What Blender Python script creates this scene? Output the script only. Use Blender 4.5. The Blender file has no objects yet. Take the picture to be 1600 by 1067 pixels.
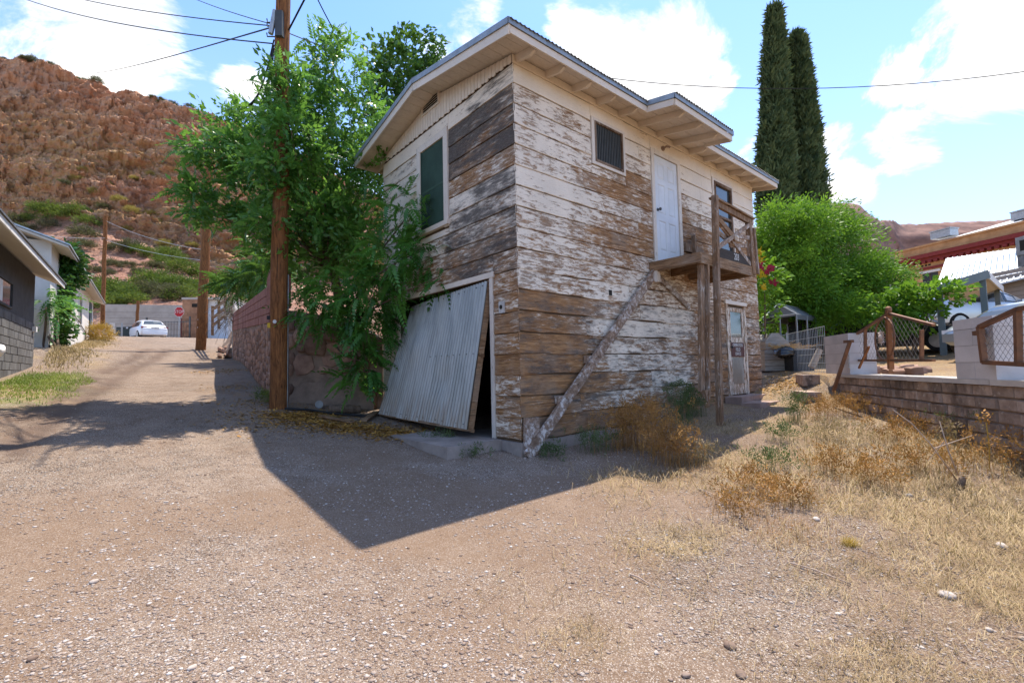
import bpy, math, random
import numpy as np
from mathutils import Vector, Matrix

S = bpy.context.scene
# ---------------------------------------------------------------- camera
F_PX = 733.0                       # focal length in pixels of a 1600 px wide picture
YAW, PITCH, ROLL = 0.86837, 0.05861, -0.02207
CAM = np.array([-4.178, -4.783, 0.957])
FW = np.array([math.cos(YAW) * math.cos(PITCH), math.sin(YAW) * math.cos(PITCH), math.sin(PITCH)])
_r = np.array([math.sin(YAW), -math.cos(YAW), 0.0]); _u = np.cross(_r, FW)
RT = _r * math.cos(ROLL) + _u * math.sin(ROLL)
UP = -_r * math.sin(ROLL) + _u * math.cos(ROLL)
cd = bpy.data.cameras.new('camera'); cam = bpy.data.objects.new('camera', cd); S.collection.objects.link(cam)
cd.sensor_width = 36; cd.lens = F_PX / 1600 * 36; cd.clip_start = 0.05; cd.clip_end = 3000
cam.matrix_world = Matrix(((RT[0], UP[0], -FW[0], CAM[0]), (RT[1], UP[1], -FW[1], CAM[1]), (RT[2], UP[2], -FW[2], CAM[2]), (0, 0, 0, 1)))
S.camera = cam

def at(px, py, d):
    """world point seen at a photo pixel, d metres in front of the camera"""
    return CAM + (FW * F_PX + RT * (px - 800) - UP * (py - 533.5)) * d / F_PX

# ---------------------------------------------------------------- sky and sun
SUN_DIR = Vector((2.35, 0.88, 5.85)).normalized()
S.view_settings.view_transform = 'Standard'; S.view_settings.look = 'None'
S.view_settings.exposure = 1.6; S.view_settings.gamma = 1.0; S.view_settings.use_curve_mapping = False
sd = bpy.data.lights.new('sun', 'SUN'); sun = bpy.data.objects.new('sun', sd); S.collection.objects.link(sun)
sd.energy = 2.6; sd.angle = math.radians(0.53); sd.color = (1.0, 0.91, 0.78)
sun.rotation_euler = (-SUN_DIR).to_track_quat('-Z', 'Y').to_euler()
sun.location = (20, 8, 50)

W = bpy.data.worlds.new('World'); S.world = W; W.use_nodes = True
nt = W.node_tree; nt.nodes.clear()
class G:
    """tiny node helper"""
    def __init__(s, nt): s.nt = nt
    def n(s, t, **kw):
        nd = s.nt.nodes.new(t)
        for k, v in kw.items():
            setattr(nd, k, v)
        return nd
    def put(s, sock, v):
        if v is None: return
        if isinstance(v, bpy.types.NodeSocket): s.nt.links.new(v, sock)
        else:
            if isinstance(v, (tuple, list)) and len(v) == 3 and sock.type == 'RGBA': v = (*v, 1)
            sock.default_value = v
    def math(s, op, a, b=None, c=None, clamp=False):
        nd = s.n('ShaderNodeMath', operation=op, use_clamp=clamp)
        s.put(nd.inputs[0], a); s.put(nd.inputs[1], b); s.put(nd.inputs[2], c); return nd.outputs[0]
    def vmath(s, op, a, b=None):
        nd = s.n('ShaderNodeVectorMath', operation=op); s.put(nd.inputs[0], a); s.put(nd.inputs[1], b)
        return nd.outputs['Value'] if op in ('DOT_PRODUCT', 'LENGTH') else nd.outputs[0]
    def scale(s, v, k):
        return s.vmath('MULTIPLY', v, k)
    def noise(s, vec, sc=5.0, det=4.0, rough=0.55, dist=0.0, out=0):
        nd = s.n('ShaderNodeTexNoise'); s.put(nd.inputs['Vector'], vec)
        nd.inputs['Scale'].default_value = sc; nd.inputs['Detail'].default_value = det
        nd.inputs['Roughness'].default_value = rough; nd.inputs['Distortion'].default_value = dist
        return nd.outputs[out]
    def voro(s, vec, sc, out='Distance', feature='F1', rnd=1.0):
        nd = s.n('ShaderNodeTexVoronoi', feature=feature); s.put(nd.inputs['Vector'], vec)
        nd.inputs['Scale'].default_value = sc; nd.inputs['Randomness'].default_value = rnd
        return nd.outputs[out]
    def ramp(s, x, a, b, lo=0.0, hi=1.0, smooth=True):
        nd = s.n('ShaderNodeMapRange'); nd.interpolation_type = 'SMOOTHSTEP' if smooth else 'LINEAR'
        s.put(nd.inputs[0], x); s.put(nd.inputs[1], a); s.put(nd.inputs[2], b); s.put(nd.inputs[3], lo); s.put(nd.inputs[4], hi)
        return nd.outputs[0]
    def mix(s, f, a, b, mode='MIX'):
        nd = s.n('ShaderNodeMix', data_type='RGBA', blend_type=mode)
        s.put(nd.inputs[0], f); s.put(nd.inputs[6], a); s.put(nd.inputs[7], b); return nd.outputs[2]
    def cramp(s, x, stops):
        nd = s.n('ShaderNodeValToRGB'); s.put(nd.inputs[0], x); e = nd.color_ramp.elements
        while len(e) < len(stops): e.new(0.5)
        for el, (p, c) in zip(e, stops): el.position = p; el.color = (*c, 1)
        return nd.outputs[0]
    def xyz(s, v):
        nd = s.n('ShaderNodeSeparateXYZ'); s.put(nd.inputs[0], v); return nd.outputs
    def comb(s, x, y, z):
        nd = s.n('ShaderNodeCombineXYZ'); s.put(nd.inputs[0], x); s.put(nd.inputs[1], y); s.put(nd.inputs[2], z); return nd.outputs[0]
    def bump(s, h, strength=0.5, dist=0.02):
        nd = s.n('ShaderNodeBump'); nd.inputs['Strength'].default_value = strength; nd.inputs['Distance'].default_value = dist
        s.put(nd.inputs['Height'], h); return nd.outputs[0]
    def attr(s, name, typ='GEOMETRY', out='Fac'):
        nd = s.n('ShaderNodeAttribute', attribute_name=name, attribute_type=typ); return nd.outputs[out]
g = G(nt)
SKY_STRENGTH = 0.15
sky = g.n('ShaderNodeTexSky', sky_type='NISHITA', sun_disc=False)
sky.sun_elevation = math.asin(SUN_DIR.z)
sky.sun_rotation = math.atan2(SUN_DIR.x, SUN_DIR.y)      # measured from +Y towards +X
sky.altitude = 1100; sky.air_density = 1.0; sky.dust_density = 0.7; sky.ozone_density = 1.6
tc = g.n('ShaderNodeTexCoord').outputs['Generated']
dx, dy, dz = g.xyz(tc)
den = g.math('ADD', g.math('MAXIMUM', dz, 0.0), 0.32)
pv = g.comb(g.math('DIVIDE', dx, den), g.math('DIVIDE', dy, den), 0.0)
nz = g.noise(pv, 2.6, 8, 0.64, 0.45)
nz2 = g.noise(pv, 0.8, 2, 0.5)
blob = None
# drifting cumulus: direction (as seen in the photograph), angular size, weight
for (bx, by, ang, amp) in [(60, 55, 11, .30), (170, 35, 8, .26), (175, 100, 6, .2), (740, 20, 5, .28), (690, 60, 4, .2), (960, 70, 7, .30), (1040, 95, 8, .30), (1100, 140, 5, .26),
                           (900, 15, 5, .24), (1560, 50, 9, .30), (1530, 95, 6, .28), (1413, 108, 4, .27), (1418, 225, 4, .28), (1285, 232, 3.2, .24), (1315, 290, 4, .27), (400, 150, 4.5, .2), (520, 60, 3.5, .18), (1155, 225, 3, .2), (120, -160, 10, .3), (1300, -220, 12, .3), (-300, 60, 12, .3), (1900, 160, 10, .3), (700, -250, 9, .28)]:
    d = at(bx, by, 1.0) - CAM; d = d / np.linalg.norm(d)
    dt = g.vmath('DOT_PRODUCT', tc, tuple(d))
    m = g.ramp(dt, math.cos(math.radians(ang)), 1.0, 0.0, amp)
    blob = m if blob is None else g.math('MAXIMUM', blob, m)
# the half of the sky behind the camera carries the same scattered cloud
back = g.math('MULTIPLY', g.ramp(g.vmath('DOT_PRODUCT', tc, tuple(FW)), 0.35, -0.1), g.ramp(nz2, 0.45, 0.7, 0, 0.26))
cl = g.math('ADD', g.math('MULTIPLY_ADD', nz, 1.55, -0.275), g.math('MAXIMUM', blob, back))
cov = g.ramp(cl, 0.64, 0.82)
cov = g.math('MULTIPLY', cov, g.ramp(dz, 0.0, 0.10))
shade = g.ramp(g.noise(pv, 5.5, 4, 0.6), 0.35, 0.7)
ccol = g.mix(shade, (2.6, 2.65, 2.8), (3.8, 3.7, 3.55))
skyc = g.mix(1.0, sky.outputs[0], (0.60, 0.71, 0.85), 'MULTIPLY')
haz = g.ramp(dz, 0.0, 0.60, 0.50, 0.0, False)
skyc = g.mix(haz, skyc, (2.35, 2.6, 3.1))
fin = g.mix(cov, skyc, ccol)
bg = g.n('ShaderNodeBackground'); bg.inputs[1].default_value = SKY_STRENGTH
g.put(bg.inputs[0], fin)
wo = g.n('ShaderNodeOutputWorld'); nt.links.new(bg.outputs[0], wo.inputs[0])
S.cycles.max_bounces = 5; S.cycles.diffuse_bounces = 3; S.cycles.glossy_bounces = 2; S.cycles.transmission_bounces = 4
S.cycles.transparent_max_bounces = 6; S.cycles.use_denoising = True; S.cycles.caustics_reflective = False; S.cycles.caustics_refractive = False
S.cycles.sample_clamp_indirect = 6.0

# ---------------------------------------------------------------- helpers
COL = S.collection
rng = np.random.default_rng(7); random.seed(7)

def tag(o, label=None, cat=None, group=None, kind=None):
    if label: o['label'] = label
    if cat: o['category'] = cat
    if group: o['group'] = group
    if kind: o['kind'] = kind
    return o
def empty(name, loc=(0, 0, 0), label=None, cat=None, group=None, rz=0.0):
    o = bpy.data.objects.new(name, None); COL.objects.link(o); o.location = tuple(float(c) for c in loc); o.rotation_euler = (0, 0, rz)
    o.empty_display_size = 0.2
    return tag(o, label, cat, group)
def link(name, me, mat=None, parent=None):
    o = bpy.data.objects.new(name, me); COL.objects.link(o)
    if mat is not None and not me.materials: me.materials.append(mat)
    if parent is not None:
        o.parent = parent
        # geometry is written in world coordinates unless the parent is a prototype at the origin
        if parent.get('_w', 0): o.matrix_parent_inverse = parent_inv(parent)
    return o
def parent_inv(p):
    m = Matrix.LocRotScale(p.location, p.rotation_euler, p.scale)
    if p.parent is not None: m = p.parent.matrix_parent_inverse.inverted() @ Matrix.Identity(4) if False else parent_world(p)
    return m.inverted()
def parent_world(p):
    m = Matrix.LocRotScale(p.location, p.rotation_euler, p.scale)
    if p.parent is None: return m
    return parent_world(p.parent) @ p.matrix_parent_inverse @ m
def wroot(name, loc, label=None, cat=None, group=None):
    """a thing whose parts are written in world coordinates"""
    o = empty(name, loc, label, cat, group); o['_w'] = 1; return o
def npmesh(name, v, f, smooth=False, attrs=None):
    v = np.ascontiguousarray(v, dtype=np.float32); f = np.ascontiguousarray(f, dtype=np.int32)
    me = bpy.data.meshes.new(name); k = f.shape[1]
    me.vertices.add(len(v)); me.vertices.foreach_set('co', v.ravel())
    me.loops.add(f.size); me.loops.foreach_set('vertex_index', f.ravel())
    me.polygons.add(len(f)); me.polygons.foreach_set('loop_start', np.arange(0, f.size, k, dtype=np.int32))
    try: me.polygons.foreach_set('loop_total', np.full(len(f), k, dtype=np.int32))
    except Exception: pass
    if smooth: me.polygons.foreach_set('use_smooth', np.ones(len(f), dtype=bool))
    for an, av in (attrs or {}).items():
        a = me.attributes.new(an, 'FLOAT', 'POINT'); a.data.foreach_set('value', np.ascontiguousarray(av, dtype=np.float32))
    me.update(calc_edges=True); return me
class B:
    def __init__(s): s.v = []; s.f = []; s.a = []
    def add(s, vs, fs, a=None):
        o = len(s.v); s.v += [tuple(float(c) for c in p) for p in vs]; s.f += [tuple(i + o for i in q) for q in fs]
        if a is not None: s.a += list(a)
        return s
    def box(s, x0, x1, y0, y1, z0, z1):
        return s.add([(x0, y0, z0), (x1, y0, z0), (x1, y1, z0), (x0, y1, z0), (x0, y0, z1), (x1, y0, z1), (x1, y1, z1), (x0, y1, z1)],
                     [(3, 2, 1, 0), (4, 5, 6, 7), (0, 1, 5, 4), (1, 2, 6, 5), (2, 3, 7, 6), (3, 0, 4, 7)])
    def obox(s, c, ax, ay, az):
        """oriented box: centre and three half-axis vectors"""
        c, ax, ay, az = [np.array(q, float) for q in (c, ax, ay, az)]
        vs = [c + i * ax + j * ay + k * az for k in (-1, 1) for j in (-1, 1) for i in (-1, 1)]
        return s.add(vs, [(0, 2, 3, 1), (4, 5, 7, 6), (0, 1, 5, 4), (1, 3, 7, 5), (3, 2, 6, 7), (2, 0, 4, 6)])
    def beam(s, p, q, w, h, up=(0, 0, 1)):
        p = np.array(p, float); q = np.array(q, float); d = q - p; L = np.linalg.norm(d); d = d / L
        a = np.cross(up, d); n = np.linalg.norm(a)
        if n < 1e-5: a = np.cross((1, 0, 0), d); n = np.linalg.norm(a)
        a = a / n; b = np.cross(d, a)
        return s.obox((p + q) / 2, d * L / 2, a * w / 2, b * h / 2)
    def tube(s, pts, r, n=8, cap=True):
        pts = [np.array(p, float) for p in pts]; m = len(pts)
        rs = r if isinstance(r, (list, tuple, np.ndarray)) else [r] * m
        vs = []; ref = None
        for i, p in enumerate(pts):
            d = pts[min(i + 1, m - 1)] - pts[max(i - 1, 0)]; d = d / (np.linalg.norm(d) + 1e-9)
            if ref is None: ref = np.array((1, 0, 0.)) if abs(d[0]) < .8 else np.array((0, 1., 0))
            a = ref - d * (ref @ d); a /= np.linalg.norm(a) + 1e-9; ref = a; b = np.cross(d, a)
            for k in range(n):
                t = 2 * math.pi * k / n; vs.append(p + (a * math.cos(t) + b * math.sin(t)) * rs[i])
        fs = [(i * n + k, i * n + (k + 1) % n, (i + 1) * n + (k + 1) % n, (i + 1) * n + k) for i in range(m - 1) for k in range(n)]
        if cap: fs += [tuple(range(n - 1, -1, -1)), tuple(range((m - 1) * n, m * n))]
        return s.add(vs, fs)
    def prism(s, pts, vec):
        n = len(pts); vec = np.array(vec, float); p = [np.array(q, float) for q in pts]
        return s.add(p + [q + vec for q in p], [tuple(range(n - 1, -1, -1)), tuple(range(n, 2 * n))] + [(i, (i + 1) % n, (i + 1) % n + n, i + n) for i in range(n)])
    def build(s, name, mat=None, parent=None, smooth=False, attr=None):
        me = bpy.data.meshes.new(name); me.from_pydata(s.v, [], s.f)
        if smooth:
            me.polygons.foreach_set('use_smooth', np.ones(len(me.polygons), dtype=bool))
        if s.a:
            for k, an in enumerate(attr):
                a = me.attributes.new(an, 'FLOAT', 'POINT'); a.data.foreach_set('value', [q[k] for q in s.a])
        me.update(); return link(name, me, mat, parent)
def sm(o, ang=40):
    me = o.data; me.polygons.foreach_set('use_smooth', np.ones(len(me.polygons), dtype=bool))
    try: me.set_sharp_from_angle(angle=math.radians(ang))
    except Exception: pass
    return o

def _h(ix, iy, iz):
    n = (ix.astype(np.int64) * 374761393 + iy.astype(np.int64) * 668265263 + iz.astype(np.int64) * 2147483647) & 0xffffffff
    n = ((n ^ (n >> 13)) * 1274126177) & 0xffffffff
    return ((n ^ (n >> 16)) & 0xffff) / 65535.0
def vnoise(x, y, z=0.0):
    x = np.asarray(x, float); y = np.asarray(y, float); z = np.asarray(z, float) + np.zeros_like(x)
    ix, iy, iz = np.floor(x), np.floor(y), np.floor(z); fx, fy, fz = x - ix, y - iy, z - iz
    fx, fy, fz = [t * t * (3 - 2 * t) for t in (fx, fy, fz)]
    r = 0
    for a in (0, 1):
        for b in (0, 1):
            for c in (0, 1):
                r = r + _h(ix + a, iy + b, iz + c) * (fx if a else 1 - fx) * (fy if b else 1 - fy) * (fz if c else 1 - fz)
    return r
def fbm(x, y, z=0.0, o=5, rough=0.5):
    r = 0; amp = 1.0; tot = 0
    for k in range(o):
        r = r + amp * vnoise(np.asarray(x) * 2 ** k + 17 * k, np.asarray(y) * 2 ** k + 31 * k, np.asarray(z) * 2 ** k + 7 * k); tot += amp; amp *= rough
    return r / tot
def sstep(a, b, x):
    t = np.clip((x - a) / (b - a), 0, 1); return t * t * (3 - 2 * t)

# ---------------------------------------------------------------- materials
MATS = {}
def newmat(name):
    m = bpy.data.materials.new(name); m.use_nodes = True; nt = m.node_tree; nt.nodes.clear()
    g = G(nt); out = g.n('ShaderNodeOutputMaterial'); bs = g.n('ShaderNodeBsdfPrincipled'); nt.links.new(bs.outputs[0], out.inputs[0])
    MATS[name] = m; return m, g, bs, out
def plain(name, col, rough=0.7, metal=0.0, var=0.25, sc=6.0, bump=0.15, bsc=40.0, stretch=(1, 1, 1), col2=None, spec=0.3, objrand=0.0):
    m, g, bs, out = newmat(name); co = g.n('ShaderNodeTexCoord').outputs['Object']
    v = g.scale(co, stretch); oi = g.n('ShaderNodeObjectInfo')
    v = g.vmath('ADD', v, g.scale(g.comb(oi.outputs['Random'], oi.outputs['Random'], oi.outputs['Random']), (13, 29, 41)))
    f = g.ramp(g.noise(v, sc, 6, 0.62), 0.3, 0.7)
    c2 = col2 or tuple(c * (1 - var) for c in col)
    c = g.mix(f, c2, col)
    if objrand:
        c = g.mix(1.0, c, g.cramp(oi.outputs['Random'], [(0, (1 - objrand,) * 3), (1, (1 + objrand,) * 3)]), 'MULTIPLY')
    g.put(bs.inputs['Base Color'], c); bs.inputs['Roughness'].default_value = rough; bs.inputs['Metallic'].default_value = metal
    bs.inputs['Specular IOR Level'].default_value = spec
    if bump: g.put(bs.inputs['Normal'], g.bump(g.noise(v, bsc, 4, 0.6), bump, 0.01))
    return m
def leafmat(name, c1, c2, rough=0.4, trans=0.35, spec=0.4, sc=1.2):
    m, g, bs, out = newmat(name); co = g.n('ShaderNodeTexCoord').outputs['Object']
    f = g.ramp(g.noise(co, sc, 3, 0.6), 0.35, 0.65)
    rn = g.attr('tone'); f = g.math('ADD', g.math('MULTIPLY', f, 0.55), g.math('MULTIPLY', rn, 0.5), clamp=True)
    c = g.mix(f, c1, c2); g.put(bs.inputs['Base Color'], c); bs.inputs['Roughness'].default_value = rough
    bs.inputs['Specular IOR Level'].default_value = spec
    tr = g.n('ShaderNodeBsdfTranslucent'); g.put(tr.inputs[0], g.mix(0.5, c, (0.35, 0.5, 0.05), 'MULTIPLY')); g.put(tr.inputs[0], g.mix(0.35, c, (0.22, 0.34, 0.03)))
    mx = g.n('ShaderNodeMixShader'); mx.inputs[0].default_value = trans
    g.nt.links.new(bs.outputs[0], mx.inputs[1]); g.nt.links.new(tr.outputs[0], mx.inputs[2]); g.nt.links.new(mx.outputs[0], out.inputs[0])
    return m

def wood_paint(name, paint_c=(0.83, 0.725, 0.595), wa=(0.17, 0.078, 0.031), wb=(0.41, 0.22, 0.095), gr=(0.27, 0.20, 0.145), vertical=False, default_paint=None, iso=False):
    """weathered board with flaking paint; 'paint' and 'dark' vary along each board"""
    m, g, bs, out = newmat(name); co = g.n('ShaderNodeTexCoord').outputs['Object']; oi = g.n('ShaderNodeObjectInfo').outputs['Random']
    off = g.comb(g.math('MULTIPLY', oi, 31.0), g.math('MULTIPLY', oi, 17.0), g.math('MULTIPLY', oi, 53.0))
    p = g.vmath('ADD', co, off)
    al = (1, 1, 1) if False else None
    st = (9, 9, 0.9) if vertical else (0.9, 0.9, 9)
    if iso: st = (3.5, 3.5, 3.5)
    grain = g.noise(g.scale(p, st), 4.0, 8, 0.68, 0.4)
    fine = g.noise(g.scale(p, tuple(q * 2.2 for q in st)), 9.0, 5, 0.7)
    wood = g.mix(g.ramp(grain, 0.33, 0.66), wa, wb)
    wood = g.mix(g.ramp(g.noise(g.scale(p, (1, 1, 1)), 1.7, 4, 0.6), 0.45, 0.65, 0, 0.6), wood, gr)
    wood = g.mix(g.ramp(fine, 0.42, 0.30, 0, 0.75), wood, (0.055, 0.032, 0.02))
    crk = g.noise(g.scale(p, tuple(q * (3.0 if q > 2 else .55) for q in st)), 3.0, 3, 0.5, 0.6)
    wood = g.mix(g.ramp(crk, 0.63, 0.67, 0, 0.85), wood, (0.03, 0.02, 0.014))
    pa = g.attr('paint') if default_paint is None else default_paint
    dk = g.attr('dark') if default_paint is None else 0.0
    st2 = (8.5, 8.5, 1.9) if vertical else (1.9, 1.9, 8.5)
    if iso: st2 = (3.2, 3.2, 3.2)
    fl = g.math('ADD', g.math('MULTIPLY', g.noise(g.scale(p, st2), 2.6, 10, 0.76, 0.5), 0.62), g.math('MULTIPLY', grain, 0.20)); fl = g.math('ADD', fl, g.math('MULTIPLY', g.noise(co, 1.5, 4, 0.6), 0.18))
    th = g.math('SUBTRACT', 0.70, g.math('MULTIPLY', pa, 0.40))
    mask = g.ramp(fl, g.math('SUBTRACT', th, 0.012), g.math('ADD', th, 0.018))
    thin = g.ramp(fl, g.math('SUBTRACT', th, 0.07), th, 0, 0.35)
    pc = g.mix(g.ramp(g.noise(co, 1.3, 5, 0.6), 0.3, 0.7), tuple(c * 0.86 for c in paint_c), paint_c)
    pc = g.mix(g.ramp(fine, 0.5, 0.35, 0, 0.35), pc, (0.45, 0.36, 0.27))
    c = g.mix(g.math('MAXIMUM', mask, thin), wood, pc)
    dn = g.math('ADD', g.math('MULTIPLY', g.noise(g.scale(p, st2), 1.1, 7, 0.68), 0.7), g.math('MULTIPLY', grain, 0.3))
    th2 = g.math('SUBTRACT', 0.76, g.math('MULTIPLY', dk, 0.46))
    dm = g.ramp(dn, g.math('SUBTRACT', th2, 0.10), g.math('ADD', th2, 0.10), 0, 0.92)
    dcol = g.mix(g.ramp(fine, 0.35, 0.7), (0.035, 0.03, 0.027), (0.15, 0.13, 0.115))
    c = g.mix(g.math('MULTIPLY', dm, g.ramp(dk, 0.0, 0.15)) if default_paint is None else 0.0, c, dcol)
    g.put(bs.inputs['Base Color'], c); bs.inputs['Roughness'].default_value = 0.82; bs.inputs['Specular IOR Level'].default_value = 0.2
    h = g.math('ADD', g.math('MULTIPLY', mask, 0.5), g.math('MULTIPLY', grain, 0.9)); h = g.math('ADD', h, g.math('MULTIPLY', fine, 0.35))
    g.put(bs.inputs['Normal'], g.bump(h, 0.55, 0.012))
    return m
# ================================================================ ground, hillside, mesa
LOW = np.array([(-4.2, -4.8, -.45), (-2.7, -1.2, -.34), (0, -.3, -.23), (.6, -.25, -.22), (1.6, -.3, -.13), (3.45, -.92, -.02), (5, -.4, .08), (5.3, -1.3, .02), (0.1, .2, -.14), (-.3, 2, -.03),
    (-.35, 4, .14), (-1.8, 4.8, .33), (-1.7, 5.9, .42), (-.7, 4.6, .24), (0, 20.4, 1.68), (-2.4, 39.4, 3.92), (-5.3, 39.2, 3.85), (-.5, 39.1, 3.95), (-6, 15, 1.35), (-5.9, 18.2, 2.1), (-5.9, 35.5, 3.75), (-2.5, 18, 1.52), (-4.2, 18, 1.62), (-4.6, 30, 2.95),
    (-.87, 23.8, 2.3), (-6, 9.5, .9), (-6, 5, .5), (-3.3, 9.5, .72), (-3, 28, 2.65), (-.2, -2, -.33), (2, -2.2, -.24), (.8, -3.8, -.34), (3.3, -3.2, -.14), (4.2, -3.9, -.08), (5.4, -2.5, .0), (6.2, -1.9, .1), (6.6, -1.0, .1), (5.6, -.3, .1), (6.0, 0, .15), (7.0, -.3, .28), (7.7, .4, .3),
    (7.4, -1.1, .42), (8.2, -.5, .62), (7.6, -1.4, .64), (9.4, .4, .74), (8.6, .6, .6), (-8, -4, -.3), (-10, 5, .35), (-14, 15, 1.3), (-8, -12, -.6), (3, -12, -.3), (3, -5.5, -.2), (-14, -6, -.4), (-3, -2.6, -.38),
    (0, 45, 4.05), (-8, 45, 4.05), (6, 43, 4.2), (3, 12, 1.6), (8, 9, 1.4), (6, 25, 2.6), (-20, 60, 5), (30, 60, 6), (-40, 30, 3), (-40, -30, -1), (60, 40, 6), (20, 20, 2.5), (0, 80, 6)])
UPR = np.array([(6.9, -1.8, .70), (3.9, -3.9, .70), (2, -6, .68), (8, -3, .72), (9.5, .5, .75), (12, -1, .82), (13, 2, .85), (12, -5, 1.0), (19, -2.5, 1.75), (17, 0, 1.4), (19, -9, 1.9), (45, 0, 4), (45, -22, 4), (30, -3, 2.8), (12, 8, 1.2), (25, 12, 2.4), (80, 0, 5), (80, 60, 6), (40, 40, 5), (60, -60, 4), (6, -14, .4)])
def rbf(P):
    P = np.array(P); d = np.linalg.norm(P[:, None, :2] - P[None, :, :2], axis=2); n = len(P)
    A = np.zeros((n + 1, n + 1)); A[:n, :n] = -d - 0.02 * np.eye(n) * 0; A[:n, n] = 1; A[n, :n] = 1
    b = np.append(P[:, 2], 0); w = np.linalg.solve(A, b)
    def f(x, y):
        x = np.asarray(x, float); y = np.asarray(y, float); r = np.full(x.shape, w[n])
        for k in range(n):
            r = r - w[k] * np.sqrt((x - P[k, 0]) ** 2 + (y - P[k, 1]) ** 2 + 0.09)
        return np.clip(r, -2, 9)
    return f
_lo, _up = rbf(LOW), rbf(UPR)
WA = np.array([6.9, -1.8]); WU = np.array([-.82, -.573]) / math.hypot(.82, .573); WN = np.array([-WU[1], WU[0]])
if WN @ (WA - CAM[:2]) < 0: WN = -WN
def gpl(px, py):
    d = FW * F_PX + RT * (px - 800) - UP * (py - 533.5); t_ = np.geomspace(1.2 / F_PX, 60 / F_PX, 2500); P = CAM + d * t_[:, None]; k = np.argmax(P[:, 2] < _lo(P[:, 0], P[:, 1])); return P[k]
RUTS = [np.array([gpl(*q)[:2] for q in ln]) for ln in (((262, 545), (225, 568), (180, 592), (120, 628), (60, 668), (0, 715)), ((232, 545), (196, 566), (150, 590), (90, 622), (20, 660)))]
def rut_d(x, y):
    best = np.full(np.shape(x), 99.)
    for ln in RUTS:
        for a, b in zip(ln[:-1], ln[1:]):
            v = b - a; t = np.clip(((x - a[0]) * v[0] + (y - a[1]) * v[1]) / (v @ v), 0, 1); best = np.minimum(best, np.hypot(x - a[0] - v[0] * t, y - a[1] - v[1] * t))
    return best
def gz(x, y):
    x = np.asarray(x, float); y = np.asarray(y, float)
    s = (x - WA[0]) * WN[0] + (y - WA[1]) * WN[1]
    k = sstep(0.06, 0.24, s)
    z = _lo(x, y) * (1 - k) + _up(x, y) * k
    d = np.hypot(x - CAM[0], y - CAM[1])
    z = z + (fbm(x * .9, y * .9, 1.3, 3) - .5) * .05 * np.clip(d / 3, .3, 1) + (fbm(x * 6, y * 6, 3.1, 3) - .5) * .012
    z = z - .03 * np.exp(-(rut_d(x, y) / .13) ** 2)      # two shallow wheel ruts up the lane
    return z
def gz1(x, y): return float(gz(np.array([x]), np.array([y]))[0])

def road_zone(x, y):
    """0 on bare lane gravel, 1 on the overgrown right-hand lot"""
    s = x * .62 - y * .79            # grows towards the right of the picture
    return sstep(.5, 2.7, s + (fbm(x * .8, y * .8, 9.0, 4) - .5) * 3.2)

m_ground, g, bs, out = newmat('gravel_ground')
co = g.n('ShaderNodeTexCoord').outputs['Object']
straw = g.attr('straw'); dirt = g.attr('dirt'); green = g.attr('green'); leafy = g.attr('leafy'); lot = g.attr('lot')
flat = g.scale(co, (1, 1, .4))
big = g.noise(flat, 0.55, 5, 0.6); mid = g.noise(flat, 3.5, 5, 0.65); fine = g.noise(flat, 38, 4, 0.75)
peb = g.voro(flat, 34, 'Color'); pd = g.voro(flat, 34, 'Distance'); peb2 = g.voro(flat, 85, 'Color'); pd2 = g.voro(flat, 85, 'Distance')
sep = g.n('ShaderNodeSeparateColor'); g.put(sep.inputs[0], peb); sp2 = g.n('ShaderNodeSeparateColor'); g.put(sp2.inputs[0], peb2)
stone = g.cramp(sep.outputs[0], [(0, (.17, .115, .085)), (.35, (.29, .222, .175)), (.65, (.39, .32, .265)), (.9, (.52, .465, .41)), (1, (.66, .63, .59))])
stone2 = g.cramp(sp2.outputs[1], [(0, (.13, .088, .062)), (.5, (.30, .228, .178)), (1, (.54, .47, .40))])
soil = g.mix(g.ramp(mid, .35, .65), (.185, .125, .083), (.275, .202, .146))
soil = g.mix(g.math('MULTIPLY', lot, g.ramp(mid, .3, .6, .35, .9)), soil, (.135, .088, .055))
soil = g.mix(g.ramp(fine, .35, .7, 0, .5), soil, (.125, .08, .055))
cover = g.ramp(g.math('ADD', big, g.math('MULTIPLY', mid, .4)), .58, .80)
cover = g.math('MULTIPLY', g.math('SUBTRACT', 1.0, cover), g.math('SUBTRACT', 1.0, dirt), clamp=True)
has1 = g.math('MULTIPLY', g.ramp(sep.outputs[2], .42, .5), g.math('MULTIPLY', cover, g.ramp(pd, .42, .3)))
has2 = g.math('MULTIPLY', g.ramp(sp2.outputs[2], .25, .35), g.math('ADD', g.math('MULTIPLY', cover, .75), .22))
has2 = g.math('MULTIPLY', has2, g.ramp(pd2, .5, .38))
p3 = g.n('ShaderNodeSeparateColor'); g.put(p3.inputs[0], g.voro(flat, 190, 'Color'))
c = g.mix(g.ramp(p3.outputs[0], .40, .75, 0, .8), soil, g.cramp(p3.outputs[1], [(0, (.06, .042, .032)), (.5, (.27, .205, .16)), (1, (.64, .58, .51))]))
c = g.mix(has2, c, stone2); c = g.mix(has1, c, stone)
sn = g.noise(g.scale(co, (3.2, 1.6, 1)), 14, 6, .75, 1.5)
c = g.mix(g.math('MULTIPLY', straw, g.ramp(sn, .42, .58)), c, g.mix(g.ramp(sn, .5, .7), (.40, .27, .115), (.56, .42, .21)))
c = g.mix(g.math('MULTIPLY', leafy, g.ramp(g.voro(flat, 22, 'Distance'), .5, .2)), c, g.mix(g.ramp(g.noise(flat, 30, 2), .4, .6), (.30, .13, .03), (.55, .30, .07)))
c = g.mix(g.math('MULTIPLY', green, g.ramp(g.noise(flat, 9, 5, .7), .40, .6)), c, (.10, .17, .03))
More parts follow.
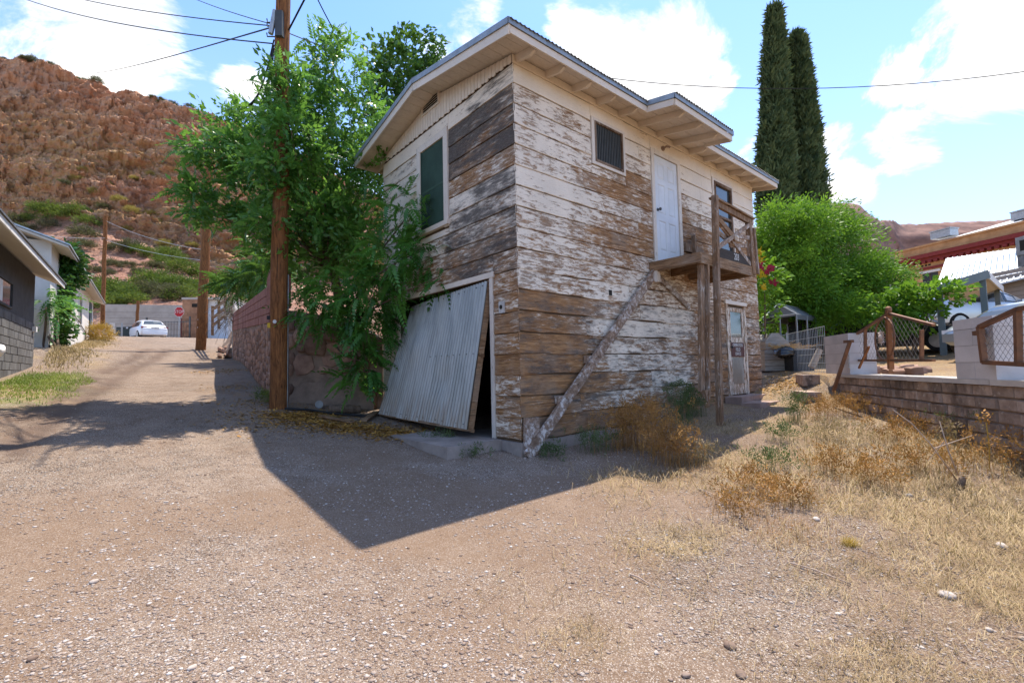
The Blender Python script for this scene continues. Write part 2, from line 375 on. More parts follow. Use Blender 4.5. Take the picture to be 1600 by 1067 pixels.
c = g.mix(g.math('MULTIPLY', g.attr('rut'), .8, clamp=True), c, (.13, .09, .07))
c = g.mix(g.ramp(g.noise(flat, 1.6, 6, .7, .8), .48, .68, 0, .6), c, g.mix(.55, c, (.17, .105, .066)))
c = g.mix(g.math('MULTIPLY', dirt, .5), c, (.20, .128, .08))
g.put(bs.inputs['Base Color'], c); bs.inputs['Roughness'].default_value = .93; bs.inputs['Specular IOR Level'].default_value = .12
h = g.math('ADD', g.math('MULTIPLY', g.ramp(pd, .5, 0), g.math('MULTIPLY', has1, .9)), g.math('MULTIPLY', g.ramp(pd2, .5, 0), g.math('MULTIPLY', has2, .45)))
h = g.math('ADD', h, g.math('MULTIPLY', fine, .35)); h = g.math('ADD', h, g.math('MULTIPLY', mid, .6))
g.put(bs.inputs['Normal'], g.bump(h, 1.0, .03))

NR, NA = 330, 640
rad = np.concatenate([np.linspace(.02, 1.0, 12)[:-1], np.geomspace(1.0, 900, NR)])
ang = np.linspace(-math.pi, math.pi, NA, endpoint=False)
# angles are denser in the direction the lot lies
ang = YAW + ang - .55 * np.sin(ang) * 1.0
Rr, Aa = np.meshgrid(rad, ang, indexing='ij')
gx = CAM[0] + Rr * np.cos(Aa); gy = CAM[1] + Rr * np.sin(Aa)
gzv = gz(gx, gy)
nr = len(rad); idx = np.arange(nr * NA).reshape(nr, NA)
q = np.stack([idx[:-1], idx[1:], np.roll(idx, -1, 1)[1:], np.roll(idx, -1, 1)[:-1]], -1).reshape(-1, 4)
rz_ = road_zone(gx, gy)
strawv = .8 * rz_ * sstep(.46, .66, fbm(gx * 1.1, gy * 1.1, 4.4, 4) + .12 * rz_) * .95
strawv = np.maximum(strawv, .9 * sstep(.45, .55, fbm(gx * .7, gy * .7, 2.2, 3)) * sstep(-4.4, -5.3, gx - .02 * gy) * sstep(4, 7, gy))
strawv = np.maximum(strawv, sstep(3, 6, np.hypot(gx - CAM[0], gy - CAM[1])) * sstep(.15, .5, (gx - WA[0]) * WN[0] + (gy - WA[1]) * WN[1]) * .8)
dirtv = sstep(.44, .58, fbm(gx * .55 + 3, gy * .55, 6.1, 5, .6)) * (1 - .3 * rz_)
dirtv = dirtv * (1 - .75 * sstep(0, 3, gy))
dirtv = np.maximum(dirtv, np.exp(-(((gx + 2.75) / .5) ** 2 + ((gy + 2.75) / .9) ** 2)))
rutv = 1.2 * np.exp(-(rut_d(gx, gy) / .24) ** 2) * sstep(.15, .45, fbm(gx * 2.5, gy * 2.5, 7., 3))
greenv = sstep(.42, .56, fbm(gx * .9, gy * .9, 8.8, 3)) * np.exp(-(((gx + 5.35) / .7) ** 2 + ((gy - 9.3) / 3.0) ** 2) * 1.2) * 1.6
leafv = np.exp(-(((gx + .35 + .45 * (gy - 3)) / .75) ** 2 + ((gy - 4.6) / 1.3) ** 2)) * sstep(.35, .55, fbm(gx * 2, gy * 2, 5.5, 3)) * 1.3
leafv = np.maximum(leafv, np.exp(-((gx - (-2.2 + .117 * (gy - 5.9))) / .55) ** 2) * sstep(5, 6.5, gy) * sstep(24, 20, gy) * sstep(.4, .6, fbm(gx * 1.5, gy * 1.5, 1.5, 3)))
leafv = np.maximum(leafv, .7 * sstep(.25, .5, (gx - WA[0]) * WN[0] + (gy - WA[1]) * WN[1]) * sstep(.38, .58, fbm(gx * 1.2, gy * 1.2, 3.5, 4)))
leafv = np.maximum(leafv, np.exp(-(((gx - 8.0) / .9) ** 2 + ((gy + .6) / .9) ** 2)))
me = npmesh('ground', np.stack([gx, gy, gzv], -1).reshape(-1, 3), q, True, {'straw': np.clip(strawv, 0, 1).ravel(), 'dirt': np.clip(dirtv, 0, 1).ravel(), 'green': np.clip(greenv, 0, 1).ravel(), 'leafy': np.clip(leafv, 0, 1).ravel(), 'lot': np.clip(rz_, 0, 1).ravel(), 'rut': np.clip(rutv, 0, 1).ravel()})
tag(link('ground', me, m_ground), kind='structure')

# --- red hillside
m_hill, g, bs, out = newmat('red_rock')
co = g.n('ShaderNodeTexCoord').outputs['Object']; tal = g.attr('talus'); ox = g.attr('ochre')
b1 = g.noise(g.scale(co, (1, 1, 1.8)), .12, 8, .68, .6); b2 = g.noise(g.scale(co, (1, 1, 2.6)), .6, 8, .72, .8); b3 = g.noise(co, 2.6, 5, .7)
rock = g.cramp(b1, [(.22, (.34, .135, .075)), (.38, (.62, .285, .16)), (.55, (.72, .40, .245)), (.72, (.78, .56, .38))])
rock = g.mix(g.math('MULTIPLY', ox, g.ramp(b2, .35, .65)), rock, (.52, .34, .15))
rock = g.mix(g.ramp(b2, .44, .27, 0, .75), rock, (.13, .06, .036))
tcl = g.mix(g.ramp(b3, .35, .65), (.36, .175, .115), (.54, .31, .225))
tcl = g.mix(g.ramp(b1, .5, .65, 0, .5), tcl, (.43, .26, .18))
c = g.mix(tal, rock, tcl)
st_ = g.voro(co, 1.3, 'Color'); s3 = g.n('ShaderNodeSeparateColor'); g.put(s3.inputs[0], st_)
c = g.mix(g.ramp(s3.outputs[0], .8, .95, 0, .6), c, (.50, .33, .25))
g.put(bs.inputs['Base Color'], c); bs.inputs['Roughness'].default_value = .95; bs.inputs['Specular IOR Level'].default_value = .1
g.put(bs.inputs['Normal'], g.bump(g.math('ADD', b2, g.math('MULTIPLY', b3, .6)), 1.0, .9))
crest_px = np.array([(-900, 60), (-500, 62), (-300, 70), (-100, 84), (0, 92), (40, 96), (90, 108), (150, 130), (200, 145), (260, 163), (340, 186), (420, 214), (520, 270), (640, 345), (800, 425), (980, 470), (1200, 520)])
foot_px = np.array([(-900, 470), (0, 490), (130, 492), (300, 478), (420, 470), (600, 480), (800, 500), (1200, 540)])
toe_px = np.array([(-900, 340), (0, 345), (120, 348), (240, 385), (330, 430), (420, 440), (600, 450), (800, 480), (1200, 530)])   # where cliff meets talus
NU, NV = 900, 420
pxs = np.linspace(-500, 1000, NU); v = np.linspace(0, 1, NV)
PX, V = np.meshgrid(pxs, v, indexing='ij')
yc = np.interp(PX, crest_px[:, 0], crest_px[:, 1]); yf = np.interp(PX, foot_px[:, 0], foot_px[:, 1]); yt = np.interp(PX, toe_px[:, 0], toe_px[:, 1])
D0, D1, D2 = 60.0, 92.0, 118.0
py = np.where(V < .45, yf + (yt - yf) * (V / .45), yt + (yc - yt) * ((np.minimum(V, .93) - .45) / .48))
dd = np.where(V < .45, D0 + (D1 - D0) * (V / .45), D1 + (D2 - D1) * ((np.minimum(V, .93) - .45) / .48))
K = (FW[None, None] * F_PX + RT[None, None] * (PX[..., None] - 800) - UP[None, None] * (py[..., None] - 533.5)) / F_PX
H = CAM + K * dd[..., None]
bk = np.clip((V - .93) / .07, 0, 1)[..., None]
hd = K.copy(); hd[..., 2] = 0
H = H + hd * bk * 60; H[..., 2] -= bk[..., 0] ** 1.5 * 6
# rock relief pushed towards the lane and upward
cl_ = sstep(.40, .52, V) * (1 - sstep(.90, .97, V)); X, Y_, Z = H[..., 0], H[..., 1], H[..., 2]
r1 = 1 - np.abs(2 * fbm(X * .055, Z * .11, Y_ * .03, 5, .55) - 1) * 1.6
r2 = 1 - np.abs(2 * fbm(X * .19, Z * .40 + X * .05, Y_ * .10, 5, .6) - 1) * 1.5
lay = fbm(X * .03, Z * .55 + X * .12, 3.3, 4, .6)
r3 = np.floor(fbm(X * .5, Z * .8, Y_ * .3, 3) * 6) / 6
lay2 = fbm(X * .10 + 4, Z * 1.5 + X * .33, Y_ * .1, 4, .62)
r4 = 1 - np.abs(2 * fbm(X * .7, Z * 1.1 + X * .2, Y_ * .4, 4, .6) - 1) * 1.4
fr_ = lambda q: q - np.floor(q)
w1 = fbm(X * .06, Y_ * .06, Z * .08, 4); led = fr_(Z / 4.2 + w1 * 3.0 + X * .03) * 2.6 + fr_(Z / 1.5 + fbm(X * .2, Y_ * .2, Z * .2, 3) * 2.5 + X * .06) * .9
blk = vnoise(np.floor(X * .45 + w1 * 4), np.floor(Z * .6 + w1 * 5), 3.) * 2.0 + vnoise(np.floor(X * 1.1), np.floor(Z * 1.4 + X * .2), 5.) * .9
rel = cl_ * (led * .75 + blk * .8 - 2.2 + r1 * 3.0 + r2 * 1.6 + (lay - .5) * 3.8 + (lay2 - .5) * 2.4 + (r3 - .5) * 1.6 + r4 * 1.1) + (1 - cl_) * ((fbm(X * .15, Y_ * .15, 2., 4) - .5) * 2.2 + (fbm(X * .8, Y_ * .8, 2., 4) - .5) * 1.5)
rel = rel * sstep(0, .06, V) - cl_ * 3.5
nrm = -hd / np.linalg.norm(hd, axis=-1, keepdims=True); nrm[..., 2] += .25
H = H + nrm * rel[..., None]
H[..., 2] += (1 - sstep(.88, .93, V)) * 0 + sstep(.86, .93, V) * (fbm(X * .16, Y_ * .16, 5., 4) - .5) * 3.0
H[:, 0, 2] = 1.0; H[:, 0, :2] -= hd[:, 0, :2] / np.linalg.norm(hd[:, 0, :2], axis=-1, keepdims=True) * 12
idx = np.arange(NU * NV).reshape(NU, NV)
q = np.stack([idx[:-1, :-1], idx[1:, :-1], idx[1:, 1:], idx[:-1, 1:]], -1).reshape(-1, 4)
talv = np.clip(1 - sstep(.40, .56, V + (fbm(X * .08, Z * .1, 7., 4) - .5) * .35), 0, 1)
ochv = sstep(.25, .1, np.abs(V - .62 + .00012 * PX)) * sstep(.4, .6, fbm(X * .05, Z * .1, 9., 3) + .12)
me = npmesh('hillside', H.reshape(-1, 3), q, False, {'talus': talv.ravel(), 'ochre': ochv.ravel()})
tag(link('hillside', me, m_hill), kind='structure')
def hill_pt(px, vv):
    i = int(np.clip(round((px + 500) / 1500 * (NU - 1)), 0, NU - 1)); j = int(np.clip(round(vv * (NV - 1)), 0, NV - 1)); return H[i, j]

# --- far mesa on the right
m_mesa = plain('mesa_rock', (.30, .17, .13), .95, var=.45, sc=.05, bump=1.0, bsc=.12, stretch=(1, 1, 2.5), col2=(.13, .075, .065))
mc = np.array([(900, 480), (1100, 420), (1200, 345), (1270, 325), (1320, 322), (1345, 326), (1362, 342), (1378, 350), (1396, 347), (1408, 354), (1450, 352), (1520, 349), (1600, 345), (1800, 342), (2300, 350), (3000, 380)])
NU2, NV2 = 460, 60
PX, V = np.meshgrid(np.concatenate([np.linspace(900, 1700, 340), np.linspace(1706, 3000, 120)]), np.linspace(0, 1, NV2), indexing='ij')
yt = np.interp(PX, mc[:, 0], mc[:, 1]); yb = 540 + 0 * PX
dd = 330 + 70 * V + 80 * np.clip((V - .9) / .1, 0, 1) + 60 * sstep(1360, 1420, PX)
py = yb + (yt - yb) * np.minimum(V / .9, 1)
K = (FW * F_PX + RT * (PX[..., None] - 800) - UP * (py[..., None] - 533.5)) / F_PX
Q = CAM + K * dd[..., None]
hd = K.copy(); hd[..., 2] = 0; hd /= np.linalg.norm(hd, axis=-1, keepdims=True)
Q = Q - hd * ((1 - np.abs(2 * fbm(Q[..., 0] * .02 + Q[..., 1] * .02, Q[..., 2] * .03, 4., 5) - 1)) * 22 * sstep(1, .8, V))[..., None]
Q[..., 2] += (fbm(Q[..., 0] * .12, Q[..., 1] * .12, 2., 3) - .5) * 3.5 * sstep(.8, .9, V)
idx = np.arange(NU2 * NV2).reshape(NU2, NV2)
q = np.stack([idx[:-1, :-1], idx[1:, :-1], idx[1:, 1:], idx[:-1, 1:]], -1).reshape(-1, 4)
tag(link('mesa', npmesh('mesa', Q.reshape(-1, 3), q, False), m_mesa), kind='structure')
# ================================================================ the two-storey board house
m_plank = wood_paint('peeling_boards')
m_trim = wood_paint('peeling_trim', paint_c=(.74, .65, .55), default_paint=.86)
m_trimv = wood_paint('peeling_trim_upright', paint_c=(.74, .66, .57), vertical=True, default_paint=.72)
m_beam = wood_paint('weathered_timber', paint_c=(.68, .63, .58), wa=(.13, .075, .042), wb=(.30, .175, .095), vertical=True, default_paint=.27)
m_ldoor = wood_paint('peeling_lower_door', vertical=True, default_paint=.50)
m_strg = wood_paint('weathered_stringer', paint_c=(.68, .62, .57), wa=(.16, .10, .065), wb=(.31, .205, .14), iso=True, default_paint=.40)
m_deck = wood_paint('bare_timber', paint_c=(.60, .52, .42), wa=(.15, .08, .04), wb=(.34, .21, .115), default_paint=.22)
m_soffit = wood_paint('painted_soffit', paint_c=(.72, .62, .51), default_paint=.97)
m_bead = plain('gable_siding_paint', (.74, .64, .53), .8, var=.16, sc=5, bump=.1, stretch=(3, 3, .6))
m_flash = plain('blue_grey_flashing', (.30, .35, .40), .5, .3, var=.3, sc=6, bump=.05)
m_roofm = plain('dull_corrugated_roof', (.26, .27, .28), .5, .6, var=.4, sc=4, bump=.05)
m_dark = plain('dark_interior', (.03, .025, .02), .95, bump=0)
m_inner = plain('bare_inner_wall', (.12, .08, .05), .95, bump=.1, stretch=(1, 1, 6))
m_conc = plain('stained_concrete', (.36, .30, .26), .95, var=.35, sc=3, bump=.4, bsc=30)
m_white_door = plain('white_door_paint', (.68, .70, .72), .45, var=.16, sc=2.2, bump=.02)
m_metal = plain('hardware_metal', (.10, .10, .10), .4, .8, bump=.05)
m_glass, g, bs, out = newmat('window_glass'); bs.inputs['Base Color'].default_value = (.045, .055, .06, 1); bs.inputs['Roughness'].default_value = .08; bs.inputs['Specular IOR Level'].default_value = .8
m_screen = plain('green_window_screen', (.035, .075, .055), .65, var=.35, sc=2, bump=.3, bsc=300)
m_dframe = wood_paint('worn_dark_frame', paint_c=(.62, .55, .47), wa=(.07, .04, .022), wb=(.17, .10, .06), vertical=True, default_paint=.25)

HOUSE = wroot('board_house', (3.85, 2.07, 0), 'tall weathered two-storey board house with peeling cream paint and a metal roof', 'house')
L, WD, HT, SL = 7.7, 4.15, 5.38, .18
def prt(b, name, mat, parent=HOUSE, **k):
    if not parent.get('_w'): parent['_w'] = 1
    return b.build(name, mat, parent, **k)

# shell behind the boards (hollow, so the garage is dark inside)
T = .10
b = B()
b.box(0, L, 0, T, -.3, HT)                      # lane-right side wall
b.box(0, L, WD - T, WD, -.3, HT); b.box(L - T, L, T, WD - T, -.3, HT)
b.box(0, T, T, .60, -.3, HT); b.box(0, T, 3.47, WD - T, -.3, HT); b.box(0, T, .60, 3.47, 2.29, HT)
b.box(T, L - T, T, WD - T, 2.62, 2.74)
prt(b, 'wall', m_inner)
b = B(); b.prism([(0.02, 0.0, HT - .12), (0.02, WD, HT - .12), (0.02, WD / 2, HT + SL * WD / 2 - .03)], (.06, 0, 0)); b.prism([(L - .02, 0.0, HT - .12), (L - .02, WD, HT - .12), (L - .02, WD / 2, HT + SL * WD / 2 - .03)], (-.06, 0, 0)); prt(b, 'gable_wall', m_inner)
b = B(); b.box(-.06, L + .04, -.06, WD + .06, -.6, -.03); b.box(-.95, -.06, .35, 3.9, -.5, -.015); prt(b, 'foundation', m_conc)

def lerp_z(z, tab):
    return float(np.interp(z, [t[0] for t in tab], [t[1] for t in tab]))
def paint_R(x, z):
    near = lerp_z(z, [(0, .26), (1.2, .20), (1.9, .27), (2.2, .42), (3.0, .60), (3.9, .60), (4.6, .60), (5.1, .82)])      # by the gable corner
    midl = lerp_z(z, [(0, .30), (.6, .50), (1.6, .58), (2.3, .50), (2.8, .42), (3.5, .41), (4.1, .43), (4.6, .50), (5.0, .64), (5.2, .92)])
    rght = lerp_z(z, [(0, .22), (1.2, .34), (2.3, .46), (2.9, .36), (3.7, .36), (4.2, .62), (4.7, .84), (5.2, 1.0)])
    k = float(sstep(.7, 2.1, x)); k2 = float(sstep(4.0, 4.8, x))
    return (near * (1 - k) + midl * k) * (1 - k2) + rght * k2
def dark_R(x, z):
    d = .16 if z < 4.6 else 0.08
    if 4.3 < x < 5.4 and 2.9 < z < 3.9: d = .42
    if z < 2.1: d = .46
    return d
def paint_G(y, z):
    if z > 5.0: return .80
    if y < 1.7: return .46 if z > 3.75 else (.62 if z > 3.3 else (.50 if z > 2.3 else .36))
    return .68 if z > 3.2 else .56
def dark_G(y, z):
    if z > 5.0: return .14 + .35 * (y < 1.2) * (z < 5.12)
    if y < 1.75: return .72 + .12 * math.sin(y * 2.2 + z * 5) if z > 3.95 else (.32 if z > 3.65 else (.58 + .1 * math.sin(y * 3 + z * 7) if z > 2.25 else .14))
    return .38 if 4.3 < z < 5 else .18
wr = random.Random(3)
def plank(wall, a0, a1, z0, z1, warp=0.0):
    """one siding board: lower edge a little proud of the board beneath, edges not quite straight"""
    n = max(2, int((a1 - a0) / .22) + 1); b = B(); ph = wr.random() * 9; t0 = .020 + wr.random() * .006; t1 = .006 + wr.random() * .004
    gap = .004 + wr.random() * .006; prof = []
    for i in range(n + 1):
        a = a0 + .002 + (a1 - a0 - .004) * i / n
        wv = warp * (math.sin(a * 2.1 + ph) * .5 + math.sin(a * 5.3 + ph * 2) * .3 + math.sin(a * 11 + ph) * .2)
        zl, zh = z0 + gap * .5 + wv * .022 + .001, z1 - gap * .5 + warp * .012 * math.sin(a * 3.3 + ph)
        o0 = t0 + abs(wv) * .012
        prof.append([(a, zl, .001), (a, zl, o0 - .004), (a, zl + .005, o0), (a, zh - .005, t1 + .003), (a, zh, t1), (a, zh, .001)])
    P = (lambda a, z, o: (a, -o, z)) if wall == 'R' else (lambda a, z, o: (-o, a, z))
    pf, df = (paint_R, dark_R) if wall == 'R' else (paint_G, dark_G)
    j = wr.uniform(-.10, .10); vs = []; at_ = []
    for st in prof:
        for (a, z, o) in st:
            vs.append(P(a, z, o)); zz = (z0 + z1) / 2; at_.append((min(1, max(0, pf(a, zz) + j)), max(0, dark(a, zz) if False else df(a, zz))))
    k = 6; fs = [(i * k + q, i * k + q + 1, (i + 1) * k + q + 1, (i + 1) * k + q) for i in range(n) for q in range(k - 1)]
    fs += [tuple(range(k)), tuple(range(n * k, n * k + k))]
    b.add(vs, fs, at_); return prt(b, 'plank', m_plank, attr=('paint', 'dark'))
def runs(lo, hi, z0, z1, holes, joints):
    segs = [(lo, hi)]
    for (h0, h1, hz0, hz1) in holes:
        if hz0 < z1 - .02 and hz1 > z0 + .02:
            new = []
            for (s0, s1) in segs:
                if h1 <= s0 or h0 >= s1: new.append((s0, s1)); continue
                if h0 - s0 > .03: new.append((s0, h0))
                if s1 - h1 > .03: new.append((h1, s1))
            segs = new
    res = []
    for (s0, s1) in segs:
        cut = sorted(j for j in joints if s0 + .35 < j < s1 - .35); p = s0
        for c in cut: res.append((p, c)); p = c
        res.append((p, s1))
    return res
ROW = .291
holesR = [(1.62, 2.52, 4.23, 5.03), (3.30, 4.32, 2.80, 5.00), (5.62, 6.60, 3.35, 5.03), (5.97, 6.95, .10, 2.33)]
holesG = [(.52, 3.53, -.3, 2.36), (1.66, 2.72, 3.32, 5.03)]
for r in range(18):
    z0, z1 = r * ROW, (r + 1) * ROW
    jo = [wr.uniform(1.0, 2.9), wr.uniform(4.4, 5.6)] if r % 2 else [wr.uniform(2.6, 3.2), wr.uniform(4.5, 5.2)]
    for (a0, a1) in runs(-.018, L, z0 + .01, z1, holesR, jo): plank('R', a0, a1, z0, z1, 1.0 if z1 < 2.4 else .35)
    for (a0, a1) in runs(-.018, WD, z0 + .01, z1, holesG, [wr.uniform(1.2, 2.6)] if z1 > 5.0 else []): plank('G', a0, a1, z0, z1, .6 if z1 < 2.4 else .3)
    for wl, hs in (('R', holesR), ('G', holesG)):          # boards notched round an opening
        for (h0, h1, hz0, hz1) in hs:
            if z0 + .03 < hz0 < z1 - .02: plank(wl, h0, h1, z0, hz0, .2)
            if z0 + .02 < hz1 < z1 - .03: plank(wl, h0, h1, hz1, z1, .2)
plank('R', -.018, 4.3, 18 * ROW, HT - .005); plank('R', 4.3, L, 18 * ROW, HT - .005)
for z0 in (-.13, ):   # short foundation boards at the foot of the wall
    plank('R', .18, 1.9, z0, -.01, 1.2)

# vertical tongue-and-groove boards closing the gable, ragged at the hem
y = .0; k = 0
while y < WD - .01:
    w = .088; top = HT + SL * min(y + w / 2, WD - y - w / 2) - .035; hem = 5.235 + (.018 if k % 2 else 0)
    if not (1.90 < y + w / 2 < 2.49) :
        segs = [(hem, top)]
    else: segs = [(hem, 5.53), (5.85, top)] if top > 5.87 else [(hem, 5.53)]
    for (zb, zt) in segs:
        if zt - zb < .03: continue
        b = B(); b.prism([(-.036, y + .004, zb + .012), (-.036, y + w / 2, zb), (-.036, y + w - .004, zb + .012), (-.036, y + w - .004, zt), (-.036, y + .004, zt)], (.014, 0, 0))
        prt(b, 'gable_board', m_bead)
    y += w; k += 1
# louvred gable vent
vent = wroot('louvre_vent', (0, 2.19, 5.68)); vent.parent = HOUSE; vent.matrix_parent_inverse = parent_inv(HOUSE)
b = B(); b.box(-.03, -.01, 1.92, 2.46, 5.54, 5.82); b.build('backing', m_dark, vent)
b = B()
for (y0, y1, z0, z1) in ((1.89, 1.925, 5.52, 5.84), (2.455, 2.49, 5.52, 5.84), (1.925, 2.455, 5.52, 5.55), (1.925, 2.455, 5.815, 5.84)): b.box(-.055, -.012, y0, y1, z0, z1)
b.build('frame', m_trim, vent)
for i in range(6):
    z = 5.575 + i * .042; b = B(); b.add([(-.05, 1.925, z - .014), (-.05, 2.455, z - .014), (-.018, 2.455, z + .02), (-.018, 1.925, z + .02), (-.05, 1.925, z - .007), (-.05, 2.455, z - .007), (-.018, 2.455, z + .027), (-.018, 1.925, z + .027)], [(0, 1, 2, 3), (4, 5, 6, 7), (0, 1, 5, 4), (2, 3, 7, 6)]); b.build('slat', m_trim, vent)

# ---- roof
OV, VG = .42, .42
roof = wroot('roof', (3.85, 2.07, HT)); roof.parent = HOUSE; roof.matrix_parent_inverse = parent_inv(HOUSE)
yr = WD / 2
def zu(y): return HT + SL * (y if y <= yr else WD - y)
nb = 13
for side in (0, 1):
    for i in range(nb):
        w = (yr + OV) / nb; y0 = -OV + i * w; y1 = y0 + w - .006; f = (lambda q: q) if side == 0 else (lambda q: WD - q)
        b = B(); pts = [(-VG, f(y0), HT + SL * y0), (-VG, f(y1), HT + SL * y1), (-VG, f(y1), HT + SL * y1 + .025), (-VG, f(y0), HT + SL * y0 + .025)]
        b.prism(pts, (L + 2 * VG, 0, 0)); b.build('roof_board', m_soffit, roof)
# porch extension boards
PX0, PX1, PY = 2.62, 4.60, -.93
for i in range(3):
    y0 = -OV - .004 - (i + 1) * .168; y1 = y0 + .162; b = B(); zz = lambda q: HT + SL * q
    b.prism([(PX0, y0, zz(y0)), (PX0, y1, zz(y1)), (PX0, y1, zz(y1) + .025), (PX0, y0, zz(y0) + .025)], (PX1 - PX0, 0, 0)); b.build('roof_board', m_soffit, roof)
# rafter tails
for i in range(14):
    x = .06 + i * .585; yo = PY + .03 if PX0 - .05 < x < PX1 + .05 else -OV + .03
    b = B(); z = lambda q: HT + SL * q
    b.prism([(x - .022, .02, z(.02) - .002), (x - .022, yo, z(yo) - .002), (x - .022, yo, z(yo) - .065), (x - .022, yo + .10, z(yo) - .10), (x - .022, .02, z(.02) - .105)], (.044, 0, 0)); b.build('rafter', m_soffit, roof)
    b = B(); b.prism([(x - .022, WD - .02, z(.02) - .002), (x - .022, WD + OV - .03, z(-OV) - .002), (x - .022, WD + OV - .03, z(-OV) - .065), (x - .022, WD - .02, z(.02) - .105)], (.044, 0, 0)); b.build('rafter', m_soffit, roof)
# fascia, barge boards and flashing
def board(p, q, h, t, nm, mat, par=roof, up=(0, 0, 1)):
    b = B(); b.beam(p, q, t, h, up); return b.build(nm, mat, par)
ze = HT - SL * OV; zp = HT + SL * PY; zrg = HT + SL * yr
for (p, q) in (((-VG, -OV - .014, ze - .02), (PX0, -OV - .014, ze - .02)), ((PX1, -OV - .014, ze - .02), (L + VG, -OV - .014, ze - .02)), ((PX0, PY - .014, zp - .02), (PX1, PY - .014, zp - .02)),
               ((-VG, WD + OV + .014, ze - .02), (L + VG, WD + OV + .014, ze - .02)), ((PX0 - .012, PY, zp - .02), (PX0 - .012, -OV - .03, ze - .02)), ((PX1 + .012, PY, zp - .02), (PX1 + .012, -OV - .03, ze - .02))):
    board(p, q, .105, .024, 'fascia', m_trim)
for (p, q) in (((-VG - .014, -OV - .02, ze - .022), (-VG - .014, yr, zrg - .022)), ((-VG - .014, yr, zrg - .022), (-VG - .014, WD + OV + .02, ze - .022)), ((L + VG + .014, -OV, ze - .02), (L + VG + .014, yr, zrg - .02)), ((L + VG + .014, yr, zrg - .02), (L + VG + .014, WD + OV, ze - .02))):
    board(p, q, .13, .026, 'barge_board', m_trim)
fz = .075
for (p, q) in (((-VG - .04, -OV - .042, ze + fz), (PX0 - .03, -OV - .042, ze + fz)), ((PX1 + .03, -OV - .042, ze + fz), (L + VG + .03, -OV - .042, ze + fz)), ((PX0 - .03, PY - .042, zp + fz), (PX1 + .03, PY - .042, zp + fz)),
               ((PX0 - .034, PY - .03, zp + fz), (PX0 - .034, -OV - .05, ze + fz)), ((PX1 + .034, PY - .03, zp + fz), (PX1 + .034, -OV - .05, ze + fz)),
               ((-VG - .042, -OV - .03, ze + fz + .003), (-VG - .042, yr, zrg + fz)), ((-VG - .042, yr, zrg + fz), (-VG - .042, WD + OV + .04, ze + fz))):
    board(p, q, .085, .012, 'flashing', m_flash)
# corrugated sheets
def corr(width, length, pitch=.076, amp=.010, spp=4):
    n = int(round(width / pitch)) * spp; xs = np.linspace(0, width, n + 1); zs = amp * np.sin(xs / pitch * 2 * math.pi)
    v = np.concatenate([np.stack([xs, np.zeros_like(xs), zs], -1), np.stack([xs, np.full_like(xs, length), zs], -1)])
    i = np.arange(n); return v, np.stack([i, i + 1, i + n + 2, i + n + 1], -1)
sl = math.hypot(1, SL); rl = (yr + OV + .07) * sl
v, f = corr(.684, rl); sheet_me = npmesh('roof_sheet', v, f, True); sheet_me.materials.append(m_roofm)
v, f = corr(.684, (-PY - OV + .10) * sl + .05); sheet_p = npmesh('roof_sheet', v, f, True); sheet_p.materials.append(m_roofm)
tilt = math.atan(SL)
def place(me, loc, rx, rz, par=roof):
    o = bpy.data.objects.new('roof_sheet', me); COL.objects.link(o); o.parent = par; o.matrix_parent_inverse = parent_inv(par)
    o.matrix_basis = Matrix.Translation(loc) @ Matrix.Rotation(rz, 4, 'Z') @ Matrix.Rotation(rx, 4, 'X'); return o
nsh = 13
for i in range(nsh):
    x = -VG - .03 + i * .660; dzz = .108 + .004 * (i % 2)
    place(sheet_me, (x, -OV - .07, HT - SL * (OV + .07) + dzz), tilt, 0)
    place(sheet_me, (x + .684, WD + OV + .07, HT - SL * (OV + .07) + dzz), tilt, math.pi)
for i in range(3): place(sheet_p, (PX0 - .03 + i * .655, PY - .07, HT + SL * (PY - .07) + .122 + .004 * (i % 2)), tilt, 0)
b = B(); b.prism([(-VG - .04, yr - .14, zrg + .10), (-VG - .04, yr, zrg + .135), (-VG - .04, yr + .14, zrg + .10), (-VG - .04, yr, zrg + .145)], (L + 2 * VG + .08, 0, 0)); b.build('ridge_cap', m_roofm, roof)

# ---- openings on the gable: window with green screen, garage frame and its loose corrugated door
def sub(name, loc, parent=HOUSE):
    e = wroot(name, loc); e.parent = parent; e.matrix_parent_inverse = parent_inv(parent); return e
wn = sub('window', (0, 2.19, 3.35))
b = B(); b.box(-.012, -.004, 1.80, 2.58, 3.44, 4.90); b.build('screen', m_screen, wn)
b = B(); b.box(-.016, -.006, 1.80, 2.58, 4.12, 4.155); b.build('meeting_rail', plain('green_rail', (.05, .10, .075), .6), wn)
for (y0, y1, z0, z1) in ((1.67, 1.80, 3.34, 5.02), (2.58, 2.71, 3.34, 5.02), (1.80, 2.58, 4.90, 5.02)):
    b = B(); b.box(-.040, -.002, y0, y1, z0, z1); b.build('casing', m_trimv, wn)
b = B(); b.box(-.075, -.002, 1.64, 2.74, 3.36, 3.44); b.build('sill', m_trim, wn)
for y0 in (1.800, 2.555): b = B(); b.box(-.026, -.0125, y0, y0 + .025, 3.44, 4.90); b.build('frame', m_screen, wn)

gf = sub('garage_frame', (0, 2.03, 0))
b = B(); b.box(-.032, -.001, .53, .605, -.02, 2.35); b.build('jamb', m_trimv, gf)
b = B(); b.box(-.034, -.001, 3.45, 3.66, -.02, 2.35); b.build('jamb', m_trimv, gf)
b = B(); b.box(-.040, -.001, .50, 3.66, 2.29, 2.37); b.build('header', m_trim, gf)
b = B(); b.box(-.030, -.001, 3.66, WD + .02, .55, 2.62); b.build('side_board', m_trimv, gf)

